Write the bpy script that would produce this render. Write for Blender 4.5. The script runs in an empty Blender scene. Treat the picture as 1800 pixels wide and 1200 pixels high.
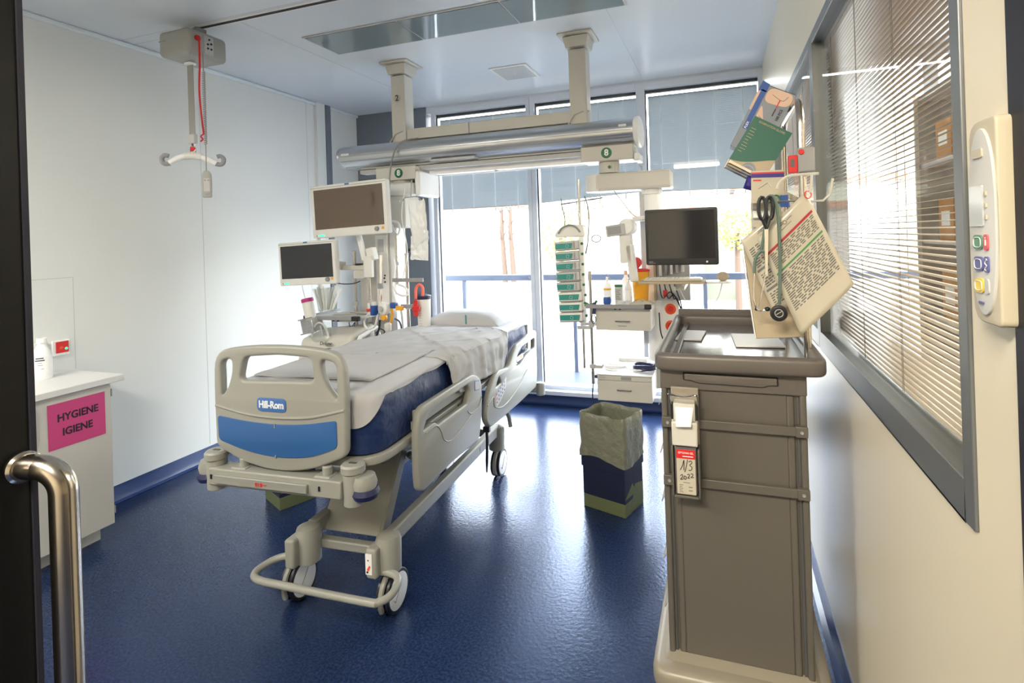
import bpy, bmesh, math, random
from mathutils import Vector, Matrix, noise
R = math.radians
random.seed(7)
SC = bpy.context.scene
COL = SC.collection

# ------------------------------------------------------------------ camera
CAMZ = 1.6
F = 935.0; PX, PY = 950.0, 415.6
RHO = R(1.9); PSI = math.atan(318.2 / F)
cw = Vector((-math.sin(PSI), math.cos(PSI), 0)); cr0 = Vector((math.cos(PSI), math.sin(PSI), 0)); cup = Vector((0, 0, 1))
cR = cr0 * math.cos(RHO) - cup * math.sin(RHO)
cU = cr0 * math.sin(RHO) + cup * math.cos(RHO)
cam_d = bpy.data.cameras.new('camera'); cam = bpy.data.objects.new('camera', cam_d); COL.objects.link(cam)
cam_d.sensor_fit = 'HORIZONTAL'; cam_d.sensor_width = 36.0; cam_d.lens = F / 1800 * 36
cam_d.shift_x = (900 - PX) / 1800; cam_d.shift_y = -(600 - PY) / 1800
cam_d.clip_start = 0.02; cam_d.clip_end = 500
cam.matrix_world = Matrix(((cR.x, cU.x, -cw.x, 0), (cR.y, cU.y, -cw.y, 0), (cR.z, cU.z, -cw.z, CAMZ), (0, 0, 0, 1)))
SC.camera = cam
CAMP = Vector((0, 0, CAMZ))
def ray(x, y): return cR * (x - PX) + cU * (PY - y) + cw * F
def ay(x, y, Y): d = ray(x, y); return CAMP + d * (Y / d.y)
def ax(x, y, X): d = ray(x, y); return CAMP + d * (X / d.x)
def az(x, y, Z): d = ray(x, y); return CAMP + d * ((Z - CAMZ) / d.z)

# ------------------------------------------------------------------ world, sun, exposure
w = bpy.data.worlds.new('sky'); SC.world = w; w.use_nodes = True
nt = w.node_tree; nt.nodes.clear()
bg = nt.nodes.new('ShaderNodeBackground'); out = nt.nodes.new('ShaderNodeOutputWorld')
tc = nt.nodes.new('ShaderNodeTexCoord'); sx = nt.nodes.new('ShaderNodeSeparateXYZ'); rp = nt.nodes.new('ShaderNodeValToRGB')
nt.links.new(tc.outputs['Generated'], sx.inputs[0]); nt.links.new(sx.outputs['Z'], rp.inputs[0])
rp.color_ramp.elements[0].color = (1.0, 0.97, 0.93, 1); rp.color_ramp.elements[1].color = (0.72, 0.84, 1.0, 1)
nt.links.new(rp.outputs[0], bg.inputs[0]); bg.inputs[1].default_value = 8.4
nt.links.new(bg.outputs[0], out.inputs[0])
def lamp(name, kind, loc, energy, color=(1, 1, 1), rot=None, size=None, size_y=None, portal=False):
    d = bpy.data.lights.new(name, kind); d.energy = energy; d.color = color
    if kind == 'AREA':
        d.shape = 'RECTANGLE'; d.size = size; d.size_y = size_y or size
        if portal: d.cycles.is_portal = True
    o = bpy.data.objects.new(name, d); COL.objects.link(o); o.location = loc
    if rot: o.rotation_euler = rot
    return o
sun = lamp('sun', 'SUN', (0, -5, 12), 7.0, (1, 0.95, 0.88), (R(48), 0, R(25))); sun.data.angle = R(0.6)
lamp('sky_portal', 'AREA', (-1.2, 4.95, 1.5), 1, rot=(R(-90), 0, 0), size=3.1, size_y=2.9, portal=True)
lamp('sky_portal', 'AREA', (1.6, 4.95, 1.5), 1, rot=(R(-90), 0, 0), size=2.4, size_y=2.9, portal=True)
CORR = lamp('corridor_and_fill_light', 'AREA', (-0.6, -0.9, 2.86), 78, (1, 0.90, 0.72), (0, 0, 0), 1.2, 0.6)
lamp('corridor_and_fill_light', 'AREA', (-3.0, -0.35, 2.86), 38, (1, 0.98, 0.93), (0, 0, 0), 1.2, 0.6)  # added fill light for the left wall, no known source there
NBR = lamp('neighbour_lamp_light', 'AREA', (2.2, 2.2, 2.8), 55, (1, 0.88, 0.72), (0, 0, 0), 1.6, 1.2)
SC.view_settings.view_transform = 'Standard'; SC.view_settings.look = 'None'
SC.view_settings.gamma = 1; SC.view_settings.use_curve_mapping = False
SC.view_settings.exposure = 1.26
SC.cycles.max_bounces = 16; SC.cycles.diffuse_bounces = 8; SC.cycles.transparent_max_bounces = 24

# ------------------------------------------------------------------ materials
def mat(name, col, rough=0.5, metal=0.0, spec=0.5, bump=0.0, bscale=80, var=0.0, vscale=6, coat=0.0, trans=0.0, emis=None, estr=0, alpha=1.0, sss=0):
    m = bpy.data.materials.new(name); m.use_nodes = True; n = m.node_tree; b = n.nodes['Principled BSDF']
    b.inputs['Base Color'].default_value = (*col, 1); b.inputs['Roughness'].default_value = rough
    b.inputs['Metallic'].default_value = metal; b.inputs['Specular IOR Level'].default_value = spec
    b.inputs['Coat Weight'].default_value = coat; b.inputs['Transmission Weight'].default_value = trans
    b.inputs['Alpha'].default_value = alpha
    if emis: b.inputs['Emission Color'].default_value = (*emis, 1); b.inputs['Emission Strength'].default_value = estr
    co = n.nodes.new('ShaderNodeTexCoord')
    if var:
        t = n.nodes.new('ShaderNodeTexNoise'); t.inputs['Scale'].default_value = vscale; t.inputs['Detail'].default_value = 4
        mx = n.nodes.new('ShaderNodeMixRGB'); mx.inputs[1].default_value = (*[c * (1 - var) for c in col], 1); mx.inputs[2].default_value = (*[min(1, c * (1 + var)) for c in col], 1)
        n.links.new(co.outputs['Object'], t.inputs['Vector']); n.links.new(t.outputs['Fac'], mx.inputs[0]); n.links.new(mx.outputs[0], b.inputs['Base Color'])
    if bump:
        t = n.nodes.new('ShaderNodeTexNoise'); t.inputs['Scale'].default_value = bscale; t.inputs['Detail'].default_value = 3
        bp = n.nodes.new('ShaderNodeBump'); bp.inputs['Strength'].default_value = bump; bp.inputs['Distance'].default_value = 0.002
        n.links.new(co.outputs['Object'], t.inputs['Vector']); n.links.new(t.outputs['Fac'], bp.inputs['Height']); n.links.new(bp.outputs[0], b.inputs['Normal'])
    return m
def glassmat(name, tint=(1, 1, 1), refl=0.03, rough=0.0, strength=0.6):
    m = bpy.data.materials.new(name); m.use_nodes = True; n = m.node_tree; n.nodes.clear()
    o = n.nodes.new('ShaderNodeOutputMaterial'); tr = n.nodes.new('ShaderNodeBsdfTransparent'); gl = n.nodes.new('ShaderNodeBsdfGlossy')
    lw = n.nodes.new('ShaderNodeLayerWeight'); lw.inputs['Blend'].default_value = 0.5
    pw = n.nodes.new('ShaderNodeMath'); pw.operation = 'POWER'; pw.inputs[1].default_value = 5.0
    ma = n.nodes.new('ShaderNodeMath'); ma.operation = 'MULTIPLY_ADD'; ma.inputs[1].default_value = strength; ma.inputs[2].default_value = refl
    mx = n.nodes.new('ShaderNodeMixShader')
    tr.inputs[0].default_value = (*tint, 1); gl.inputs['Roughness'].default_value = rough
    n.links.new(lw.outputs['Facing'], pw.inputs[0]); n.links.new(pw.outputs[0], ma.inputs[0]); n.links.new(ma.outputs[0], mx.inputs[0])
    n.links.new(tr.outputs[0], mx.inputs[1]); n.links.new(gl.outputs[0], mx.inputs[2]); n.links.new(mx.outputs[0], o.inputs[0])
    return m
M = {}
M['wall'] = mat('white_wall_panel', (0.74, 0.755, 0.745), 0.38, spec=0.35)
M['wall_r'] = mat('right_wall_panel', (0.74, 0.67, 0.53), 0.35, spec=0.4)
M['ceil'] = mat('satin_ceiling_panel', (0.66, 0.70, 0.75), 0.28, spec=0.5)
M['grey_wall'] = mat('grey_wall_panel', (0.16, 0.185, 0.225), 0.5)
M['seam'] = mat('panel_seam', (0.55, 0.58, 0.60), 0.5)
M['cove'] = mat('ceiling_cove', (0.72, 0.78, 0.82), 0.4)
M['base'] = mat('blue_base', (0.018, 0.045, 0.16), 0.3)
M['frame'] = mat('window_frame_white', (0.66, 0.70, 0.78), 0.4)
M['frame_grey'] = mat('anodised_frame', (0.20, 0.21, 0.22), 0.42, 0.6)
M['dark'] = mat('dark_gap', (0.008, 0.008, 0.012), 0.6)
M['glass'] = glassmat('window_glass', (0.98, 1, 1), 0.03)
M['glass_int'] = glassmat('partition_glass', (0.98, 0.99, 0.99), 0.015, 0.0, 0.14)
M['ceil_glass'] = mat('ceiling_lamp_glass', (0.20, 0.25, 0.27), 0.06, spec=0.7, coat=0.6)
M['slat'] = mat('blind_slat', (0.36, 0.385, 0.41), 0.5)
_n = M['slat'].node_tree; _t = _n.nodes.new('ShaderNodeBsdfTranslucent'); _t.inputs[0].default_value = (0.62, 0.68, 0.74, 1); _m = _n.nodes.new('ShaderNodeMixShader'); _m.inputs[0].default_value = 0.006
_n.links.new(_n.nodes['Principled BSDF'].outputs[0], _m.inputs[1]); _n.links.new(_t.outputs[0], _m.inputs[2]); _n.links.new(_m.outputs[0], _n.nodes['Material Output'].inputs[0])
M['slat_w'] = mat('warm_white_slat', (0.36, 0.31, 0.26), 0.4)
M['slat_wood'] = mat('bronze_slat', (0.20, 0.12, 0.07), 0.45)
M['cord'] = mat('blind_cord_slot_light', (0.75, 0.75, 0.75), 0.7)
M['cord_d'] = mat('dark_cord', (0.16, 0.13, 0.11), 0.7)
M['bed'] = mat('bed_plastic', (0.315, 0.315, 0.285), 0.38, spec=0.45)
M['bed_metal'] = mat('bed_painted_metal', (0.31, 0.31, 0.285), 0.4, 0.1)
M['bed_dark'] = mat('bed_dark_metal', (0.12, 0.12, 0.12), 0.45, 0.4)
M['blue'] = mat('footboard_blue', (0.028, 0.115, 0.33), 0.4)
M['badge'] = mat('badge_blue', (0.06, 0.16, 0.44), 0.35)
M['navy'] = mat('navy_rubber', (0.015, 0.02, 0.08), 0.4)
M['sheet'] = mat('white_linen', (0.50, 0.50, 0.52), 0.8, bump=0.5, bscale=500, spec=0.2)
M['throw'] = mat('off_white_linen', (0.46, 0.455, 0.46), 0.85, bump=0.5, bscale=500, spec=0.2)
M['matt'] = mat('navy_mattress_vinyl', (0.010, 0.028, 0.115), 0.45, var=0.3, vscale=5, bump=1.0, bscale=7); [setattr(n_.inputs['Distance'], 'default_value', 0.03) for n_ in M['matt'].node_tree.nodes if n_.type == 'BUMP']
M['white'] = mat('white_plastic', (0.78, 0.77, 0.74), 0.38)
M['cream'] = mat('cream_enamel', (0.60, 0.58, 0.53), 0.42)
M['bright'] = mat('bright_white_enamel', (0.86, 0.86, 0.86), 0.35)
M['alu'] = mat('brushed_aluminium', (0.50, 0.52, 0.55), 0.3, 0.85)
M['chrome'] = mat('chrome', (0.72, 0.70, 0.68), 0.12, 1.0)
M['steel'] = mat('stainless_steel', (0.55, 0.50, 0.44), 0.2, 1.0)
M['rod'] = mat('steel_rod', (0.55, 0.52, 0.50), 0.22, 1.0)
M['black'] = mat('black_plastic', (0.012, 0.013, 0.018), 0.35)
M['screen'] = mat('dark_screen', (0.020, 0.020, 0.026), 0.12, spec=0.6, coat=0.3)
M['screen_refl'] = mat('screen_brown_reflection', (0.11, 0.068, 0.04), 0.10, spec=0.8, coat=0.5)  # brown base colour stands in for a reflection on the glass
M['grey'] = mat('grey_plastic', (0.30, 0.30, 0.31), 0.4)
M['lgrey'] = mat('light_grey_plastic', (0.50, 0.50, 0.50), 0.42)
M['green'] = mat('dark_green', (0.0, 0.14, 0.05), 0.4)
M['teal'] = mat('teal_screen', (0.03, 0.27, 0.25), 0.25)
M['red'] = mat('red_plastic', (0.62, 0.02, 0.02), 0.4)
M['orange'] = mat('orange_red', (0.8, 0.09, 0.02), 0.35)
M['pinktube'] = mat('coral_tube', (0.9, 0.16, 0.11), 0.4)
M['yellow'] = mat('amber_yellow', (0.80, 0.38, 0.015), 0.42)
M['magenta'] = mat('magenta_plastic', (0.5, 0.02, 0.22), 0.4)
M['pinksign'] = mat('pink_paper', (0.66, 0.07, 0.25), 0.6)
M['ink'] = mat('black_ink', (0.03, 0.02, 0.04), 0.6)
M['inkg'] = mat('grey_ink', (0.13, 0.13, 0.13), 0.7)
M['btxt'] = mat('white_lettering', (0.85, 0.87, 0.9), 0.5)
M['blued'] = mat('royal_blue_plastic', (0.02, 0.08, 0.33), 0.35)
M['paper'] = mat('laminated_paper', (0.52, 0.48, 0.385), 0.28, coat=0.3)
M['papw'] = mat('white_paper', (0.85, 0.85, 0.85), 0.6)
M['card'] = mat('cardboard_beige', (0.46, 0.38, 0.27), 0.7)
M['cardbox'] = mat('brown_cardboard', (0.50, 0.24, 0.08), 0.8)
M['glovegrn'] = mat('glove_box_green', (0.02, 0.12, 0.085), 0.5)
M['glovegry'] = mat('glove_box_grey', (0.22, 0.25, 0.30), 0.5)
M['glovebge'] = mat('glove_box_skin', (0.62, 0.43, 0.34), 0.5)
M['gloveblu'] = mat('glove_box_blue', (0.01, 0.07, 0.32), 0.45)
M['purple'] = mat('purple_nitrile', (0.03, 0.02, 0.22), 0.5)
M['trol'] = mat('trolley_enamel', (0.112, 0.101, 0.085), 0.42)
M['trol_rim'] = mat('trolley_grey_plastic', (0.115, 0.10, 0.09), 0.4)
M['trol_tray'] = mat('trolley_tray', (0.12, 0.11, 0.12), 0.16, spec=0.7)
M['trol_base'] = mat('trolley_base_plastic', (0.27, 0.24, 0.19), 0.35)
M['linerout'] = mat('bin_liner_olive', (0.20, 0.205, 0.15), 0.32, bump=0.9, bscale=22); [setattr(n_.inputs['Distance'], 'default_value', 0.012) for n_ in M['linerout'].node_tree.nodes if n_.type == 'BUMP']
M['binbox'] = mat('bin_navy_card', (0.010, 0.014, 0.045), 0.55)
M['binolive'] = mat('bin_olive_card', (0.13, 0.155, 0.075), 0.6)
M['clear'] = glassmat('clear_film', (0.86, 0.88, 0.86), 0.12, 0.25)
M['clearw'] = mat('milky_plastic', (0.85, 0.86, 0.87), 0.35, alpha=0.75)
M['tube'] = mat('white_tubing', (0.78, 0.78, 0.78), 0.35)
M['gcable'] = mat('grey_green_rubber', (0.10, 0.155, 0.13), 0.45)
M['led'] = mat('green_led', (0.0, 0.5, 0.2), 0.4, emis=(0.05, 1, 0.4), estr=0.8)
M['hoist'] = mat('hoist_plastic', (0.36, 0.36, 0.335), 0.4)
M['strap'] = mat('grey_strap', (0.30, 0.29, 0.27), 0.7)
M['cab'] = mat('cabinet_laminate', (0.66, 0.64, 0.60), 0.45)
M['top'] = mat('worktop_laminate', (0.74, 0.74, 0.74), 0.4)
M['doorleaf'] = mat('graphite_door', (0.006, 0.006, 0.006), 0.45, spec=0.25)
M['jamb'] = mat('door_jamb_metal', (0.016, 0.016, 0.026), 0.5, 0.0, 0.3)
M['dev'] = mat('wall_panel_beige', (0.50, 0.45, 0.34), 0.45)
M['dev_f'] = mat('wall_panel_face', (0.56, 0.555, 0.535), 0.35)
M['lcd'] = mat('grey_lcd', (0.45, 0.48, 0.5), 0.12, spec=0.8)
M['btn_g'] = mat('pad_green', (0.10, 0.25, 0.17), 0.5)
M['btn_b'] = mat('pad_blue', (0.10, 0.11, 0.30), 0.5)
M['btn_y'] = mat('pad_yellow', (0.70, 0.52, 0.07), 0.5)
M['btn_r'] = mat('pad_red', (0.62, 0.10, 0.12), 0.5)
M['concrete'] = mat('pale_concrete', (0.30, 0.28, 0.26), 0.8, var=0.08)
M['rail'] = mat('railing_steel', (0.085, 0.10, 0.14), 0.6, spec=0.2)
M['ground'] = mat('pale_ground', (0.34, 0.32, 0.29), 0.9, var=0.15, vscale=0.6)
M['hill'] = mat('dry_hillside', (0.17, 0.165, 0.12), 0.95, var=0.35, vscale=0.25)
M['bldg'] = mat('pale_render', (0.30, 0.27, 0.25), 0.85)
M['roof'] = mat('terracotta_roof', (0.18, 0.08, 0.05), 0.8)
M['bark'] = mat('tree_bark', (0.05, 0.03, 0.02), 0.9)
M['leaf'] = mat('yellow_green_leaf', (0.12, 0.12, 0.02), 0.8)
M['wood'] = mat('wooden_door', (0.34, 0.15, 0.06), 0.5, var=0.15, vscale=3)
M['warm_diff'] = mat('lamp_diffuser', (0.9, 0.9, 0.85), 0.5, emis=(1, 0.85, 0.6), estr=3)

# floor: blue vinyl with fine speckle and a gentle orange-peel gloss
def floor_mat():
    m = bpy.data.materials.new('blue_vinyl_floor'); m.use_nodes = True; n = m.node_tree; b = n.nodes['Principled BSDF']
    co = n.nodes.new('ShaderNodeTexCoord')
    t = n.nodes.new('ShaderNodeTexNoise'); t.inputs['Scale'].default_value = 95; t.inputs['Detail'].default_value = 6; t.inputs['Roughness'].default_value = 0.7
    r = n.nodes.new('ShaderNodeValToRGB'); e = r.color_ramp.elements
    e[0].position = 0.42; e[0].color = (0.010, 0.018, 0.052, 1); e[1].position = 0.66; e[1].color = (0.024, 0.045, 0.12, 1)
    n.links.new(co.outputs['Object'], t.inputs['Vector']); n.links.new(t.outputs['Fac'], r.inputs[0]); n.links.new(r.outputs[0], b.inputs['Base Color'])
    t2 = n.nodes.new('ShaderNodeTexNoise'); t2.inputs['Scale'].default_value = 60; t2.inputs['Detail'].default_value = 2
    bp = n.nodes.new('ShaderNodeBump'); bp.inputs['Strength'].default_value = 0.22; bp.inputs['Distance'].default_value = 0.004
    n.links.new(co.outputs['Object'], t2.inputs['Vector']); n.links.new(t2.outputs['Fac'], bp.inputs['Height']); n.links.new(bp.outputs[0], b.inputs['Normal'])
    b.inputs['Roughness'].default_value = 0.23; b.inputs['Specular IOR Level'].default_value = 0.5
    b.inputs['Specular Tint'].default_value = (0.35, 0.55, 1.0, 1)
    return m
M['floor'] = floor_mat()

# ------------------------------------------------------------------ mesh helpers
def tag(o, label=None, cat=None, group=None, kind=None):
    if label: o['label'] = label
    if cat: o['category'] = cat
    if group: o['group'] = group
    if kind: o['kind'] = kind
    return o
def thing(name, label, cat, loc=(0, 0, 0), rz=0, group=None, rot=None):
    o = bpy.data.objects.new(name, None); COL.objects.link(o); o.empty_display_size = 0.05
    o.location = loc; o.rotation_euler = rot or (0, 0, rz)
    return tag(o, label, cat, group)
def worldmat(o):
    m = Matrix.Identity(4)
    while o is not None:
        m = Matrix.LocRotScale(o.location, o.rotation_euler, o.scale) @ m; o = o.parent
    return m
def frame_of(d, up=Vector((0, 0, 1))):
    d = d.normalized()
    if abs(d.dot(up)) > 0.99: up = Vector((0, 1, 0))
    a = d.cross(up).normalized(); b = a.cross(d).normalized()
    return a, b, d
class MB:
    def __init__(s): s.v = []; s.f = []
    def add(s, vs, fs):
        k = len(s.v); s.v += [tuple(v) for v in vs]; s.f += [tuple(i + k for i in f) for f in fs]; return s
    def box(s, x0, x1, y0, y1, z0, z1, mx=None):
        vs = [Vector((x, y, z)) for z in (z0, z1) for y in (y0, y1) for x in (x0, x1)]
        if mx: vs = [mx @ v for v in vs]
        return s.add(vs, [(0, 2, 3, 1), (4, 5, 7, 6), (0, 1, 5, 4), (2, 6, 7, 3), (0, 4, 6, 2), (1, 3, 7, 5)])
    def cb(s, c, d, mx=None): return s.box(c[0] - d[0] / 2, c[0] + d[0] / 2, c[1] - d[1] / 2, c[1] + d[1] / 2, c[2] - d[2] / 2, c[2] + d[2] / 2, mx)
    def hexa(s, lo, hi):
        return s.add(list(lo) + list(hi), [(3, 2, 1, 0), (4, 5, 6, 7), (0, 1, 5, 4), (1, 2, 6, 5), (2, 3, 7, 6), (3, 0, 4, 7)])
    def tube(s, pts, r, n=10, cap=True, closed=False):
        pts = [Vector(p) for p in pts]; rs = r if isinstance(r, (list, tuple)) else [r] * len(pts)
        rings = []; N = len(pts); ref = Vector((0, 0, 1)); a = None
        for i, p in enumerate(pts):
            if closed: d = pts[(i + 1) % N] - pts[i - 1]
            else: d = pts[min(i + 1, N - 1)] - pts[max(i - 1, 0)]
            if d.length < 1e-9: d = Vector((0, 0, 1))
            d.normalize()
            if a is None: a, b, _ = frame_of(d)
            else:
                a = (a - d * a.dot(d))
                if a.length < 1e-6: a, b, _ = frame_of(d)
                a.normalize(); b = a.cross(d).normalized()
            rings.append([p + (a * math.cos(2 * math.pi * k / n) + b * math.sin(2 * math.pi * k / n)) * rs[i] for k in range(n)])
        k0 = len(s.v); s.v += [tuple(v) for rg in rings for v in rg]
        M_ = N if closed else N - 1
        for i in range(M_):
            j = (i + 1) % N
            for k in range(n): s.f.append((k0 + i * n + k, k0 + i * n + (k + 1) % n, k0 + j * n + (k + 1) % n, k0 + j * n + k))
        if cap and not closed: s.f.append(tuple(k0 + k for k in range(n))[::-1]); s.f.append(tuple(k0 + (N - 1) * n + k for k in range(n)))
        return s
    def cyl(s, p0, p1, r0, r1=None, n=20): return s.tube([p0, p1], [r0, r0 if r1 is None else r1], n)
    def lathe(s, prof, c=(0, 0, 0), axis=(0, 0, 1), n=24, mx=None):
        a, b, d = frame_of(Vector(axis)); c = Vector(c); rings = []
        for r, h in prof: rings.append([c + d * h + (a * math.cos(2 * math.pi * k / n) + b * math.sin(2 * math.pi * k / n)) * r for k in range(n)])
        vs = [v for rg in rings for v in rg]
        if mx: vs = [mx @ v for v in vs]
        fs = [(i * n + k, i * n + (k + 1) % n, (i + 1) * n + (k + 1) % n, (i + 1) * n + k) for i in range(len(prof) - 1) for k in range(n)]
        if prof[0][0] > 1e-5: fs.append(tuple(range(n))[::-1])
        if prof[-1][0] > 1e-5: fs.append(tuple((len(prof) - 1) * n + k for k in range(n)))
        return s.add(vs, fs)
    def prism(s, pts, o, u, v, th):
        o, u, v = Vector(o), Vector(u), Vector(v); w_ = u.cross(v).normalized() * th; n = len(pts)
        lo = [o + u * p[0] + v * p[1] for p in pts]; hi = [q + w_ for q in lo]
        return s.add(lo + hi, [tuple(range(n))[::-1], tuple(range(n, 2 * n))] + [(i, (i + 1) % n, n + (i + 1) % n, n + i) for i in range(n)])
    def grid(s, fn, nu, nv):
        vs = [fn(i / nu, j / nv) for j in range(nv + 1) for i in range(nu + 1)]
        return s.add(vs, [(j * (nu + 1) + i, j * (nu + 1) + i + 1, (j + 1) * (nu + 1) + i + 1, (j + 1) * (nu + 1) + i) for j in range(nv) for i in range(nu)])
    def sphere(s, c, r, n=14, sc=(1, 1, 1)):
        c = Vector(c); prof = [(math.sin(math.pi * i / (n // 2)), -math.cos(math.pi * i / (n // 2))) for i in range(n // 2 + 1)]
        vs = [c + Vector((p[0] * math.cos(2 * math.pi * k / n) * r * sc[0], p[0] * math.sin(2 * math.pi * k / n) * r * sc[1], p[1] * r * sc[2])) for p in prof for k in range(n)]
        return s.add(vs, [(i * n + k, i * n + (k + 1) % n, (i + 1) * n + (k + 1) % n, (i + 1) * n + k) for i in range(n // 2) for k in range(n)])
    def build(s, name, m, parent=None, bev=0.0, seg=2, smooth=True, world=False, label=None, solid=0, subs=0, ang=35, **kw):
        me = bpy.data.meshes.new(name); me.from_pydata(s.v, [], s.f); me.update()
        if world and parent is not None: me.transform(worldmat(parent).inverted())
        return finish(me, name, m, parent, bev, seg, smooth, label, solid, subs, ang, **kw)
def finish(me, name, m, parent=None, bev=0, seg=2, smooth=True, label=None, solid=0, subs=0, ang=35, fix=True, **kw):
    bm = bmesh.new(); bm.from_mesh(me)
    bmesh.ops.remove_doubles(bm, verts=bm.verts, dist=1e-6)
    if fix: bmesh.ops.recalc_face_normals(bm, faces=bm.faces)
    bm.to_mesh(me); bm.free()
    me.materials.clear(); me.materials.append(M[m] if isinstance(m, str) else m)
    o = bpy.data.objects.new(name, me); COL.objects.link(o); o.parent = parent
    if solid:
        md = o.modifiers.new('solid', 'SOLIDIFY'); md.thickness = solid; md.offset = 0
    if bev:
        md = o.modifiers.new('bevel', 'BEVEL'); md.width = bev; md.segments = seg; md.limit_method = 'ANGLE'; md.angle_limit = R(ang)
    if subs:
        md = o.modifiers.new('sub', 'SUBSURF'); md.levels = subs; md.render_levels = subs
    if smooth:
        for p in me.polygons: p.use_smooth = True
        try: me.set_sharp_from_angle(angle=R(ang))
        except Exception: pass
    if label: o['label'] = label
    if kw.get('kind'): o['kind'] = kw['kind']
    return o
def struct(mb, name, m, label=None, cat=None, bev=0, parent=None, **kw):
    o = mb.build(name, m, parent, bev=bev, **kw)
    if parent is None: tag(o, label, cat, kind='structure')
    return o
def roundpoly(pts, r, n=5):
    out = []; N = len(pts)
    for i, p in enumerate(pts):
        p = Vector(p[:2]); a = Vector(pts[i - 1][:2]) - p; b = Vector(pts[(i + 1) % N][:2]) - p
        rr = pts[i][2] if len(pts[i]) > 2 else r
        rr = min(rr, a.length * 0.48, b.length * 0.48)
        a.normalize(); b.normalize(); q0 = p + a * rr; q1 = p + b * rr
        for k in range(n + 1):
            t = k / n; out.append(tuple(q0 * (1 - t) ** 2 + p * 2 * t * (1 - t) + q1 * t * t))
    return out
XZ = Matrix(((1, 0, 0, 0), (0, 0, -1, 0), (0, 1, 0, 0), (0, 0, 0, 1)))      # curve plane -> x,z plane facing -y
YZ = Matrix(((0, 0, -1, 0), (-1, 0, 0, 0), (0, 1, 0, 0), (0, 0, 0, 1)))     # curve x -> -y, y -> z, faces -x
YZP = Matrix(((0, 0, 1, 0), (1, 0, 0, 0), (0, 1, 0, 0), (0, 0, 0, 1)))      # curve x -> y, y -> z, faces +x
def plate(loops, th, name, m, parent, mx=Matrix.Identity(4), bevel=0.0, label=None, world=False):
    cu = bpy.data.curves.new('c', 'CURVE'); cu.dimensions = '2D'; cu.fill_mode = 'BOTH'
    cu.extrude = max(th / 2 - bevel, 0.0001); cu.bevel_depth = bevel; cu.bevel_resolution = 2; cu.offset = -bevel
    for lp in loops:
        sp = cu.splines.new('POLY'); sp.points.add(len(lp) - 1); sp.use_cyclic_u = True
        for i, p in enumerate(lp): sp.points[i].co = (p[0], p[1], 0, 1)
    o = bpy.data.objects.new('c', cu); COL.objects.link(o)
    dg = bpy.context.evaluated_depsgraph_get(); me = bpy.data.meshes.new_from_object(o.evaluated_get(dg))
    bpy.data.objects.remove(o); bpy.data.curves.remove(cu)
    me.transform(mx)
    if world and parent is not None: me.transform(worldmat(parent).inverted())
    return finish(me, name, m, parent, label=label)
def text(s, size, name, m, parent, mx, bold=0.0, shear=0.0, space=1.0, ext=0.0006, align='CENTER', world=False, sx_=1.0, kind=None):
    cu = bpy.data.curves.new('t', 'FONT'); cu.body = s; cu.size = size; cu.extrude = ext; cu.offset = bold; cu.shear = shear
    cu.align_x = align; cu.align_y = 'CENTER'; cu.space_character = space; cu.resolution_u = 3
    o = bpy.data.objects.new('t', cu); COL.objects.link(o)
    dg = bpy.context.evaluated_depsgraph_get(); me = bpy.data.meshes.new_from_object(o.evaluated_get(dg))
    bpy.data.objects.remove(o); bpy.data.curves.remove(cu)
    me.transform(mx @ Matrix.Diagonal((sx_, 1, 1, 1)))
    if world and parent is not None: me.transform(worldmat(parent).inverted())
    return finish(me, name, m, parent, smooth=False, fix=False)
def T(x, y, z): return Matrix.Translation((x, y, z))
def catmull(pts, n=6):
    pts = [Vector(p) for p in pts]; out = []
    for i in range(len(pts) - 1):
        p0 = pts[max(i - 1, 0)]; p1 = pts[i]; p2 = pts[i + 1]; p3 = pts[min(i + 2, len(pts) - 1)]
        for k in range(n):
            t = k / n
            out.append(0.5 * ((2 * p1) + (p2 - p0) * t + (2 * p0 - 5 * p1 + 4 * p2 - p3) * t * t + (3 * p1 - p0 - 3 * p2 + p3) * t ** 3))
    out.append(pts[-1]); return out
def rect(x0, x1, y0, y1): return [(x0, y0), (x1, y0), (x1, y1), (x0, y1)]
def copy_tree(o, parent=None):
    c = o.copy(); COL.objects.link(c); c.parent = parent
    for ch in list(o.children): copy_tree(ch, c)
    return c
def disc(mb, c, axis, r, th, n=24): return mb.cyl(Vector(c), Vector(c) + Vector(axis) * th, r, n=n)
# ------------------------------------------------------------------ room shell
XL, XR, YB, ZC = -3.70, 0.366, 4.82, 2.97
struct(MB().box(-4.0, 4.2, -2.6, 4.98, -0.12, 0.0), 'floor', 'floor', 'speckled dark blue glossy vinyl floor of the room', 'floor')
ceil = struct(MB().box(-4.0, 4.2, -2.6, 5.1, ZC, ZC + 0.12), 'ceiling', 'ceil', 'pale blue-white satin panelled ceiling', 'ceiling')
sm = MB()
for x in (-2.74, -0.62): sm.box(x - 0.002, x + 0.002, 2.5, YB, ZC - 0.0012, ZC + 0.001)
for y in (2.42, 2.50): sm.box(XL, XR, y - 0.0015, y + 0.0015, ZC - 0.0012, ZC + 0.001)
sm.build('panel_seam', 'seam', ceil)
wl = struct(MB().box(XL - 0.15, XL, 0.25, YB + 0.1, 0, ZC), 'wall_left', 'wall', 'smooth white panelled wall on the left', 'wall')
sm = MB()
for y in (2.98, 4.08): sm.box(XL - 0.001, XL + 0.0012, y - 0.002, y + 0.002, 0.12, ZC - 0.02)
sm.box(XL - 0.001, XL + 0.0012, 2.118, 2.122, 0.9, 1.45).box(XL - 0.001, XL + 0.0012, 0.9, 2.12, 1.447, 1.451)
sm.build('panel_seam', 'seam', wl)
struct(MB().box(XL, XL + 0.035, 4.18, 4.295, 0.1, ZC), 'trim_1', 'wall', 'white corner pilaster on the left wall', 'trim')
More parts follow.
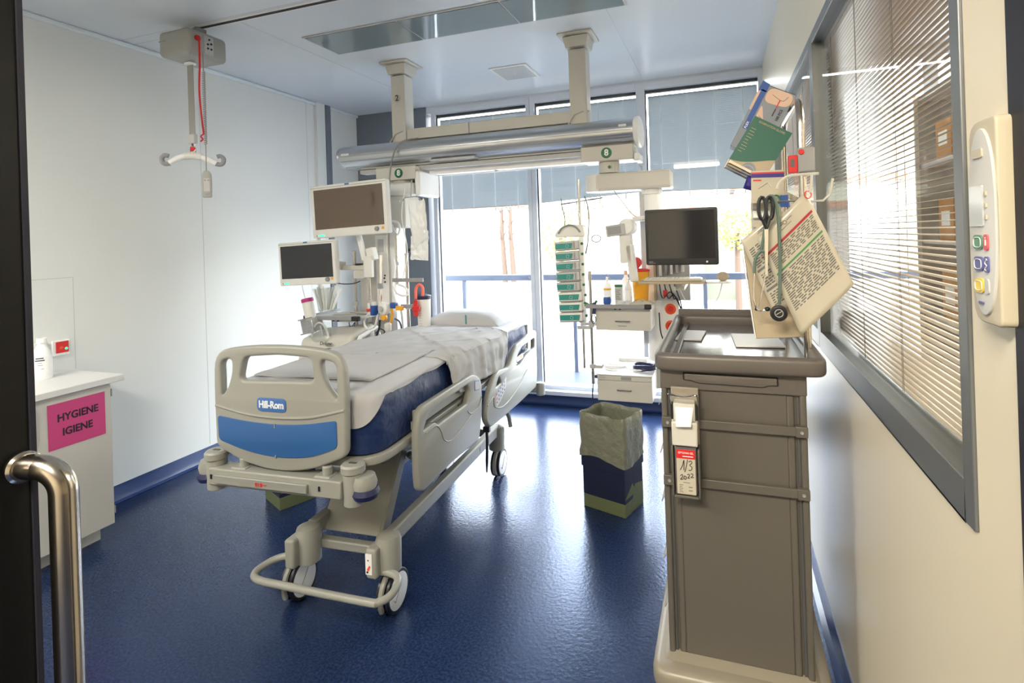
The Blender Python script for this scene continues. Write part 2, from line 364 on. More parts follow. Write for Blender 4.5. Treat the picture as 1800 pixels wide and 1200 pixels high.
struct(MB().box(XL, XL + 0.05, 4.295, 4.36, 0.1, ZC - 0.005), 'trim_2', 'grey_wall', 'dark grey vertical strip beside the pilaster on the left wall', 'trim')
struct(MB().box(XL, XL + 0.03, 0.4, YB, ZC - 0.03, ZC), 'trim_3', 'cove', 'pale cove moulding between left wall and ceiling', 'trim', bev=0.01)
def skirting(name, p0, p1, nrm, lab, h=0.10):
    p0, p1, nrm = Vector(p0), Vector(p1), Vector(nrm)
    prof = [(0, h), (0.004, h), (0.006, 0.035), (0.014, 0.012), (0.035, 0.002), (0.0, 0.0)]
    vs = []; n = len(prof)
    for p in (p0, p1): vs += [p + nrm * a + Vector((0, 0, b)) for a, b in prof]
    fs = [tuple(range(n)), tuple(range(n, 2 * n))[::-1]] + [(i, (i + 1) % n, n + (i + 1) % n, n + i) for i in range(n)]
    struct(MB().add(vs, fs), name, 'base', lab, 'skirting')
skirting('baseboard_left', (XL, 0.4, 0), (XL, YB, 0), (1, 0, 0), 'dark blue coved vinyl skirting along the left wall', 0.105)
skirting('baseboard_back', (XL, YB, 0), (XR, YB, 0), (0, -1, 0), 'dark blue coved vinyl skirting under the windows', 0.10)
skirting('baseboard_right', (XR, 0.86, 0), (XR, YB, 0), (-1, 0, 0), 'dark blue coved skirting along the right wall', 0.08)
wf = struct(MB().box(-3.70, -0.93, 0.28, 0.38, 0, 0.12).box(-3.70, -0.93, 0.28, 0.38, 2.85, ZC).box(-3.70, -3.64, 0.28, 0.38, 0.12, 2.85).box(-2.34, -2.28, 0.28, 0.38, 0.12, 2.85).box(-0.99, -0.93, 0.28, 0.38, 0.12, 2.85), 'wall_front', 'frame_grey', 'unseen front partition left of the doorway, glazed to let lamp light in', 'wall')  # glazing is made up so the lamps reach the left wall
MB().box(-3.64, -0.99, 0.325, 0.335, 0.12, 2.85).build('pane', 'glass_int', wf)
# back wall
struct(MB().box(XL, -2.845, YB, YB + 0.15, 0.0, ZC), 'wall_back', 'grey_wall', 'dark grey panel of the back wall left of the windows', 'wall')
struct(MB().box(-2.845, 4.2, YB + 0.012, YB + 0.15, 0.0, 0.115).box(-2.845, 4.2, YB + 0.012, YB + 0.15, 2.90, ZC), 'wall_back_sill', 'frame', 'low white upstand and lintel of the window wall', 'wall')
struct(MB().box(-2.845, XR, YB - 0.07, YB + 0.012, 0.105, 0.145), 'trim_4', 'frame', 'white window ledge at floor level', 'trim', bev=0.005)
cols = [(-2.744, -1.753, 1.87, 1.875), (-1.666, -0.692, 1.885, 1.935), (-0.616, 0.330, 1.93, 1.915)]
posts = [(-2.845, -2.744), (-1.753, -1.666), (-0.692, -0.616), (0.330, 0.47)]
SLOT = 0.0165
for k, (x0, x1, zl, zr) in enumerate(cols):
    fr = MB()
    fr.box(x0 - 0.045, x0, YB, YB + 0.12, 0.115, 2.95).box(x1, x1 + 0.04, YB, YB + 0.12, 0.115, 2.95)
    fr.box(x0, x1, YB, YB + 0.12, 0.115, 0.18).box(x0, x1, YB, YB + 0.12, 2.885, 2.95)
    wn = struct(fr, 'window_%d' % (k + 1), 'frame', ['left', 'middle', 'right'][k] + ' full-height window of the back wall with white frame', 'window', bev=0.003)
    MB().box(x0, x1, YB + 0.03, YB + 0.034, 0.18, 2.885).build('pane', 'glass', wn)
    MB().box(x0, x1, YB + 0.05, YB + 0.09, 2.858, 2.885).box(x0, x0 + 0.010, YB + 0.036, YB + 0.05, 0.18, 2.885).build('dark_gasket', 'dark', wn)
    bl = thing('venetian_blind', ['grey venetian blind, half lowered in the left back window', 'grey venetian blind with a crooked lower edge in the middle back window', 'grey venetian blind, half lowered in the right back window beside the glove boxes'][k], 'blind', ((x0 + x1) / 2, YB + 0.075, 1.9), group='venetian blinds of the back windows')
    s = MB(); b0 = x0 + 0.022; b1 = x1 - 0.004
    nS = 56; ztop = 2.826
    for i in range(nS):
        t = i / (nS - 1)
        def zz(f): zb = zl + (zr - zl) * f + 0.05; return ztop + (zb - ztop) * t
        za, zb_ = zz(0), zz(1); hh = 0.0108; dy = 0.005
        y = YB + 0.075
        s.add([(b0, y - dy, za - hh), (b1, y - dy, zb_ - hh), (b1, y, zb_ + 0.002), (b0, y, za + 0.002), (b1, y + dy, zb_ + hh), (b0, y + dy, za + hh)], [(0, 1, 2, 3), (3, 2, 4, 5)])
    s.build('slats', 'slat', bl, world=True)
    s = MB()
    for i in range(4):
        o_ = 0.013 * i
        s.add([(b0, YB + 0.06, zl + o_), (b1, YB + 0.06, zr + o_), (b1, YB + 0.088, zr + o_ + 0.006), (b0, YB + 0.088, zl + o_ + 0.006)], [(0, 1, 2, 3)])
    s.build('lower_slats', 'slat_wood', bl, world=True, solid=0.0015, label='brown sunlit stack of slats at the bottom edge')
    c = MB()
    for fx in (0.12, 0.37, 0.62, 0.87):
        x = b0 + (b1 - b0) * fx; c.box(x - 0.0035, x + 0.0035, YB + 0.064, YB + 0.066, min(zl, zr), ztop)
    c.build('ladder_cord', 'cord', bl, world=True)  # white cords also stand in for daylight coming through the cord slots
struct(MB().box(0.366, 0.47, 4.0, YB + 0.0, 0, ZC), 'wall_right_far', 'wall_r', 'white pier of the right wall next to the back window', 'wall')
# right wall with glazed partition
struct(MB().box(XR, XR + 0.104, 0.86, 4.0, 0, 1.115).box(XR, XR + 0.104, 0.86, 4.0, 2.37, ZC).box(XR, XR + 0.104, 0.86, 1.0, 1.115, 2.37), 'wall_right', 'wall_r', 'cream white wall below and around the glazed partition on the right', 'wall')
def partition(idx, y0, y1, lab):
    fr = MB()
    fr.box(XR - 0.006, XR + 0.104, y0, y0 + 0.032, 1.115, 2.37).box(XR - 0.006, XR + 0.104, y1 - 0.035, y1, 1.115, 2.37)
    fr.box(XR - 0.006, XR + 0.104, y0 + 0.032, y1 - 0.035, 1.115, 1.185).box(XR - 0.006, XR + 0.104, y0 + 0.032, y1 - 0.035, 2.33, 2.37)
    wn = struct(fr, 'window_%d' % idx, 'frame_grey', lab, 'window', bev=0.002)
    MB().box(XR + 0.012, XR + 0.016, y0 + 0.032, y1 - 0.035, 1.185, 2.33).build('pane', 'glass_int', wn)
    MB().box(XR + 0.090, XR + 0.094, y0 + 0.032, y1 - 0.035, 1.185, 2.33).build('rear_pane', 'glass_int', wn)
partition(4, 1.002, 2.385, 'large framed glass partition window with blinds inside, nearest the doorway')
partition(5, 2.387, 3.98, 'second framed glass partition window beyond the hanging papers')
def inner_blind(y0, y1, lab):
    bl = thing('partition_blind', lab, 'blind', (XR + 0.052, (y0 + y1) / 2, 1.19), group='blinds inside the glass partition')
    s = MB(); n = 80
    for i in range(n):
        z = 1.195 + i * 0.01415; ps = [(-0.0072, -0.0014), (0, 0.0006), (0.0072, 0.0010)]
        vs = [(XR + 0.052 + a, y, z + b) for y in (y0, y1) for a, b in ps]
        s.add(vs, [(0, 1, 4, 3), (1, 2, 5, 4)])
    s.build('slats', 'slat_w', bl, world=True, solid=0.0005)
    c = MB()
    for y in [y0 + (y1 - y0) * f for f in (0.075, 0.36, 0.64, 0.92)]:
        for dx in (-0.0085, 0.0085): c.tube([(XR + 0.052 + dx, y, 1.19), (XR + 0.052 + dx, y, 2.325)], 0.0008, 5)
        c.tube([(XR + 0.044, y + 0.012, 1.19), (XR + 0.044, y + 0.012, 2.325)], 0.0006, 5)
    c.build('ladder_cord', 'cord_d', bl, world=True)
    MB().box(XR + 0.040, XR + 0.064, y0, y1, 2.312, 2.329).build('head_rail', 'slat_w', bl, world=True)
inner_blind(1.04, 2.345, 'open cream blind with thin slats inside the partition window nearest the doorway')
inner_blind(2.425, 3.94, 'open cream blind inside the far partition window behind the glove boxes')
# door jamb on the right and corridor shell behind the camera
struct(MB().box(0.360, 0.47, 0.55, 0.862, 0, ZC), 'door_1', 'jamb', 'dark metal door jamb at the right edge of the view', 'door frame', bev=0.004)
struct(MB().box(-4.0, -3.85, -2.6, 0.25, 0, ZC), 'wall_corridor_left', 'wall_r', 'end wall of the corridor', 'wall')
struct(MB().box(-4.0, 4.2, -2.7, -2.6, 0, ZC), 'wall_corridor_back', 'wall_r', 'corridor wall behind the doorway', 'wall')
struct(MB().box(0.47, 4.2, 0.55, 0.70, 0, ZC), 'wall_neighbour_front', 'wall_r', 'front wall of the neighbouring room', 'wall')
struct(MB().box(4.2, 4.3, -2.7, 4.98, 0, ZC), 'wall_neighbour_right', 'wall_r', 'far side wall of the neighbouring room', 'wall')
for x, y_, lab in ((-0.6, -0.9, 'corridor ceiling lamp straight behind the doorway'), (-3.0, -0.35, 'added unseen fill lamp behind the made-up glazed front')):  # second fixture is added to go with the fill light
    cl = thing('corridor_and_fill_lamp', lab, 'lamp', (x, y_, ZC - 0.002), group='corridor ceiling lamps')
    MB().cb((0, 0, -0.03), (1.3, 0.7, 0.06)).build('housing', 'bright', cl, bev=0.005)
    MB().cb((0, 0, -0.063), (1.2, 0.6, 0.006)).build('diffuser', 'warm_diff', cl)
cl = thing('room_lamp', 'ceiling lamp of the neighbouring room', 'lamp', (2.2, 2.2, ZC - 0.002))
MB().cb((0, 0, -0.03), (1.7, 1.3, 0.06)).build('housing', 'bright', cl, bev=0.005)
MB().cb((0, 0, -0.063), (1.6, 1.2, 0.006)).build('diffuser', 'warm_diff', cl)

# sliding door leaf and handle at the left edge
dl = tag(MB().box(-0.915, -0.868, -0.75, 0.448, 0.01, 2.5).build('door_2', 'doorleaf', bev=0.003), 'open dark graphite door leaf at the left edge', 'door', kind='structure')
MB().box(-0.868, -0.864, 0.442, 0.4478, 0.02, 2.49).build('edge_profile', 'jamb', dl)
hd = thing('door_handle', 'polished stainless steel pull handle curving out from the dark door leaf', 'handle', (-0.864, 0.432, 1.325))
hp = [(0, 0, 0), (0.018, 0.002, 0.001)] + [(0.018 + 0.033 * math.sin(a), 0.004 + 0.012 * math.sin(a), -0.033 * (1 - math.cos(a))) for a in [R(10 * k) for k in range(10)]] + [(0.052, 0.016, -0.4), (0.052, 0.016, -0.9)] + [(0.018 + 0.033 * math.cos(a), 0.004 + 0.012 * math.cos(a), -0.9 - 0.033 * math.sin(a)) for a in [R(15 * k) for k in range(1, 7)]] + [(0, 0, -0.933)]
MB().tube(hp, 0.0155, 28).build('grip', 'steel', hd)
for z in (0, -0.933): MB().lathe([(0.020, 0), (0.020, 0.004), (0.017, 0.007)], (0, 0, z), (1, 0, 0)).build('rosette', 'steel', hd)

# wall-mounted call panel on the right wall
dv = thing('call_panel', 'beige wall-mounted touch panel with coloured pads beside the partition window', 'control panel', (XR, 0.889, 1.60))
H2 = 0.140
shp = roundpoly([(-0.040, -H2, .03), (0.040, -H2, .01), (0.040, H2, .01), (-0.040, H2, .03)], 0.03, 6)
plate([shp], 0.024, 'housing', 'dev', dv, T(-0.012, 0, 0) @ YZ, 0.003)
ov = [(0.0385 * math.cos(a) - 0.002, (0.094 + 0.034 * abs(math.sin(a))) * (1 if math.sin(a) >= 0 else -1) if False else 0.128 * math.copysign(abs(math.sin(a)) ** 0.75, math.sin(a))) for a in [R(7.5 * k) for k in range(48)]]
def dvp(loops, th, name, m, bevel=0, parent=None): return plate(loops, th, name, m, parent or dv, T(-0.0255, 0, 0) @ YZ, bevel)
ov = [(-p[0], p[1]) for p in ov]
face = dvp([ov], 0.004, 'face_plate', 'dev_f', 0.001)
# curve x runs toward the camera (-y)
def fpart(x0, x1, z0, z1, name, m, r=0.003, th=0.004):
    return plate([roundpoly([(x0, z0), (x1, z0), (x1, z1), (x0, z1)], r)], th, name, m, dv, T(-0.0275, 0, 0) @ YZ, 0)
fpart(-0.016, 0.012, 0.088, 0.100, 'slot_window', 'dev', 0.002)
fpart(-0.029, 0.010, -0.006, 0.050, 'display', 'lcd', 0.002)
fpart(-0.021, 0.006, -0.038, -0.018, 'touch_pad', 'btn_g', 0.008)
fpart(-0.021, 0.006, -0.068, -0.048, 'touch_pad', 'btn_b', 0.008)
fpart(-0.021, 0.006, -0.098, -0.078, 'touch_pad', 'btn_y', 0.008)
fpart(0.0095, 0.022, -0.039, -0.017, 'touch_pad', 'btn_r', 0.006)
fpart(0.0095, 0.022, -0.069, -0.047, 'touch_pad', 'btn_b', 0.006)
fpart(0.0095, 0.021, -0.098, -0.077, 'touch_pad', 'lgrey', 0.006)
for z in (0.038, 0.022, 0.006): fpart(0.0145, 0.020, z - 0.003, z + 0.003, 'key', 'dev', 0.001)
fpart(-0.010, 0.003, -0.113, -0.110, 'mark', 'btn_b', 0.0005)
rings = MB()
for zc, xc, rx, rz in ((-0.028, -0.0075, 0.0105, 0.0068), (-0.058, -0.0075, 0.0105, 0.0068), (-0.088, -0.0075, 0.0105, 0.0068)):
    rings.tube([(-0.030, -(xc + rx * math.copysign(abs(math.cos(a)) ** 0.6, math.cos(a))), zc + rz * math.copysign(abs(math.sin(a)) ** 0.6, math.sin(a))) for a in [R(15 * k) for k in range(24)]], 0.0006, 5, closed=True)
rings.build('pad_outline', 'white', dv)
wm = MB().box(-0.030, -0.0292, -0.018, -0.0145, -0.032, -0.024).box(-0.030, -0.0292, -0.0175, -0.015, -0.0225, -0.021)
wm.build('person_mark', 'white', dv)
MB().tube([(-0.030, -0.0165 + 0.003 * math.sin(k * 1.2), -0.066 + 0.0016 * k) for k in range(11)], 0.0007, 5).build('wave_mark', 'white', dv)

# ------------------------------------------------------------------ neighbouring room seen through the partition
def wx(x, Y): return ay(x, 400, Y).x
for k, (x0, x1) in enumerate(((0.56, 1.50), (1.60, 2.55), (2.65, 3.6))):
    fr = MB().box(x0 - 0.05, x0, YB, YB + 0.12, 0.115, 2.95).box(x1, x1 + 0.05, YB, YB + 0.12, 0.115, 2.95).box(x0, x1, YB, YB + 0.12, 0.115, 0.18).box(x0, x1, YB, YB + 0.12, 2.885, 2.95)
    wn = struct(fr, 'window_%d' % (k + 6), 'frame', 'neighbouring room window, bay %d from the partition' % (k + 1), 'window')
    MB().box(x0, x1, YB + 0.03, YB + 0.034, 0.18, 2.885).build('pane', 'glass', wn)
cb = thing('tall_cupboard', 'tall brown wooden cupboard with papers pinned on it behind the partition blinds', 'cupboard', ((0.475 + 0.80) / 2, 4.48, 0))
MB().box(-0.155, 0.20, -0.25, 0.22, 0, 2.2).build('body', 'wood', cb, bev=0.01)
MB().box(-0.14, 0.02, -0.268, -0.252, 0.1, 2.15).build('door', 'wood', cb, bev=0.003)
MB().box(0.03, 0.19, -0.268, -0.252, 0.1, 2.15).build('door', 'wood', cb, bev=0.003)
for (x, z, r, lab) in ((-0.06, 1.75, 25, 'white sheet pinned highest on the brown cupboard'), (0.09, 1.62, -20, 'white sheet pinned right of the highest one on the brown cupboard'), (-0.05, 1.42, -8, 'wide white sheet pinned low on the brown cupboard'), (0.06, 1.98, 40, 'tilted white sheet at the top of the brown cupboard')):
    p = MB().cb((0, -0.001, 0), (0.10, 0.002, 0.14)).build('pinned_sheet', 'papw'); p.location = (0.6375 + x, 4.48 - 0.27, z); p.rotation_euler = (0, R(r), 0); tag(p, lab, 'paper', 'sheets pinned on the cupboard')
su = thing('shelf_unit', 'grey metal shelving full of boxes in the neighbouring room', 'shelving', (1.19, 2.85, 0))
for x, y in ((-0.235, -0.645), (-0.235, 0.34), (0.235, -0.645), (0.235, 0.34)): MB().box(x - 0.008, x + 0.008, y - 0.008, y + 0.008, 0, 2.25).build('post', 'lgrey', su)
for z in (0.3, 0.72, 1.12, 1.50, 1.88, 2.22): MB().box(-0.22, 0.22, -0.65, 0.35, z, z + 0.02).build('shelf', 'lgrey', su, bev=0.003)
MB().box(-0.24, 0.24, 0.34, 0.35, 0, 2.25).build('back_panel', 'grey', su)
bx_m = ['cardbox', 'papw', 'cardbox', 'lgrey', 'pinksign', 'cardbox', 'papw', 'teal']
desc = ['brown cardboard', 'white', 'tan cardboard', 'grey', 'pink', 'long cardboard', 'pale', 'teal']
rank = ['bottom', 'second', 'third', 'fourth', 'fifth']
pos = ['nearest the doorway', 'second from the doorway', 'third from the doorway', 'farthest from the doorway']
for si, z in enumerate((0.32, 0.74, 1.14, 1.52, 1.90)):
    y = -0.62
    for k in range(4):
        wd = random.uniform(0.17, 0.225); h = random.uniform(0.16, 0.30); mi = random.randrange(8)
        if si >= 3 and k < 2: mi = 0
        b = thing('storage_box', '%s box on the %s shelf of the grey shelving, %s' % (desc[mi], rank[si], pos[k]), 'box', (1.19, 2.85 + y + wd / 2, z), group='boxes on the grey shelving')
        MB().box(-0.2, 0.18, -wd / 2 + 0.008, wd / 2 - 0.008, 0, h).build('carton', bx_m[mi], b, bev=0.004)
        MB().box(-0.203, -0.199, -wd / 4, wd / 4, h * 0.35, h * 0.7).build('sticker', 'papw', b)
        y += wd + 0.01

dk = thing('added_warm_counter', 'long brown counter added behind the partition window for its warm tone', 'counter', (0.86, 2.45, 0))  # added counter, imitates warm reflected light behind the lower slats
MB().box(-0.34, -0.06, -1.45, 1.55, 0.97, 1.01).build('counter_top', 'wood', dk, bev=0.004)
MB().box(-0.32, -0.30, -1.43, 1.53, 0, 0.97).build('front_board', 'wood', dk); MB().box(-0.32, -0.08, -1.43, -1.41, 0, 0.97).build('end_board', 'wood', dk)

# ------------------------------------------------------------------ outside
tag(MB().box(-30, 40, 5.0, 5.95, -0.1, 0.03).build('balcony_deck', 'rail'), 'blue-grey perforated metal balcony deck', 'balcony', kind='structure')
M['grating'] = mat('grating_steel', (0.09, 0.11, 0.17), 0.5)
gr = MB()
for i in range(60): gr.box(-3.2, 1.0, 5.02 + i * 0.0155, 5.026 + i * 0.0155, 0.03, 0.036)
tag(gr.build('balcony_grating', M['grating']), 'shiny grooved metal grating on the balcony', 'grating', kind='structure')
zr = ay(855, 488, 5.9).z
ra = thing('balcony_railing', 'blue-grey steel balcony railing outside the windows', 'railing', (-1.2, 5.9, 0.03))
MB().box(-6, 6, -0.03, 0.03, zr - 0.03 - 0.035, zr - 0.03 + 0.035).build('handrail', 'rail', ra, bev=0.008)
for px in (817, 1010, 1240):
    x = ay(px, 520, 5.9).x + 1.2
    MB().box(x - 0.02, x + 0.02, -0.02, 0.02, 0, zr - 0.06).build('post', 'rail', ra)
for x in (3.2, -4.2): MB().box(x - 0.02, x + 0.02, -0.02, 0.02, 0, zr - 0.06).build('post', 'rail', ra)
tag(MB().box(-80, 80, 6, 60, -4.2, -4.0).build('yard_ground', 'ground'), 'sunlit pale yard far below the balcony', 'ground', kind='structure')
def hillf(u, v):
    x = -90 + 180 * u; y = 45 + 60 * v; return Vector((x, y, -4 + 26 * v ** 0.8 + 3 * noise.noise(Vector((x * 0.05, y * 0.05, 0)))))
tag(MB().grid(hillf, 60, 20).build('hillside', 'hill', smooth=True), 'pale dry hillside beyond the windows', 'hill', kind='structure')
tag(MB().box(-24, -2, 27, 27.5, -4, -0.9).build('retaining_wall', 'concrete'), 'low pale retaining wall across the yard', 'wall', kind='structure')
def building(x, y, wd, d, h, lab, nx, nz):
    b = thing('building', lab, 'building', (x, y, -4), group='buildings seen through the back windows')
    MB().box(-wd / 2, wd / 2, 0, d, 0, h).build('walls', 'bldg', b)
    MB().box(-wd / 2 - 0.3, wd / 2 + 0.3, -0.4, d, h, h + 0.5).build('roof', 'roof', b)
    for i in range(nx):
        for j in range(nz):
            cx = -wd / 2 + wd * (i + 0.5) / nx; cz = h * (j + 0.55) / nz
            MB().box(cx - 0.5, cx + 0.5, -0.05, 0.05, cz - 0.6, cz + 0.6).build('window', 'grey', b)
building(-21, 38, 12, 6, 8.0, 'pale house with a red roof seen through the left back window', 4, 2)
building(-6, 44, 9, 6, 7.0, 'small pale house seen between the infusion pumps and the black monitor', 3, 2)
building(6, 40, 10, 6, 8.5, 'pale building seen through the right back window', 3, 3)
for (px, lab) in ((883, 'thin brown tree trunk outside, left one of the pair in the left back window'), (898, 'thin brown tree trunk outside, right one of the pair in the left back window')):
    p = ay(px, 400, 34)
    t = thing('bare_tree', lab, 'tree', (p.x, 34, -4), group='bare trees outside')
    MB().tube([(0, 0, 0), (0.1, 0, 3), (-0.05, 0, 6), (0.05, 0, 9.5)], [0.24, 0.2, 0.15, 0.05], 8).build('trunk', 'bark', t)
    mb = MB()
    for i in range(12):
        a = i * 2.4; z = 4.5 + i * 0.38; mb.tube([(0, 0, z), (math.cos(a) * 0.6, math.sin(a) * 0.6, z + 0.9)], [0.05, 0.015], 5)
    mb.build('branches', 'bark', t)
for (px, pz, rr, lab) in ((985, 3.3, 1.6, 'yellow-green tree crown beside the infusion pumps outside'), (1295, 3.4, 1.3, 'small tree outside behind the hanging papers')):
    p = ay(px, 400, 30); t = thing('leafy_tree', lab, 'tree', (p.x, 30, -4), group='leafy trees outside')
    MB().tube([(0, 0, 0), (0, 0, 5.5)], [0.2, 0.12], 8).build('trunk', 'bark', t)
    mb = MB()
    for i in range(500):
        v = Vector((random.gauss(0, 1), random.gauss(0, 1), random.gauss(0, 1))).normalized() * rr * random.uniform(0.5, 1); v.z += 4 + pz * 0.5
        a = Vector((random.random(), random.random(), random.random())).normalized() * 0.12; b = Vector((-a.y, a.x, a.z * 0.5))
        mb.add([v - a, v + b, v + a, v - b], [(0, 1, 2, 3)])
    mb.build('foliage', 'leaf', t, smooth=False)
# ------------------------------------------------------------------ hospital bed (local: x right, y towards the head)
bed = thing('hospital_bed', 'beige adjustable hospital bed with navy mattress and blue footboard panel', 'hospital bed', (-1.66, 1.93, 0), R(3))
FY = -0.245
def fx(x, z, s=0.985): return (x, z)
outl = roundpoly([(-0.368, 0.775, .03), (-0.215, 0.712, .2), (-0.05, 0.693, .2), (0.115, 0.718, .2), (0.258, 0.780, .03), (0.266, 1.00, .1), (0.262, 1.175, .075), (0.10, 1.197, .1), (-0.05, 1.201, .1), (-0.20, 1.195, .1), (-0.366, 1.172, .075), (-0.372, 1.00, .1)], 0.04)
hc = roundpoly([(-0.238, 1.052), (0.122, 1.062), (0.112, 1.155), (-0.05, 1.162), (-0.212, 1.150)], 0.028)
hl = roundpoly([(-0.331, 0.985, .012), (-0.300, 1.020, .05), (-0.276, 1.085, .03), (-0.276, 1.140, .02), (-0.331, 1.132, .03)], 0.02)
hr = roundpoly([(0.224, 0.995, .012), (0.224, 1.140, .03), (0.156, 1.150, .02), (0.158, 1.095, .03), (0.185, 1.035, .05)], 0.02)
fb = plate([outl, hc, hl, hr], 0.036, 'footboard', 'bed', bed, T(0, FY, 0) @ XZ, 0.011)
# moulded ridge around the grip opening and above the blue panel
rg = MB()
rg.tube(catmull([(-0.362, FY - 0.016, 0.945), (-0.20, FY - 0.0175, 0.918), (-0.05, FY - 0.0175, 0.912), (0.10, FY - 0.0175, 0.922), (0.256, FY - 0.016, 0.958)], 5), 0.0065, 8)
rg.build('moulded_ridge', 'bed', fb)
bp = roundpoly([(-0.352, 0.905, .015), (-0.20, 0.888, .1), (-0.06, 0.884, .1), (0.08, 0.893, .1), (0.222, 0.918, .015), (0.222, 0.812, .02), (0.10, 0.765, .1), (-0.05, 0.752, .1), (-0.20, 0.765, .1), (-0.348, 0.805, .02)], 0.015)
plate([bp], 0.004, 'blue_panel', 'blue', bed, T(0, FY - 0.0195, 0) @ XZ, 0.001, label='blue moulded panel')
MB().box(-0.068, -0.064, FY - 0.0235, FY - 0.019, 0.872, 0.888).box(-0.068, -0.064, FY - 0.0235, FY - 0.019, 0.750, 0.764).build('panel_notch', 'bed', fb)
bd = plate([roundpoly(rect(-0.150, -0.010, 0.935, 0.990), 0.02)], 0.003, 'name_badge', 'badge', bed, T(0, FY - 0.0195, 0) @ XZ, 0.0008)
text('Hill-Rom', 0.040, 'lettering', 'btxt', bd, T(-0.080, FY - 0.0215, 0.962) @ XZ, bold=0.0012, sx_=0.88, space=0.95)
# footboard mounts
for x in (-0.24, 0.16):
    m_ = MB().cyl((x, FY + 0.0, 0.655), (x, FY + 0.0, 0.735), 0.020).box(x - 0.045, x + 0.03, FY - 0.03, FY + 0.03, 0.672, 0.70)
    m_.build('footboard_socket', 'bed', bed, bev=0.006)
# foot bumper bar
bb = MB().box(-0.385, 0.25, FY - 0.045, FY + 0.03, 0.625, 0.695)
bb.build('foot_bar', 'bed', bed, bev=0.006)
rl = MB().box(-0.345, 0.105, FY - 0.058, FY - 0.042, 0.640, 0.675).build('bar_rail', 'bed_metal', bed, bev=0.003)
MB().box(-0.372, -0.364, FY - 0.048, FY - 0.044, 0.652, 0.670).box(0.150, 0.158, FY - 0.048, FY - 0.044, 0.652, 0.670).build('slot_mark', 'black', bed)
mk = MB()
for i_, w_i in enumerate((0.008, 0.006, 0.010)): mk.box(-0.135 + i_ * 0.012, -0.135 + i_ * 0.012 + w_i, FY - 0.0592, FY - 0.0578, 0.649, 0.663)
mk.box(-0.098, -0.080, FY - 0.0592, FY - 0.0578, 0.655, 0.658).build('red_mark', 'red', rl)
for sx_, cx in ((-1, -0.385), (1, 0.275)):
    c = MB().lathe([(0.030, 0.592), (0.038, 0.597), (0.040, 0.69), (0.038, 0.715), (0.046, 0.722), (0.046, 0.745), (0.040, 0.752), (0.0, 0.752)], (cx, FY, 0), n=28).build('corner_post', 'bed', bed)
    MB().box(cx - 0.016, cx + 0.016, FY - 0.006, FY + 0.006, 0.7505, 0.7535).build('slot', 'bed_dark', c)
    c2 = MB().lathe([(0.0, -0.035), (0.042, -0.03), (0.048, 0.0), (0.040, 0.028), (0.0, 0.034)], (cx + sx_ * 0.042, FY + 0.01, 0.678), n=24).build('bumper_shroud', 'bed', bed)
    MB().lathe([(0.0, -0.020), (0.046, -0.018), (0.053, 0.0), (0.046, 0.018), (0.0, 0.020)], (cx + sx_ * 0.045, FY + 0.01, 0.640), n=24).build('bumper_roller', 'navy', bed, label='dark blue roller')
# deck frame under the mattress
def rr_loop(x0, x1, y0, y1, r, n=6): return roundpoly([(x0, y0), (x1, y0), (x1, y1), (x0, y1)], r, n)
plate([rr_loop(-0.415, 0.358, -0.215, 1.90, 0.14, 10), rr_loop(-0.385, 0.328, -0.185, 1.87, 0.12, 10)], 0.034, 'deck_frame', 'bed', bed, T(0, 0, 0.735), 0.006)
plate([rr_loop(-0.39, 0.333, -0.19, 1.875, 0.12, 8)], 0.012, 'deck_panel', 'bed_dark', bed, T(0, 0, 0.735))
for x in (-0.30, 0.24): MB().box(x - 0.025, x + 0.025, 0.02, 1.7, 0.655, 0.715).build('side_beam', 'bed_metal', bed, bev=0.005)
for y in (0.08, 1.0, 1.6): MB().box(-0.32, 0.26, y - 0.02, y + 0.02, 0.66, 0.70).build('cross_beam', 'bed_metal', bed, bev=0.004)
MB().box(-0.04 - 0.30, 0.24, 0.02, 1.65, 0.63, 0.655).build('underbed_tray', 'bed_dark', bed, bev=0.01)
MB().box(0.335, 0.350, 0.10, 0.122, 0.74, 0.845).box(-0.405, -0.39, 0.10, 0.122, 0.74, 0.845).build('mattress_stop', 'bed', bed, bev=0.005)
# mattress with rounded ends and a soft bulge
def top_off(y): return 0.040 * (1 - min(1, max(0, (y - 0.6) / 1.25)))
def mattress():
    x0, x1, y0, y1, z0, z1 = -0.40, 0.338, -0.195, 1.88, 0.752, 0.965
    lp = roundpoly([(x0, y0), (x1, y0), (x1, y1), (x0, y1)], 0.11, 10)
    res = []; N = len(lp)
    for i in range(N):
        a = Vector(lp[i]); b = Vector(lp[(i + 1) % N]); k = max(1, int((b - a).length / 0.03))
        for j in range(k): res.append(a + (b - a) * j / k)
    cx, cy = (x0 + x1) / 2, (y0 + y1) / 2; prof = [(0.93, 0.0), (0.985, 0.004), (1.0, 0.03), (1.005, 0.1), (0.995, 0.16), (0.975, 0.195), (0.93, 0.213)]
    vs = []; n = len(res)
    for s_, h in prof:
        for p in res:
            ins = (1 - s_) * 0.37; d = Vector((p.x - cx, p.y - cy))
            q = Vector((cx + math.copysign(max(abs(d.x) - ins, 0), d.x), cy + math.copysign(max(abs(d.y) - ins, 0), d.y)))
            wv = 0.006 * noise.noise(Vector((q.x * 6, q.y * 5, h * 14))) if 0.02 < h < 0.2 else 0
            nrm = d.normalized(); vs.append((q.x + nrm.x * wv, q.y + nrm.y * wv, z0 + h * (1 + top_off(q.y) / 0.213)))
    fs = [(i * n + k, i * n + (k + 1) % n, (i + 1) * n + (k + 1) % n, (i + 1) * n + k) for i in range(len(prof) - 1) for k in range(n)]
    fs.append(tuple(range(n))[::-1]); fs.append(tuple((len(prof) - 1) * n + k for k in range(n)))
    return MB().add(vs, fs)
mattress().build('mattress', 'matt', bed, ang=50)
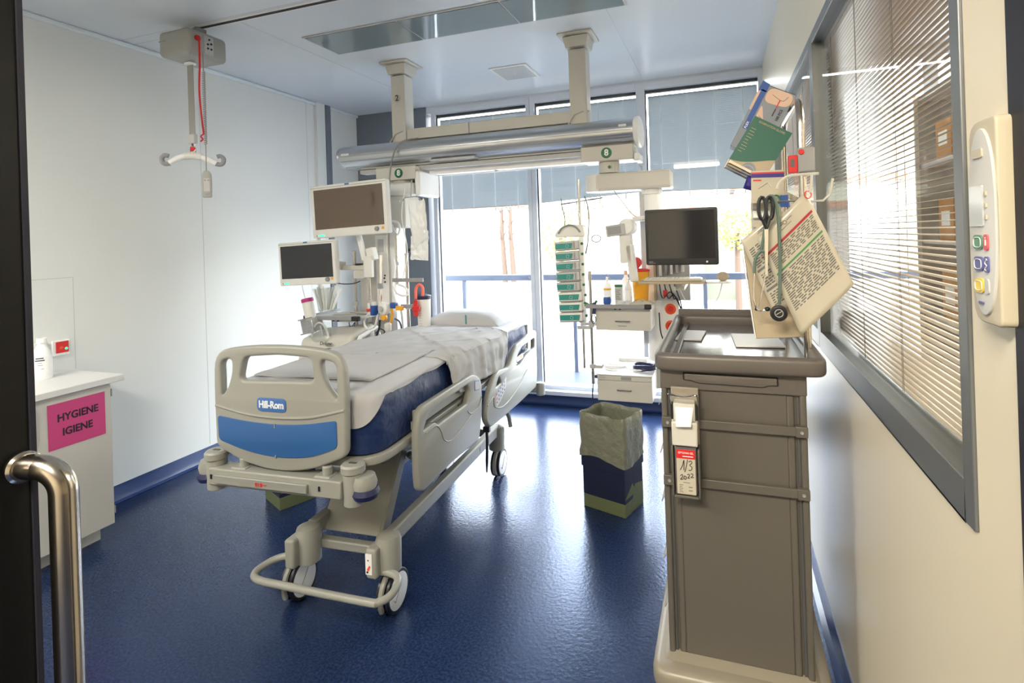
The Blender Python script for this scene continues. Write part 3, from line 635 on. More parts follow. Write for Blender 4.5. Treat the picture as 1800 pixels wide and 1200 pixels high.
# draped covers: path runs across the top and down the right side
def interp(tab, y):
    if y <= tab[0][0]: return tab[0][1]
    for (a, b), (c, d) in zip(tab, tab[1:]):
        if y <= c: return b + (d - b) * (y - a) / (c - a)
    return tab[-1][1]
TOPZ = 0.968
def drape(y, s, *a_, **k_):
    p = drape0(y, s, *a_, **k_); p.z += top_off(y); return p
def drape0(y, s, xl, xr, drop_l, drop_r, lift=0.004, amp=1.0, seed=0):
    # s in 0..1 across; returns local point
    W = xr - xl; Ltot = drop_l + W + drop_r; d = s * Ltot; rad = 0.035
    nz = noise.noise(Vector((d * 5 + seed, y * 4, seed))) * 0.006 + noise.noise(Vector((d * 14, y * 9 + seed, 3))) * 0.0035
    nz += 0.004 * noise.noise(Vector((d * 3 + y * 9, y * 2 - d * 11, seed + 5)))
    if d < drop_l:
        t = drop_l - d; return Vector((xl - 0.006 - lift - abs(nz) * amp, y, TOPZ - 0.012 - t))
    if d <= drop_l + W:
        x = xl + d - drop_l; e = min(x - xl, xr - x); sag = -0.014 * max(0, 1 - e / rad) ** 2
        return Vector((x, y, TOPZ + lift + sag + nz * amp * 0.9))
    t = d - drop_l - W
    fold = 0.010 * math.sin(y * 38 + seed) * min(1, t / 0.1)
    return Vector((xr + 0.008 + lift + 0.012 * min(1, t / 0.06) + abs(nz) * amp * 2 + max(0, fold) , y + 0.15 * t * math.sin(y * 9), TOPZ - 0.010 - t))
sh_tab = [(-0.24, 0.12), (-0.13, 0.025), (-0.03, 0.018), (0.05, 0.014), (0.3, 0.012), (0.9, 0.02), (1.2, 0.012), (1.9, 0.012)]
def bed_sheet():
    x0, x1, y0, y1 = -0.408, 0.346, -0.205, 1.885; cx, cy = (x0 + x1) / 2, (y0 + y1) / 2
    lp = roundpoly([(x0, y0), (x1, y0), (x1, y1), (x0, y1)], 0.10, 12); res = []
    for i in range(len(lp)):
        a = Vector(lp[i]); b = Vector(lp[(i + 1) % len(lp)]); k = max(1, int((b - a).length / 0.018))
        for j in range(k): res.append(a + (b - a) * j / k)
    n = len(res); vs = []; rings = 0
    def drop(p):
        if p.y < -0.08 and p.x > 0.0: return 0.012 + 0.115 * max(0, 1 - (p.y - y0) / 0.085)
        if p.x > 0.30: return interp(sh_tab, p.y) + 0.004 * math.sin(p.y * 25)
        if p.y < -0.15: return 0.165
        if p.x < -0.35: return 0.09
        return 0.03
    for s_ in (0.02, 0.15, 0.3, 0.45, 0.6, 0.7, 0.8, 0.88, 0.93, 0.965, 0.985):
        ins = (1 - s_) * 0.37
        for p in res:
            dx, dy = p.x - cx, p.y - cy
            q = Vector((cx + math.copysign(max(abs(dx) - ins, 0), dx), cy + math.copysign(max(abs(dy) - ins, 0), dy)))
            nz = 0.004 * noise.noise(Vector((q.x * 6, q.y * 5, 1))) + 0.003 * noise.noise(Vector((q.x * 13 + q.y * 6, q.y * 9, 3)))
            vs.append((q.x, q.y, top_off(q.y) + TOPZ + 0.004 + nz - 0.018 * max(0, (s_ - 0.9) / 0.1) ** 2))
        rings += 1
    for t in (0.12, 0.3, 0.5, 0.75, 1.0):
        for p in res:
            d = Vector((p.x - cx, p.y - cy)); nr = Vector((math.copysign(1, d.x) if abs(d.x) > 0.27 else 0, math.copysign(1, d.y) if abs(d.y) > 0.94 else 0))
            if nr.length: nr.normalize()
            dr = drop(p); wv = 0.004 * noise.noise(Vector((p.x * 12, p.y * 12, t)))
            vs.append((p.x + nr.x * (0.003 + wv), p.y + nr.y * (0.003 + wv), top_off(p.y) + TOPZ - 0.014 - dr * t))
        rings += 1
    fs = [(i * n + k, i * n + (k + 1) % n, (i + 1) * n + (k + 1) % n, (i + 1) * n + k) for i in range(rings - 1) for k in range(n)]
    fs.append(tuple(range(n)))
    return MB().add(vs, fs)
bed_sheet().build('bed_sheet_tmp', 'sheet', None, ang=70)
o = bpy.data.objects['bed_sheet_tmp']; o.name = 'bed_sheet'; o.location = bed.location; o.rotation_euler = bed.rotation_euler
tag(o, 'white fitted sheet stretched over the whole navy mattress', 'bed sheet')
th_tab = [(0.42, 0.02), (0.45, 0.09), (0.49, 0.16), (0.56, 0.20), (0.68, 0.215), (0.78, 0.20), (0.95, 0.205), (1.15, 0.22), (1.24, 0.205), (1.28, 0.12), (1.31, 0.03)]
def throwf(u, v):
    y = 0.40 + 0.92 * v
    p = drape(y, u, -0.395, 0.338, 0.10, interp(th_tab, y), 0.012, 1.7, 7.0)
    # diagonal fold lines and a loose far edge
    if p.z > TOPZ - 0.01:
        for (a0, b0, m0, w0, h0) in ((-0.10, 0.8, 0.6, 0.012, 0.007), (0.12, 0.75, -0.9, 0.010, 0.006), (-0.25, 0.95, 1.4, 0.012, 0.006), (0.20, 1.05, 0.35, 0.010, 0.007), (0.0, 0.6, 1.2, 0.010, 0.005)):
            p.z += h0 * math.exp(-((p.x - a0 - (y - b0) * m0) / w0) ** 2)
    if v > 0.8 and p.z > TOPZ - 0.02: p.y += 0.05 * noise.noise(Vector((p.x * 3, 0, 4)))
    return p
tw = MB().grid(throwf, 90, 70).build('draw_sheet', 'throw', None, solid=0.003)
tw.location = bed.location; tw.rotation_euler = bed.rotation_euler
tag(tw, 'creased off-white draw sheet hanging over the right edge of the bed', 'cover sheet')
def foldedf(u, v):
    x = -0.36 + 0.60 * u; y = -0.06 + 0.34 * v + 0.25 * u * v
    return Vector((x, y, top_off(y) + TOPZ + 0.010 + 0.006 * noise.noise(Vector((x * 7, y * 9, 8))) + 0.008 * math.exp(-((v - 0.93) / 0.05) ** 2)))
fs_ = MB().grid(foldedf, 40, 30).build('folded_sheet', 'throw', None, solid=0.006)
fs_.location = bed.location; fs_.rotation_euler = bed.rotation_euler
tag(fs_, 'flat folded white sheet lying at the foot end of the mattress', 'folded sheet')
# pillow with an open flat end facing the foot of the bed
def pillow():
    W, D, H_ = 0.60, 0.36, 0.085; vs = []; nu, nv = 28, 18
    def top(u, v):
        a = 2 * u - 1; b = 2 * v - 1
        hz = H_ * (1 - abs(a) ** 3.2) ** 0.6 * (1 - max(0, b) ** 2.5) ** 0.55 * (1 - 0.55 * max(0, -b) ** 6)
        return Vector((a * W / 2, b * D / 2, 0.012 + hz + 0.006 * noise.noise(Vector((a * 4, b * 4, 1)))))
    mb = MB().grid(top, nu, nv).grid(lambda u, v: Vector(((2 * u - 1) * W / 2, (2 * v - 1) * D / 2, 0.0)), nu, nv)
    k = (nu + 1) * (nv + 1)
    for i in range(nu): mb.f.append((i, i + 1, k + i + 1, k + i)); mb.f.append((nv * (nu + 1) + i, nv * (nu + 1) + i + 1, k + nv * (nu + 1) + i + 1, k + nv * (nu + 1) + i))
    for j in range(nv): mb.f.append((j * (nu + 1), (j + 1) * (nu + 1), k + (j + 1) * (nu + 1), k + j * (nu + 1))); mb.f.append((j * (nu + 1) + nu, (j + 1) * (nu + 1) + nu, k + (j + 1) * (nu + 1) + nu, k + j * (nu + 1) + nu))
    return mb
pc = bed.matrix_basis if False else Matrix.LocRotScale(bed.location, bed.rotation_euler, None)
pl = thing('pillow', 'plump white pillow lying at the head of the bed', 'pillow', pc @ Vector((-0.045, 1.67, TOPZ + 0.006)), R(0))
pillow().build('pillow_body', 'sheet', pl, ang=60)
MB().box(0.045, 0.052, -0.186, -0.180, 0.02, 0.085).build('seam_tag', 'teal', pl)
# side rails (curve x -> y)
def srail(y, z): return (y, z)
RX = 0.385
def side_rail(loops, name_, x=RX, th=0.034): return plate(loops, th, name_, 'bed', bed, T(x, 0, 0) @ YZP, 0.010)
r1 = roundpoly([(0.035, 0.525, .03), (0.075, 0.505, .03), (0.38, 0.512, .02), (0.70, 0.490, .03), (0.745, 0.60, .05), (0.765, 0.72, .04), (0.755, 0.815, .04), (0.66, 0.868, .05), (0.30, 0.872, .05), (0.06, 0.872, .045), (0.030, 0.78, .04), (0.025, 0.62, .05)], 0.03)
h1 = roundpoly([(0.085, 0.765, .012), (0.20, 0.765, .012), (0.225, 0.742, .012), (0.40, 0.740, .02), (0.56, 0.738, .015), (0.595, 0.80, .02), (0.57, 0.833, .015), (0.14, 0.828, .025)], 0.015)
side_rail([r1, h1], 'side_rail')
r2 = roundpoly([(0.80, 0.575, .05), (0.86, 0.500, .05), (0.99, 0.490, .03), (1.40, 0.475, .03), (1.82, 0.470, .03), (1.86, 0.55, .04), (1.87, 0.88, .02), (1.84, 0.895, .03), (1.40, 0.872, .03), (1.32, 0.83, .03), (1.22, 0.765, .03), (1.05, 0.788, .03), (0.96, 0.770, .04), (0.86, 0.70, .05)], 0.03)
h2 = roundpoly([(0.975, 0.700), (1.08, 0.705), (1.04, 0.755)], 0.015)
h3 = roundpoly([(1.37, 0.735, .02), (1.46, 0.725, .02), (1.60, 0.755, .02), (1.80, 0.770, .02), (1.81, 0.84, .02), (1.50, 0.835, .03), (1.40, 0.80, .03)], 0.02)
side_rail([r2, h2, h3], 'side_rail')
# far side rails, same pair mirrored to the left of the bed
side_rail([r1, h1], 'side_rail', -0.455); side_rail([r2, h2, h3], 'side_rail', -0.455)
# decor on near rails
d_ = MB()
d_.tube(catmull([(RX + 0.017, 0.10, 0.748), (RX + 0.018, 0.19, 0.75), (RX + 0.018, 0.24, 0.715), (RX + 0.018, 0.275, 0.655), (RX + 0.018, 0.34, 0.625), (RX + 0.018, 0.42, 0.630), (RX + 0.018, 0.62, 0.665)], 5), 0.0035, 6)
d_.tube(catmull([(RX + 0.018, 0.555, 0.70), (RX + 0.018, 0.60, 0.672), (RX + 0.018, 0.70, 0.675), (RX + 0.018, 0.745, 0.72)], 5), 0.003, 6)
d_.tube(catmull([(RX + 0.018, 0.83, 0.64), (RX + 0.018, 0.93, 0.66), (RX + 0.018, 0.945, 0.60), (RX + 0.018, 1.10, 0.555), (RX + 0.018, 1.35, 0.58), (RX + 0.018, 1.60, 0.655)], 5), 0.0035, 6)
d_.build('moulded_line', 'bed', bed)
plate([roundpoly([(0.655, 0.775), (0.725, 0.765), (0.725, 0.815), (0.655, 0.832)], 0.01)], 0.003, 'call_label', 'badge', bed, T(RX + 0.0175, 0, 0) @ YZP)
plate([roundpoly([(0.660, 0.779), (0.720, 0.770), (0.720, 0.811), (0.660, 0.826)], 0.008)], 0.003, 'call_label', 'lgrey', bed, T(RX + 0.0185, 0, 0) @ YZP)
cp = plate([roundpoly([(0.965, 0.585), (1.045, 0.600), (1.15, 0.655), (1.165, 0.725), (1.06, 0.690), (0.965, 0.665)], 0.02)], 0.003, 'control_pad', 'lgrey', bed, T(RX + 0.0175, 0, 0) @ YZP)
kb = MB(); kr = MB()
for i in range(5):
    for j in range(3):
        y = 0.985 + i * 0.033; z = 0.612 + j * 0.024 + i * 0.010
        if z > 0.665 + i * 0.014: continue
        (kr if i == 0 else kb).cyl((RX + 0.018, y, z), (RX + 0.0205, y, z), 0.006, n=10)
kb.build('control_keys', 'badge', cp); kr.build('control_keys', 'orange', cp)
MB().box(RX + 0.004, RX + 0.012, 1.40, 1.54, 0.755, 0.785).build('info_label', 'papw', bed); MB().box(RX + 0.012, RX + 0.013, 1.485, 1.51, 0.762, 0.780).build('warning_label', 'yellow', bed)
# rail arms
for y in (0.25, 0.55, 1.15, 1.6): MB().box(0.335, RX - 0.012, y - 0.02, y + 0.02, 0.60, 0.74).box(0.25, RX - 0.012, y - 0.02, y + 0.02, 0.66, 0.69).build('rail_arm', 'bed_dark', bed, bev=0.004)
# grey side straps seen in the opening of the near rail
MB().box(0.352, 0.362, 0.06, 0.60, 0.775, 0.81).build('deck_side_guard', 'bed_metal', bed, bev=0.002)
# foot end lift plate and linkages
MB().hexa([(-0.13, 0.06, 0.285), (0.175, 0.06, 0.285), (0.175, 0.10, 0.275), (-0.13, 0.10, 0.275)], [(-0.13, 0.32, 0.665), (0.17, 0.32, 0.665), (0.17, 0.36, 0.66), (-0.13, 0.36, 0.66)]).build('lift_plate', 'bed_metal', bed, bev=0.004)
MB().hexa([(0.175, 0.055, 0.28), (0.190, 0.055, 0.28), (0.190, 0.115, 0.27), (0.175, 0.115, 0.27)], [(0.17, 0.31, 0.67), (0.185, 0.31, 0.67), (0.185, 0.37, 0.665), (0.17, 0.37, 0.665)]).build('lift_flange', 'bed', bed, bev=0.003)
MB().tube([(0.20, 0.30, 0.56), (0.205, 0.33, 0.53), (0.22, 0.44, 0.44), (0.225, 0.48, 0.40)], 0.016, 10).build('link_arm', 'bed_metal', bed)
MB().hexa([(-0.17, 1.24, 0.30), (0.115, 1.24, 0.30), (0.115, 1.28, 0.30), (-0.17, 1.28, 0.30)], [(-0.17, 0.95, 0.665), (0.115, 0.95, 0.665), (0.115, 0.99, 0.665), (-0.17, 0.99, 0.665)]).build('lift_plate', 'bed_metal', bed, bev=0.004)
# base frame
for x in (-0.130, 0.262): MB().box(x - 0.022, x + 0.022, 0.0, 1.32, 0.285, 0.355).build('base_rail', 'bed_metal', bed, bev=0.008)
MB().box(-0.130, 0.262, 0.005, 0.045, 0.235, 0.275).build('base_crossbar', 'bed_metal', bed, bev=0.006)
MB().box(-0.130, 0.262, 1.27, 1.32, 0.28, 0.33).build('base_crossbar', 'bed_metal', bed, bev=0.006)
MB().box(0.284, 0.286, 0.98, 1.05, 0.305, 0.335).build('dark_label', 'grey', bed)
for cx, cy in ((-0.130, -0.02), (0.262, 0.0), (-0.130, 1.32), (0.262, 1.32)):
    front = cy < 0.5; z0 = 0.188
    h = MB().lathe([(0.044, z0), (0.052, z0 + 0.006), (0.055, z0 + 0.13), (0.048, z0 + 0.152), (0.02, z0 + 0.166), (0, z0 + 0.168)], (cx, cy, 0), n=28)
    hb = h.build('caster_housing', 'bed', bed)
    if front: MB().box(cx - 0.060, cx - 0.008, cy - 0.085, cy + 0.02, z0 + 0.004, z0 + 0.13).build('pedal_housing', 'bed', bed, bev=0.012, seg=3)
    # wheel: twin discs with dark tyre
    wr, wz = 0.088, 0.090; wy = cy + (0.02 if front else 0.03)
    wcx = cx; cx = cx - (0.075 if front and cx < 0 else 0)
    wh = MB().cyl((cx - 0.030, wy, wz), (cx - 0.012, wy, wz), wr, n=32).cyl((cx + 0.012, wy, wz), (cx + 0.030, wy, wz), wr, n=32).build('wheel', 'black', bed, bev=0.004)
    MB().lathe([(0.0, 0.034), (0.060, 0.033), (0.074, 0.030), (0.076, 0.02)], (cx, wy, wz), (1, 0, 0), 28).build('hub_cap', 'bright', wh)
    MB().lathe([(0.0, -0.034), (0.060, -0.033), (0.074, -0.030), (0.076, -0.02)], (cx, wy, wz), (1, 0, 0), 28).build('hub_cap', 'bright', wh)
    fk = MB(); fk.tube([(cx, wy - 0.094 * math.cos(R(a)), wz + 0.094 * math.sin(R(a))) for a in range(-25, 121, 12)], 0.012, 8); fk.cyl((cx, cy, 0.16), (wcx, cy, 0.215), 0.018)
    fk.build('wheel_fork', 'bed', bed)
    MB().tube([(cx + 0.0345, wy - 0.045, wz - 0.015), (cx + 0.0345, wy - 0.035, wz - 0.03), (cx + 0.0345, wy - 0.01, wz + 0.0), (cx + 0.0345, wy + 0.02, wz + 0.04)], 0.0015, 5).build('hub_mark', 'grey', wh)
MB().box(0.262 - 0.056, 0.262 - 0.026, -0.089, -0.0845, 0.215, 0.300).build('pedal_label', 'papw', bed)
MB().prism([(0, 0), (0.012, 0.02), (0.018, 0.014), (0.01, -0.004)], (0.262 - 0.05, -0.0895, 0.235), (1, 0, 0), (0, 0, 1), 0.001).build('pedal_mark', 'orange', bed)
MB().cyl((0.262 - 0.047, -0.0895, 0.226), (0.262 - 0.047, -0.0905, 0.226), 0.005, n=10).box(0.217, 0.222, -0.0905, -0.0895, 0.272, 0.278).build('pedal_mark', 'black', bed)
loop = catmull([(-0.175, -0.04, 0.205), (-0.235, -0.03, 0.20), (-0.290, -0.055, 0.19), (-0.318, -0.115, 0.18), (-0.308, -0.150, 0.176), (-0.275, -0.168, 0.175)], 5) + catmull([(-0.23, -0.174, 0.175), (0.26, -0.186, 0.175), (0.320, -0.178, 0.176), (0.352, -0.14, 0.182), (0.350, -0.08, 0.192), (0.320, -0.045, 0.200), (0.262, -0.04, 0.205)], 5)
MB().tube(loop, 0.0155, 14).build('brake_pedal_loop', 'bed', bed)
# head end bumper and hanging belt
MB().box(0.16, 0.38, 1.90, 1.97, 0.40, 0.455).cyl((0.40, 1.935, 0.375), (0.40, 1.935, 0.475), 0.035).build('head_bumper', 'bed', bed, bev=0.01)
MB().box(-0.44, 0.36, 1.935, 1.965, 0.62, 0.67).build('head_bar', 'bed', bed, bev=0.006)
MB().box(-0.38, 0.32, 1.90, 1.93, 0.67, 0.93).build('headboard', 'bed', bed, bev=0.02)
MB().tube([(0.37, 0.885, 0.50), (0.372, 0.885, 0.42), (0.368, 0.88, 0.30), (0.367, 0.875, 0.235)], [0.009, 0.009, 0.009, 0.004], 8).box(0.352, 0.39, 0.875, 0.895, 0.47, 0.50).build('hanging_belt', 'black', bed, label='black hanging cable')
MB().tube([(0.33, 1.32, 0.46), (0.34, 1.36, 0.40), (0.35, 1.36, 0.33)], 0.014, 8).build('rear_bracket', 'bed_metal', bed)

# ------------------------------------------------------------------ cardboard waste bins with liners
def bin_(loc, rz, lab, wx_=0.275, wy_=0.225, H_=0.555, tall=True):
    b = thing('waste_bin', lab, 'waste bin', loc, rz)
    a, c = wx_ / 2, wy_ / 2
    MB().box(-a, a, -c, c, 0.0, 0.075).build('base_band', 'binolive', b, bev=0.002)
    MB().box(-a, a, -c, c, 0.075, 0.30).build('carton', 'binbox', b, bev=0.002)
    MB().box(-a - 0.006, a + 0.006, -c - 0.006, c + 0.006, 0.24, 0.36).build('sleeve', 'binbox', b, bev=0.002)
    # olive points of the printed pattern on the short side
    MB().prism([(-c, 0.10), (-c * 0.2, 0.165), (c * 0.25, 0.10)], (a + 0.0006, 0, 0), (0, 1, 0), (0, 0, 1), 0.0008).prism([(-c * 0.55, 0.0), (c * 0.98, 0.02), (c * 0.98, 0.13), (c * 0.1, 0.15)], (a + 0.0007, 0, 0), (0, 1, 0), (0, 0, 1), 0.0008).build('printed_band', 'binolive', b)
    mb = MB(); lp = roundpoly([(-a - 0.012, -c - 0.012), (a + 0.012, -c - 0.012), (a + 0.012, c + 0.012), (-a - 0.012, c + 0.012)], 0.022, 4); res = []
    for i in range(len(lp)):
        p = Vector(lp[i]); q = Vector(lp[(i + 1) % len(lp)]); k = max(1, int((q - p).length / 0.016))
        for j in range(k): res.append(p + (q - p) * j / k)
    n = len(res); prof = [(1.0, 0), (1.005, 0.1), (1.0, 0.3), (1.0, 0.5), (1.0, 0.7), (1.0, 0.88), (0.985, 0.97), (0.95, 1.0), (0.90, 0.98), (0.87, 0.90), (0.86, 0.60), (0.85, 0.2)]
    vs = []
    for pi, (s_, h) in enumerate(prof):
        for k, p in enumerate(res):
            ang = math.atan2(p.y, p.x); zb = 0.270 + 0.045 * (0.5 - 0.5 * math.cos(2 * ang + 0.6)) ; zt = H_ + 0.010 * noise.noise(Vector((p.x * 14, p.y * 14, 2)))
            z = zb + (zt - zb) * h
            nn = 0.009 * noise.noise(Vector((p.x * 16, p.y * 16, z * 12 + pi * 0.2))) + 0.004 * noise.noise(Vector((p.x * 40 + z * 30, p.y * 40 - z * 20, z * 8)))
            vs.append((p.x * s_ + nn, p.y * s_ + nn, z))
    fs = [(i * n + k, i * n + (k + 1) % n, (i + 1) * n + (k + 1) % n, (i + 1) * n + k) for i in range(len(prof) - 1) for k in range(n)]
    fs.append(tuple((len(prof) - 1) * n + k for k in range(n)))
    mb.add(vs, fs).build('liner_bag', 'linerout', b, ang=60, label='olive bin bag folded over the rim')
    return b
bin_((-0.655, 3.115, 0), R(-18), 'navy cardboard waste bin with olive bag standing alone on the floor between bed and trolley')
bin_((-2.63, 2.66, 0), R(-25), 'navy and olive waste bin on the floor behind the foot end of the bed', 0.24, 0.22)
# ------------------------------------------------------------------ ceiling: glass lamp field, diffuser, hoist
cf = thing('ceiling_light', 'long recessed ceiling light field with grey-green mirror-like glass', 'ceiling light', (-1.54, 3.014, ZC))
MB().box(-1.046, 1.05, -0.180, 0.179, -0.006, -0.001).build('frame', 'lgrey', cf, bev=0.001)
for x0, x1 in ((-1.030, -0.335), (-0.325, 0.36), (0.37, 1.035)): MB().box(x0, x1, -0.165, 0.164, -0.009, -0.005).build('glass_panel', 'ceil_glass', cf)
df = thing('air_diffuser', 'square grey ceiling air outlet with white rim', 'air vent', (-1.578, 4.122, ZC))
MB().box(-0.160, 0.160, -0.180, 0.180, -0.010, -0.001).build('rim', 'white', df, bev=0.002)
MB().box(-0.135, 0.135, -0.155, 0.155, -0.013, -0.009).build('grille', 'lgrey', df); MB().sphere((0, 0, -0.014), 0.006).build('screw', 'bright', df)
tk = thing('hoist_track', 'dark recessed ceiling track carrying the patient hoist', 'track', (-1.5, 2.465, ZC))
MB().box(-1.85, 1.85, -0.030, 0.030, -0.004, -0.0005).build('track_profile', 'white', tk); MB().box(-1.85, 1.85, -0.010, 0.010, -0.007, -0.003).build('slot', 'dark', tk)
hx, hy, hz = -3.04, 2.425, 2.825
hs = thing('patient_hoist', 'light grey ceiling hoist motor with strap, hanging at the left', 'hoist', (hx, hy, hz))
sh = roundpoly(rect(-0.125, 0.125, -0.13, 0.13), 0.028, 6)
plate([sh], 0.155, 'motor_housing', 'hoist', hs, Matrix.Identity(4), 0.028)
MB().cyl((0, 0.03, 0.08), (0, 0.03, 0.165), 0.018).box(-0.05, 0.05, 0.01, 0.05, 0.09, 0.125).build('trolley_pin', 'grey', hs)
MB().box(-0.115, -0.060, -0.1315, -0.129, 0.012, 0.018).build('maker_mark', 'grey', hs)
MB().sphere((0.130, -0.075, 0.022), 0.020, 14, (0.6, 1, 0.9)).build('emergency_knob', 'red', hs)
rs = MB(); ps = catmull([(0.146, -0.080, 0.02), (0.146, -0.082, -0.15), (0.144, -0.088, -0.30), (0.146, -0.080, -0.46), (0.146, -0.070, -0.55)], 6)
for a, b in zip(ps, ps[1:]): rs.add([a + Vector((0, -0.005, 0)), a + Vector((0.003, 0.005, 0)), b + Vector((0.003, 0.005, 0)), b + Vector((0, -0.005, 0))], [(0, 1, 2, 3)])
rs.tube(catmull([(0.146, -0.070, -0.55), (0.146, -0.088, -0.567), (0.146, -0.076, -0.582), (0.146, -0.09, -0.597)], 4), 0.004, 5)
rs.build('emergency_cord', 'red', hs, solid=0.0015, label='red emergency pull ribbon')
MB().box(0.122, 0.130, -0.03, 0.03, -0.055, 0.055).build('control_plate', 'lgrey', hs, bev=0.003)
k_ = MB()
for y, z in ((0.0, 0.035), (-0.01, 0.005), (0.012, 0.012), (-0.01, -0.02), (0.012, -0.02)): k_.cyl((0.130, y, z), (0.134, y, z), 0.006, n=12)
k_.build('indicator', 'black', hs)
SX = -0.02; SY = -0.01
MB().box(SX - 0.028, SX + 0.028, SY - 0.02, SY + 0.02, -0.100, -0.085).build('strap_guide', 'bright', hs, bev=0.003)
MB().box(SX - 0.024, SX + 0.024, SY - 0.0015, SY + 0.0015, -0.53, -0.09).build('lifting_strap', 'strap', hs)
MB().box(SX - 0.030, SX + 0.030, SY - 0.012, SY + 0.012, -0.585, -0.525).build('strap_buckle', 'lgrey', hs, bev=0.006)
MB().lathe([(0.014, 0), (0.018, 0.02), (0.009, 0.04), (0.016, 0.055)], (SX, SY, -0.64), n=16).build('swivel', 'chrome', hs)
MB().prism([(0, 0), (0.040, 0.012), (0.034, 0.024), (0.0, 0.03)], (SX + 0.005, SY - 0.016, -0.635), (1, 0, 0), (0, 0, 1), 0.006).build('latch', 'red', hs)
bd_ = Vector((math.cos(R(38)), math.sin(R(38)), 0)); bc = Vector((SX + 0.0, SY, 0))
def bp_(t, z): q = bc + bd_ * t; return (q.x, q.y, z)
sb = catmull([bp_(-0.125, -0.705), bp_(-0.065, -0.668), bp_(0.0, -0.658), bp_(0.065, -0.672), bp_(0.125, -0.705)], 6)
br = MB().tube(sb, 0.018, 16).build('spreader_bar', 'bright', hs)
MB().tube(sb[8:17], 0.022, 16).build('bar_sleeve', 'white', br)
for t0, s_ in ((-0.125, -1), (0.125, 1)):
    hk = [bp_(t0 - s_ * 0.01, -0.705), bp_(t0 + s_ * 0.020, -0.710), bp_(t0 + s_ * 0.036, -0.698), bp_(t0 + s_ * 0.038, -0.672), bp_(t0 + s_ * 0.022, -0.658), bp_(t0 + s_ * 0.004, -0.662)]
    MB().tube(catmull(hk, 4), 0.0135, 10).build('end_hook', 'grey', br, label='dark grey sling hook')
CX, CY = 0.130, -0.045
cd = MB().tube([(CX, CY, -0.05), (CX, CY, -0.17)], 0.003, 6).tube([(CX + 0.008 * math.cos(k * 1.2), CY + 0.008 * math.sin(k * 1.2), -0.17 - 0.0021 * k) for k in range(210)], 0.0026, 5).tube([(CX, CY, -0.61), (CX - 0.003, CY, -0.775)], 0.003, 6)
cd.build('spiral_cable', 'strap', hs)
hcr = T(CX, CY, -0.84) @ Matrix.Rotation(R(45), 4, 'Z')
rm = plate([roundpoly([(-0.024, -0.085), (0.024, -0.085), (0.026, 0.0), (0.024, 0.055), (0.012, 0.075), (-0.012, 0.075), (-0.024, 0.055), (-0.026, 0.0)], 0.008)], 0.024, 'hand_control', 'hoist', hs, hcr @ XZ, 0.004)
MB().box(-0.016, 0.016, -0.0145, -0.0115, -0.05, 0.03, hcr).build('control_face', 'lgrey', rm, bev=0.002)
MB().cyl(hcr @ Vector((-0.009, -0.0135, 0.017)), hcr @ Vector((-0.009, -0.018, 0.017)), 0.005).cyl(hcr @ Vector((0.009, -0.0135, 0.017)), hcr @ Vector((0.009, -0.018, 0.017)), 0.005).box(-0.010, 0.010, -0.016, -0.0135, -0.072, -0.062, hcr).build('button', 'grey', rm)

# ------------------------------------------------------------------ overhead supply rail
Y0 = 3.58
ob = thing('overhead_supply_rail', 'large aluminium tube-shaped overhead supply rail on two white ceiling posts', 'supply rail', (-1.6, Y0, ZC))
def loc(x, y, z): return (x + 1.6, y - Y0, z - ZC)
for x, nm in ((-2.315, '2'), (-0.895, None)):
    lx = x + 1.6
    p = MB().box(lx - 0.06, lx + 0.06, -0.06, 0.06, 2.32 - ZC, -0.10).build('ceiling_post', 'cream', ob, bev=0.004)
    MB().hexa([(lx - 0.075, -0.075, -0.088), (lx + 0.075, -0.075, -0.088), (lx + 0.075, 0.075, -0.088), (lx - 0.075, 0.075, -0.088)], [(lx - 0.090, -0.090, -0.018), (lx + 0.090, -0.090, -0.018), (lx + 0.090, 0.090, -0.018), (lx - 0.090, 0.090, -0.018)]).box(lx - 0.12, lx + 0.12, -0.12, 0.12, -0.014, -0.001).build('ceiling_flange', 'cream', ob, bev=0.003)
    if nm:
        s = MB().lathe([(0.030, 0), (0.030, 0.002), (0, 0.002)], (lx - 0.005, -0.0605, -0.275), (0, -1, 0), 24).build('round_sticker', 'paper', p)
        text('2', 0.062, 'lettering', 'black', s, T(lx - 0.006, -0.0635, -0.275) @ XZ, bold=0.0005)
MB().box(loc(-2.255, 0, 0)[0], loc(-0.955, 0, 0)[0], -0.045, 0.045, 2.375 - ZC, 2.455 - ZC).build('cross_beam', 'cream', ob, bev=0.003)
MB().box(loc(-1.735, 0, 0)[0], loc(-1.725, 0, 0)[0], -0.0465, 0.0465, 2.373 - ZC, 2.4565 - ZC).build('beam_joint', 'grey', ob)
for x in (-2.315, -0.895):
    lx = x + 1.6; MB().tube([(lx - 0.075, -0.085, 2.345 - ZC), (lx - 0.03, -0.065, 2.42 - ZC), (lx + 0.03, -0.062, 2.44 - ZC), (lx + 0.066, -0.03, 2.445 - ZC)], 0.0055, 6).build('collar_edge', 'lgrey', ob)
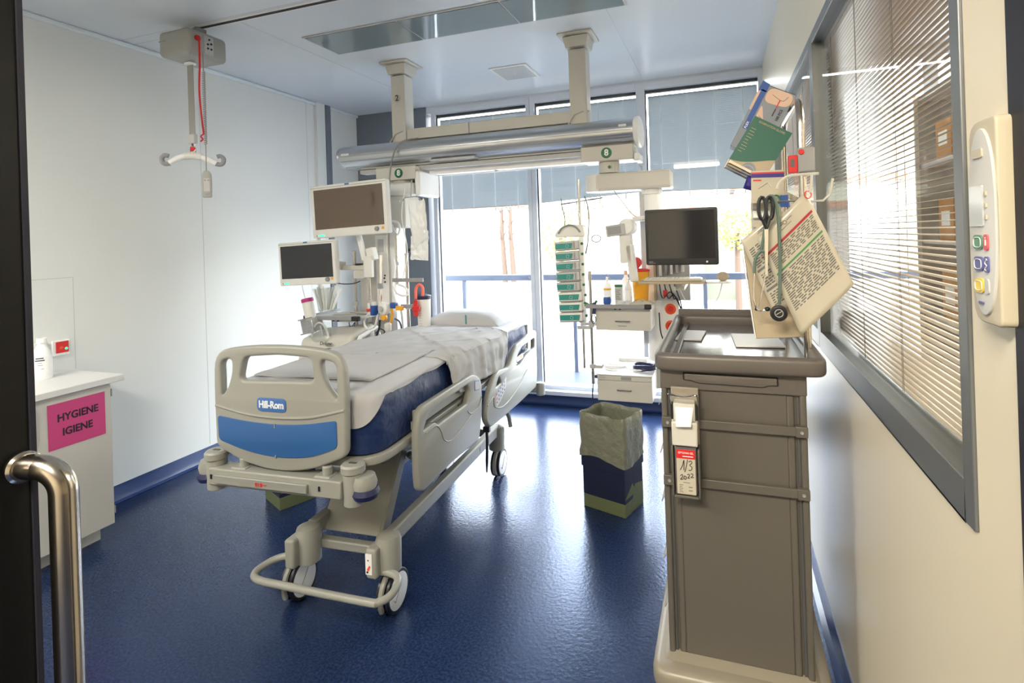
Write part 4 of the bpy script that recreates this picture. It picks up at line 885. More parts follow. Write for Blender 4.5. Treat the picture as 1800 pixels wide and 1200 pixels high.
# tube body: flattened cylinder with stepped facets
prof = []
for k in range(36):
    a = 2 * math.pi * k / 36; c, s_ = math.cos(a), math.sin(a)
    prof.append((0.150 * math.copysign(abs(c) ** 0.85, c), 0.093 * math.copysign(abs(s_) ** 0.9, s_)))
zc = 2.275 - ZC
x0, x1 = loc(-2.815, 0, 0)[0], loc(-0.520, 0, 0)[0]
MB().prism([(p[0], p[1]) for p in prof], (x0, 0, zc), (0, 1, 0), (0, 0, 1), x1 - x0).build('tube_body', 'alu', ob, ang=30)
gv = MB()
for a_ in (R(182), R(205), R(238)):
    c, s_ = math.cos(a_), math.sin(a_); yy = 0.1505 * math.copysign(abs(c) ** 0.85, c); z_ = 0.0935 * math.copysign(abs(s_) ** 0.9, s_)
    gv.box(x0 + 0.02, x1 - 0.005, yy - 0.001, yy + 0.002, zc + z_ - 0.002, zc + z_ + 0.002)
gv.build('body_groove', 'grey', ob)
MB().prism([(p[0] * 1.06, p[1] * 1.08) for p in prof], (x1, 0, zc), (0, 1, 0), (0, 0, 1), 0.035).build('end_cap', 'bright', ob, bev=0.012, seg=3, ang=60)
MB().prism([(p[0] * 0.97, p[1] * 0.97) for p in prof], (x0 - 0.03, 0, zc), (0, 1, 0), (0, 0, 1), 0.03).build('end_cap', 'alu', ob, bev=0.012, seg=3, ang=60)
MB().box(x0 + 0.03, x0 + 0.10, -0.152, -0.149, zc + 0.002, zc + 0.018).box(x1 - 0.09, x1 - 0.04, -0.150, -0.147, zc + 0.018, zc + 0.034).build('rail_label', 'papw', ob)
MB().box(loc(-2.02, 0, 0)[0], loc(-1.66, 0, 0)[0], -0.115, -0.05, zc - 0.0935, zc - 0.078).build('reading_lamp_lens', 'lgrey', ob)
MB().box(x0 + 0.12, x1 - 0.02, -0.045, 0.045, zc - 0.135, zc - 0.085).build('lower_rail', 'lgrey', ob, bev=0.004)
MB().box(x0 + 0.12, x1 - 0.02, -0.047, -0.043, zc - 0.1055, zc - 0.1005).build('rail_slot', 'dark', ob)
for xa, xb in ((-2.10, -1.62), (-1.58, -0.90)): MB().box(loc(xa, 0, 0)[0], loc(xb, 0, 0)[0], 0.05, 0.17, zc - 0.165, zc - 0.150).build('lamp_wing', 'clearw', ob, bev=0.003)
MB().box(loc(-2.12, 0, 0)[0], loc(-0.88, 0, 0)[0], 0.165, 0.175, zc - 0.17, zc - 0.145).box(loc(-2.12, 0, 0)[0], loc(-0.88, 0, 0)[0], 0.04, 0.05, zc - 0.17, zc - 0.10).build('lamp_wing_frame', 'bright', ob)

def carriage(xa, xb, za, zb, lab, side):
    cx = (xa + xb) / 2; t = thing('rail_carriage', lab, 'carriage', (cx, Y0, za), group=None)
    h = (xb - xa) / 2
    MB().box(-h, h, -0.105, 0.105, 0.0, zb - za).build('carriage_box', 'cream', t, bev=0.005)
    sx = 0.03 if side < 0 else 0.0
    ps = MB().lathe([(0.036, 0), (0.036, 0.0015), (0, 0.0015)], (sx, -0.1055, (zb - za) / 2), (0, -1, 0), 28).build('round_sign', 'green', t, label='round dark green sign')
    text('8', 0.058, 'lettering', 'btxt', ps, T(sx, -0.1085, (zb - za) / 2) @ XZ, bold=0.002)
    return t
cL = carriage(-2.505, -2.155, 2.065, 2.165, 'white rail carriage with green 8 sign above the plastic drip bags', -1)
MB().lathe([(0.085, -0.115), (0.085, -0.002)], (0.01, 0, 0)).build('neck', 'cream', cL)
MB().lathe([(0.012, 0), (0.012, 0.0015), (0, 0.0015)], (0.0, -0.0835, -0.06), (0, -1, 0)).build('green_dot', 'green', cL)
MB().box(0.160, 0.205, -0.10, 0.20, -0.13, 0.06).build('hanging_shroud', 'bright', cL, bev=0.015, seg=3)
MB().box(0.095, 0.158, -0.05, 0.16, -0.13, -0.015).build('cable_bundle_box', 'black', cL, bev=0.01)
cR_ = carriage(-0.878, -0.528, 2.088, 2.188, 'white rail carriage with green 8 sign above the right pendant arm', 1)
MB().box(0.176, 0.21, -0.09, 0.10, -0.01, 0.04).build('end_block', 'bright', cR_, bev=0.006)
MB().lathe([(0.070, -0.075), (0.070, -0.002)], (-0.005, 0, 0)).build('neck', 'cream', cR_)
MB().lathe([(0.011, 0), (0.011, 0.0015), (0, 0.0015)], (0.01, -0.0685, -0.04), (0, -1, 0)).build('green_dot', 'green', cR_)

# ------------------------------------------------------------------ right pendant
pr = thing('pendant_arm', 'white ceiling pendant with swivel arm and column carrying the infusion side equipment', 'equipment pendant', (-0.43, Y0, 0.62))
def pl_(x, z): return (x + 0.43, z - 0.62)
MB().box(-0.36, 0.135, -0.10, 0.10, 1.268, 1.385).build('arm', 'cream', pr, bev=0.012, seg=3)
MB().lathe([(0.10, 0), (0.10, 0.115)], (-0.345, 0, 1.269)).build('arm_knuckle', 'white', pr, bev=0.008)
MB().box(-0.335, 0.128, -0.104, -0.098, 1.283, 1.370).build('arm_panel', 'cream', pr, bev=0.002)
MB().cyl((0.0, 0, 0.14), (0.0, 0, 1.27), 0.056, n=28).build('column', 'bright', pr)
MB().cyl((0.0, 0, 1.235), (0.0, 0, 1.27), 0.068, n=28).build('column_collar', 'bright', pr)
MB().box(-0.075, -0.045, -0.03, 0.03, 0.25, 1.25).build('column_channel', 'lgrey', pr, bev=0.003)
MB().box(0.035, 0.155, -0.03, 0.06, 0.17, 0.62).build('socket_column', 'white', pr, bev=0.004)
for z in (0.48, 0.37): 
    s = MB().lathe([(0.036, 0), (0.034, 0.003), (0.027, 0.004), (0.024, -0.006), (0, -0.006)], (0.10, -0.0305, z), (0, -1, 0), 24).build('power_socket', 'orange', pr, label='orange-red power socket')
    MB().cyl((0.10, -0.034, z), (0.10, -0.035, z), 0.020, n=18).build('socket_face', 'red', s)
for z, x in ((0.29, 0.08), (0.26, 0.08), (0.29, 0.10), (0.23, 0.115), (0.26, 0.10)): MB().cyl((x, -0.0305, z), (x, -0.033, z), 0.005, n=8).build('data_port', 'black', pr)
# upper drawer unit
def cabbox(name, lab, x0, x1, y0, y1, z0, z1, topm):
    t = thing(name, lab, 'drawer unit', ((x0 + x1) / 2, (y0 + y1) / 2, z0))
    w_, d_, h_ = (x1 - x0) / 2, (y1 - y0) / 2, z1 - z0
    MB().box(-w_, w_, -d_ + 0.006, d_, 0, h_).build('body', 'bright', t, bev=0.003)
    return t, w_, d_, h_
t, w_, d_, h_ = cabbox('drawer_unit', 'white pendant shelf with drawer under the bottles and sharps bin', -0.770, -0.428, 3.30, 3.72, 0.998, 1.150, 'x')
MB().box(-w_, w_, -d_ - 0.006, -d_ + 0.006, 0.0, h_ - 0.034).build('drawer', 'cream', t, bev=0.003)
MB().box(-w_, w_, -d_ - 0.002, -d_ + 0.006, h_ - 0.032, h_ - 0.004).build('upper_panel', 'lgrey', t, bev=0.002)
MB().tube([(-0.045, -d_ - 0.004, 0.057), (-0.045, -d_ - 0.022, 0.060), (0.045, -d_ - 0.022, 0.060), (0.045, -d_ - 0.004, 0.057)], 0.004, 8).build('drawer_handle', 'rod', t)
MB().box(-0.03, 0.025, -d_ - 0.0075, -d_ - 0.005, 0.026, 0.031).build('name_slot', 'grey', t)
MB().box(-w_ - 0.02, w_ + 0.005, -d_ - 0.03, d_, h_ + 0.000, h_ + 0.006).build('shelf_top', 'bright', t, bev=0.002)
MB().box(-w_ - 0.055, w_ - 0.03, -d_ - 0.040, -d_ - 0.028, h_ - 0.012, h_ + 0.014).build('accessory_rail', 'grey', t, bev=0.002)
MB().box(w_ - 0.03, w_ + 0.012, -d_ - 0.045, -d_ - 0.02, h_ - 0.014, h_ + 0.016).build('rail_end', 'black', t, bev=0.006)
MB().cyl((-0.045, -d_ - 0.003, h_ - 0.018), (-0.045, -d_ - 0.006, h_ - 0.018), 0.007, n=14).build('green_lamp', 'green', t); MB().cyl((-0.015, -d_ - 0.003, h_ - 0.018), (-0.015, -d_ - 0.006, h_ - 0.018), 0.007, n=14).build('blue_lamp', 'blued', t)
MB().box(w_, w_ + 0.002, -0.10, 0.06, 0.02, 0.115).build('side_panel', 'white', t, bev=0.001)
MB().box(w_ + 0.008, w_ + 0.018, 0.10, 0.12, -0.02, 0.075).box(w_ + 0.020, w_ + 0.03, 0.17, 0.19, 0.0, 0.10).build('side_bar', 'grey', t)
UX, UZ = -0.599, 1.156
t, w_, d_, h_ = cabbox('drawer_unit', 'white drawer box hanging low on the pendant above the waste bin', -0.787, -0.440, 3.36, 3.78, 0.535, 0.700, 'x')
MB().box(-w_, w_, -d_ - 0.006, -d_ + 0.006, 0.0, h_ - 0.036).build('drawer', 'cream', t, bev=0.003)
MB().box(-w_, w_, -d_ - 0.002, -d_ + 0.006, h_ - 0.034, h_ - 0.004).build('upper_panel', 'cream', t, bev=0.002)
MB().tube([(-0.045, -d_ - 0.004, 0.072), (-0.045, -d_ - 0.022, 0.076), (0.045, -d_ - 0.022, 0.076), (0.045, -d_ - 0.004, 0.072)], 0.0045, 8).build('drawer_handle', 'rod', t)
MB().box(-0.02, 0.045, -d_ - 0.0045, -d_ - 0.001, h_ - 0.028, h_ - 0.008).build('display', 'grey', t); MB().box(-0.165, -0.12, -d_ - 0.0035, -d_ - 0.001, h_ - 0.022, h_ - 0.012).build('badge', 'lgrey', t)
MB().box(-w_ - 0.005, w_ + 0.005, -d_ - 0.012, d_, h_, h_ + 0.006).build('shelf_top', 'bright', t, bev=0.002)
MB().box(-0.10, 0.10, 0.14, 0.20, h_ + 0.006, h_ + 0.03).box(0.16, 0.20, 0.05, 0.21, 0.02, 0.62).build('bracket', 'cream', t, bev=0.003)
MB().cyl((-w_ - 0.02, -d_ + 0.02, h_ - 0.02), (-w_, -d_ + 0.02, h_ - 0.02), 0.011, n=12).build('clamp_knob', 'black', t)
LX, LZ = -0.6135, 0.706
# cable coils on the lower box
def coil(name, lab, x, y, z, r, th, m, turns=5, tail=None, cat='cable'):
    pts = [(r * (1 - 0.03 * (k % 9) / 9) * math.cos(k * 0.35), r * 0.75 * math.sin(k * 0.35), th * (0.8 + 0.55 * (k // 18)) + th * 0.4 * math.sin(k * 0.9)) for k in range(int(turns * 18))]
    if tail: pts += tail
    o_ = MB().tube(pts, th, 7).build(name, m); o_.location = (x, y, z); tag(o_, lab, cat); return o_
coil('cable_coil', 'coiled white cable lying on the low drawer box', -0.70, 3.52, LZ + 0.004, 0.075, 0.0055, 'tube', 5, [(0.10, -0.06, 0.008), (0.16, -0.08, 0.007), (0.20, -0.07, 0.007)])
coil('cable_coil', 'coiled dark purple pressure cuff tube on the low drawer box beside the trolley', -0.505, 3.50, LZ + 0.004, 0.068, 0.009, 'navy', 5)
# monitor, keyboard
mo = thing('monitor', 'black flat-screen monitor on the right pendant', 'monitor', (-0.225, 3.22, 1.572), R(-8), rot=(R(0), 0, R(-6)))
plate([roundpoly(rect(-0.208, 0.208, -0.165, 0.165), 0.012)], 0.030, 'casing', 'black', mo, XZ, 0.004)
plate([rect(-0.192, 0.192, -0.128, 0.150)], 0.002, 'screen', 'screen', mo, T(0, -0.0155, 0) @ XZ)
MB().cyl((0.145, -0.0145, -0.147), (0.145, -0.017, -0.147), 0.006, n=14).build('power_button', 'bright', mo)
MB().box(-0.06, 0.06, 0.015, 0.05, -0.06, 0.06).box(-0.02, 0.02, 0.05, 0.36, -0.015, 0.015).build('mount', 'grey', mo, bev=0.004)
MB().box(-0.19, -0.165, -0.0165, -0.0145, -0.148, -0.144).box(-0.19, -0.150, -0.0165, -0.0145, -0.155, -0.153).build('maker_mark', 'grey', mo)
kt = thing('keyboard_tray', 'beige keyboard shelf with mouse pad wing below the black monitor', 'keyboard tray', (-0.26, 3.12, 1.315))
MB().prism(roundpoly([(-0.20, -0.07), (0.17, -0.07), (0.17, 0.10), (-0.20, 0.10)], 0.02), (0, 0, -0.006), (1, 0, 0), (0, 1, 0), 0.014).build('shelf', 'card', kt, bev=0.003)
MB().box(-0.17, 0.15, -0.05, 0.07, 0.0085, 0.020).build('keyboard', 'paper', kt, bev=0.003)
kk = MB()
for i in range(15):
    for j in range(5): kk.box(-0.163 + i * 0.0205, -0.146 + i * 0.0205, -0.042 + j * 0.021, -0.025 + j * 0.021, 0.020, 0.024)
kk.build('keys', 'cream', kt, kind='stuff')
MB().prism(roundpoly([(0.17, -0.05), (0.29, -0.05), (0.31, 0.0), (0.29, 0.07), (0.17, 0.06)], 0.02), (0, 0, -0.004), (1, 0, 0), (0, 1, 0), 0.010).build('mouse_wing', 'bright', kt, bev=0.002)
MB().cyl((0.02, 0.03, -0.045), (0.02, 0.03, -0.006), 0.020).box(-0.01, 0.05, 0.02, 0.44, -0.05, -0.03).build('tray_arm', 'cream', kt)
ms = MB().sphere((0, 0, 0.0), 0.034, 16, (1, 1.3, 0.75)).build('computer_mouse', 'card'); ms.location = (0.0, 3.12, 1.345); tag(ms, 'beige computer mouse on the small wing right of the keyboard', 'mouse')

# infusion pumps
PX0 = ay(1003, 500, 3.30)
st = thing('pump_rack', 'tall white docking rack with curved carrying handle holding eight infusion pumps', 'pump rack', (-0.900, 3.36, 1.04))
MB().box(0.030, 0.062, -0.05, 0.05, 0.0, 0.56).build('spine', 'bright', st, bev=0.006)
MB().box(0.018, 0.032, -0.055, 0.03, 0.0, 0.22).build('lower_bracket', 'grey', st)
hood = roundpoly([(-0.130, 0.0), (-0.12, 0.035), (-0.08, 0.068), (-0.03, 0.082), (0.055, 0.078), (0.075, 0.0)], 0.02)
plate([hood], 0.11, 'hood', 'white', st, T(0, 0, 0.550) @ XZ, 0.006)
MB().tube(catmull([(-0.10, -0.062, 0.575), (-0.07, -0.066, 0.612), (-0.02, -0.068, 0.627), (0.02, -0.066, 0.612), (0.045, -0.062, 0.580)], 5), 0.006, 8).build('carry_handle', 'grey', st)
pump0 = None
ords = ['topmost', 'second from the top', 'third from the top', 'fourth from the top', 'fourth from the bottom', 'third from the bottom', 'second from the bottom', 'lowest']
def make_pump(kind):
    t = thing('infusion_pump', '', 'infusion pump')
    MB().hexa([(-0.120, -0.075, 0), (0.030, -0.075, 0), (0.030, 0.04, 0), (-0.120, 0.04, 0)], [(-0.125, -0.068, 0.054), (0.030, -0.068, 0.054), (0.030, 0.04, 0.054), (-0.125, 0.04, 0.054)]).build('housing', 'lgrey' if kind else 'white', t, bev=0.003)
    x1_ = 0.0 if kind else 0.022
    MB().prism([(-0.117, 0.008), (x1_ - 0.012, 0.006), (x1_ - 0.004, 0.040), (-0.115, 0.042)], (0, -0.0755, 0.0), (1, 0, 0), (0, 0, 1), 0.002).build('teal_display', 'teal', t)
    ic = MB()
    for a in range(4): ic.tube([(-0.038 + 0.010 * math.cos(R(90 * a + 30 * k)), -0.0775, 0.023 + 0.010 * math.sin(R(90 * a + 30 * k))) for k in range(3)], 0.0009, 4)
    ic.box(-0.107, -0.078, -0.0772, -0.0762, 0.028, 0.031).box(-0.107, -0.085, -0.0772, -0.0762, 0.020, 0.022).box(-0.107, -0.087, -0.0772, -0.0762, 0.012, 0.014)
    ic.build('display_mark', 'btxt', t)
    if kind: MB().box(0.005, 0.011, -0.079, -0.074, 0.006, 0.046).build('door_catch', 'grey', t, bev=0.001)
    MB().box(-0.123, 0.034, -0.071, 0.038, -0.006, -0.001).build('shadow_gap', 'grey', t)
    MB().lathe([(0.006, 0), (0.009, 0.006), (0.004, 0.012), (0.007, 0.018)], (0.052, -0.052, 0.030), (0.4, -1, 0.2), 10).build('green_valve', 'green', t)
    return t
pA = make_pump(True); pB = make_pump(False)
for k in range(8):
    src = pA if k < 5 else pB
    t = src if k in (0, 5) else copy_tree(src)
    t.location = (-0.897 + 0.001 * k + (0.008 if k > 4 else 0), 3.35, 1.04 + 0.0655 * (7 - k) + 0.004 + 0.010); t.rotation_euler = (0, R(-3), 0)
    t['label'] = 'infusion pump with teal display, %s in the rack of eight' % ords[k]; t['group'] = 'infusion pumps in the rack'
# poles
ip = thing('infusion_pole', 'steel infusion pole with a row of hooks at the top, behind the pumps', 'infusion pole', (-0.885, 3.42, 0.72))
MB().cyl((0, 0, 0), (0, 0, 1.25), 0.0085, n=12).build('pole', 'rod', ip)
MB().cyl((0, 0, 0.28), (0, 0, 0.31), 0.018).box(0, 0.14, -0.012, 0.012, 0.285, 0.305).cyl((0, 0, 1.0), (0, 0, 1.03), 0.013).build('pole_clamp', 'bright', ip)
hkz = 1.075
MB().tube([(-0.13, 0, hkz + 0.015), (0.16, 0, hkz + 0.045)], 0.004, 8).build('hook_bar', 'rod', ip)
for i in range(6):
    x = -0.12 + i * 0.052; z = hkz + 0.016 + i * 0.0054
    MB().tube(catmull([(x, 0, z), (x, 0, z - 0.05), (x + 0.008, 0, z - 0.066), (x + 0.018, 0, z - 0.058), (x + 0.016, 0, z - 0.04)], 3), 0.0026, 6).build('hook', 'rod', ip)
ip2 = thing('infusion_pole', 'short steel pole between the pumps and the shelf with bottles', 'infusion pole', (-0.800, 3.30, 0.655))
MB().cyl((0, 0, 0), (0, 0, 0.715), 0.0095, n=12).build('pole', 'rod', ip2)
MB().cyl((0, 0, 0.10), (0, 0, 0.125), 0.02).box(0.0, 0.06, -0.01, 0.05, 0.10, 0.12).cyl((0, 0, 0.36), (0, 0, 0.40), 0.018).box(-0.09, 0.0, -0.008, 0.012, 0.345, 0.365).build('pole_clamp', 'lgrey', ip2)
MB().tube([(-0.04, -0.01, 0.515), (0.0, -0.02, 0.50), (0.03, -0.02, 0.512), (0.045, -0.02, 0.53)], 0.008, 8).build('clamp_lever', 'green', ip2)
def hang(name, lab, pts, r, m, cat='tube'):
    return tag(MB().tube(catmull(pts, 6), r, 6).build(name, m), lab, cat)
hang('hanging_tube', 'grey tube loop hanging from the leftmost infusion hook', [(-1.008, 3.415, 1.85), (-1.000, 3.41, 1.79), (-0.985, 3.41, 1.72), (-0.988, 3.41, 1.66)], 0.0035, 'gcable')
hang('hanging_tube', 'grey tube hanging from a middle hook beside the pump rack', [(-0.838, 3.38, 1.855), (-0.815, 3.37, 1.78), (-0.812, 3.37, 1.68), (-0.822, 3.36, 1.55), (-0.835, 3.35, 1.48)], 0.0035, 'gcable')
hang('power_cord', 'thin black cord dropping from the short pole to the floor behind the bin', [(-0.805, 3.32, 0.66), (-0.815, 3.33, 0.55), (-0.79, 3.34, 0.42), (-0.74, 3.36, 0.33), (-0.70, 3.38, 0.15), (-0.69, 3.40, 0.006)], 0.004, 'black', 'cord')
hang('monitor_cable', 'thin grey cable running from the pendant arm down to the column', [(-0.66, 3.47, 1.885), (-0.60, 3.47, 1.80), (-0.54, 3.48, 1.72), (-0.47, 3.50, 1.69)], 0.003, 'grey', 'cable')
hang('power_cord', 'black power cord looping from the socket column beside the trolley', [(-0.40, 3.52, 1.08), (-0.39, 3.50, 0.95), (-0.35, 3.50, 0.87), (-0.30, 3.50, 0.92), (-0.29, 3.52, 1.0)], 0.004, 'black', 'cord')
hang('keyboard_cable', 'thin white cable hanging in a long loop below the keyboard tray', [(-0.25, 3.15, 1.30), (-0.20, 3.18, 1.18), (-0.17, 3.2, 1.11), (-0.10, 3.2, 1.13), (-0.03, 3.18, 1.22), (0.0, 3.15, 1.33)], 0.0022, 'tube', 'cable')
# small monitor on arm
sm_ = thing('patient_monitor', 'small white patient monitor head on an angled arm above the bottles', 'monitor', (-0.610, 3.30, 1.625), R(0), rot=(0, R(-6), R(-8)))
MB().box(-0.075, 0.050, -0.02, 0.04, -0.035, 0.035).build('casing', 'lgrey', sm_, bev=0.006)
MB().box(-0.062, 0.025, -0.0225, -0.019, -0.024, 0.024).build('screen', 'grey', sm_, bev=0.001)
MB().lathe([(0.040, -0.03), (0.052, -0.02), (0.052, 0.04), (0.03, 0.06)], (0.055, 0.02, 0.01), (0, 1, 0), 24).build('pivot', 'bright', sm_)
MB().hexa([(-0.015, 0.0, -0.21), (0.06, 0.0, -0.21), (0.06, 0.05, -0.21), (-0.015, 0.05, -0.21)], [(0.0, 0.0, -0.03), (0.075, 0.0, -0.03), (0.075, 0.05, -0.03), (0.0, 0.05, -0.03)]).box(0.03, 0.075, 0.0, 0.05, -0.33, -0.10).build('arm', 'white', sm_, bev=0.006)
MB().box(0.09, 0.20, 0.03, 0.30, 0.04, 0.065).build('wall_arm', 'white', sm_, bev=0.004)
coil('cable_coil', 'bundle of thin grey sensor cable hanging left of the small patient monitor', -0.75, 3.30, 1.575, 0.03, 0.003, 'grey', 5).rotation_euler = (R(90), 0, 0)
hang('sensor_cable', 'thin grey sensor cable hanging between small patient monitor and bottles', [(-0.75, 3.30, 1.545), (-0.755, 3.32, 1.45), (-0.71, 3.35, 1.36), (-0.66, 3.37, 1.27)], 0.0022, 'grey', 'cable')
# things on the upper shelf
def bottle(loc_, r, h, m, lab, capm='bright', neck=0.35, caph=0.03, label_m='papw', band=None):
    t = thing('bottle', lab, 'bottle', loc_)
    MB().lathe([(0, 0), (r * 0.92, 0), (r, 0.004), (r, h * 0.62), (r * 0.85, h * 0.72), (r * neck, h * 0.80), (r * neck, h * 0.86), (0, h * 0.86)], n=24).build('bottle_body', m, t, ang=50)
    MB().lathe([(0, h * 0.86), (r * neck * 1.15, h * 0.86), (r * neck * 1.0, h), (0, h)], n=18).build('cap', capm, t)
    if label_m: MB().lathe([(r + 0.0006, h * 0.12), (r + 0.0006, h * 0.52)], n=24).build('bottle_label', label_m, t)
    if band: MB().lathe([(r + 0.0012, h * 0.50), (r + 0.0012, h * 0.57)], n=24).build('coloured_band', band, t)
    return t
zt = UZ
b_ = bottle((-0.715, 3.42, zt), 0.026, 0.165, 'clearw', 'milky spray bottle with yellow band on the pendant shelf', 'bright', 0.3, band='yellow')
t = thing('bottle', 'small royal blue bottle standing at the left front of the pendant shelf', 'bottle', (-0.700, 3.325, zt))
MB().lathe([(0, 0), (0.020, 0), (0.024, 0.01), (0.025, 0.035), (0.021, 0.048), (0, 0.048)], n=20).build('bottle_body', 'blued', t); MB().cyl((0, 0, 0.047), (0, 0, 0.052), 0.018).build('cap', 'bright', t)
t = thing('medicine_box', 'tall slim white carton with dark green top band on the pendant shelf', 'box', (-0.630, 3.36, zt))
MB().box(-0.023, 0.023, -0.015, 0.015, 0, 0.125).build('carton', 'lgrey', t, bev=0.001); MB().box(-0.0235, 0.0235, -0.0155, 0.0155, 0.108, 0.122).build('green_band', 'green', t)
pl2 = MB()
for i in range(7): pl2.box(-0.018, 0.015 - (i % 3) * 0.005, -0.0162, -0.0153, 0.03 + i * 0.0095, 0.033 + i * 0.0095)
pl2.build('printed_text', 'inkg', t)
bottle((-0.575, 3.40, zt), 0.022, 0.16, 'clearw', 'slim clear bottle with small blue mark beside the sharps bin', 'bright', 0.4)
bottle((-0.610, 3.52, zt), 0.026, 0.20, 'bright', 'white bottle with pink cap at the back of the pendant shelf', 'glovebge', 0.45)
t = thing('water_bottle', 'small clear cup with light blue rim on the pendant shelf', 'cup', (-0.605, 3.315, zt))
MB().lathe([(0, 0), (0.022, 0), (0.026, 0.02), (0.024, 0.022), (0.0, 0.006)], n=20).build('cup_body', 'clearw', t)
sbn = thing('sharps_bin', 'yellow sharps container with open red lid', 'sharps container', (-0.505, 3.46, zt))
MB().lathe([(0, 0), (0.043, 0), (0.046, 0.01), (0.058, 0.20), (0.058, 0.205), (0, 0.205)], n=32).build('container', 'yellow', sbn)
MB().lathe([(0.061, 0.198), (0.062, 0.208), (0.048, 0.214), (0.046, 0.206), (0.0, 0.206)], n=32).build('rim_lid', 'red', sbn)
plate([roundpoly([(0.034 * math.cos(R(a)), 0.036 * math.sin(R(a)) + 0.034) for a in range(-60, 241, 20)] + [(-0.012, -0.006), (0.012, -0.006)], 0.004, 2)], 0.004, 'flap', 'red', sbn, T(-0.018, -0.02, 0.222) @ XZ, 0.001)
def crumple(name, lab, c, sz, m, seed, cat='packaging', z=0.02):
    def f(u, v):
        a = (u - 0.5) * sz[0]; b = (v - 0.5) * sz[1]; e = min(u, 1 - u, v, 1 - v)
        return Vector((a, b, 0.004 + (z * min(1, e * 5)) * (0.5 + 0.9 * abs(noise.noise(Vector((a * 30, b * 30, seed)))))))
    o_ = MB().grid(f, 18, 14).build(name, m, None, solid=0.0012, ang=25); o_.location = c; return tag(o_, lab, cat)
crumple('sterile_packs', 'loose heap of greenish-white sterile packs on the shelf in front of the sharps bin', (-0.485, 3.34, zt), (0.15, 0.08), 'paper', 3, z=0.028)
bh = thing('strap_clip', 'navy blue cuff strap hanging at the left end of the pendant shelf rail', 'strap', (-0.775, 3.27, 1.13))
MB().hexa([(-0.012, 0, -0.03), (0.010, 0, -0.03), (0.010, 0.008, -0.03), (-0.012, 0.008, -0.03)], [(-0.005, 0, 0.045), (0.018, 0, 0.045), (0.018, 0.008, 0.045), (-0.005, 0.008, 0.045)]).build('strap', 'navy', bh, bev=0.002)
MB().tube([(-0.004 + 0.014 * math.sin(R(a)), 0.004, -0.062 + 0.026 * math.cos(R(a))) for a in range(0, 360, 30)], 0.003, 6, closed=True).build('loop', 'navy', bh)
# gear behind the monitor
t = thing('cable_organiser', 'bundle of cables and folders hanging behind the keyboard tray', 'cable holder', (-0.36, 3.52, 1.16))
MB().box(-0.05, 0.16, 0, 0.04, 0, 0.30).build('backplate', 'lgrey', t, bev=0.004)
MB().box(-0.065, -0.05, -0.02, 0.03, 0.0, 0.34).build('brown_edge', 'card', t)
for i in range(5): MB().box(-0.03 + i * 0.035, -0.012 + i * 0.035, -0.03, 0.0, 0.16 + 0.006 * i, 0.32).build('pouch', ['papw', 'grey', 'white', 'lgrey', 'white'][i], t, bev=0.003)
for i in range(4): MB().tube(catmull([(-0.03 + i * 0.03, -0.03, 0.12), (-0.01 + i * 0.035, -0.05, 0.02), (0.04 + i * 0.02, -0.05, 0.06 - 0.02 * i), (0.09 + 0.01 * i, -0.04, 0.0 - 0.04 * i)], 5), 0.004, 6).build('cable', 'black', t)
MB().box(-0.005, 0.02, -0.05, -0.03, 0.03, 0.07).build('red_connector', 'red', t)

# ------------------------------------------------------------------ left pendant
PLX, PLY = -2.60, 3.55
pp = thing('equipment_column', 'wide white equipment column of the left pendant behind the monitors', 'equipment pendant', (PLX, PLY, 0.72))
MB().box(-0.09, 0.165, -0.06, 0.10, 0.0, 0.98).build('column_body', 'cream', pp, bev=0.006)
MB().box(0.165, 0.215, -0.03, 0.12, -0.05, 1.02).build('side_panel', 'bright', pp, bev=0.004)
MB().box(0.06, 0.17, -0.064, -0.058, 0.35, 0.93).build('front_panel', 'white', pp, bev=0.003)
MB().box(0.085, 0.135, -0.067, -0.062, 0.80, 0.90).build('recess', 'lgrey', pp)
MB().box(0.03, 0.36, -0.10, 0.10, 0.98, 1.22).build('neck_block', 'cream', pp, bev=0.008)
MB().box(-0.10, 0.42, -0.08, 0.10, 1.22, 1.32).build('upper_arm', 'white', pp, bev=0.012)
for x, z in ((-0.075, 0.32), (-0.075, 0.14), (-0.075, 0.03), (0.10, 0.34), (0.14, 0.10), (0.15, 0.01)):
    MB().lathe([(0.028, 0), (0.027, 0.004), (0.0, 0.004)], (x, -0.061, z), (0, -1, 0), 20).build('power_socket', 'orange', pp, label='orange-red socket')
for x, z in ((0.105, 0.60), (0.135, 0.60), (0.105, 0.56), (0.14, 0.62), (0.14, 0.57)): MB().cyl((x, -0.062, z), (x, -0.066, z), 0.008, n=10).build('gas_port', 'black', pp)
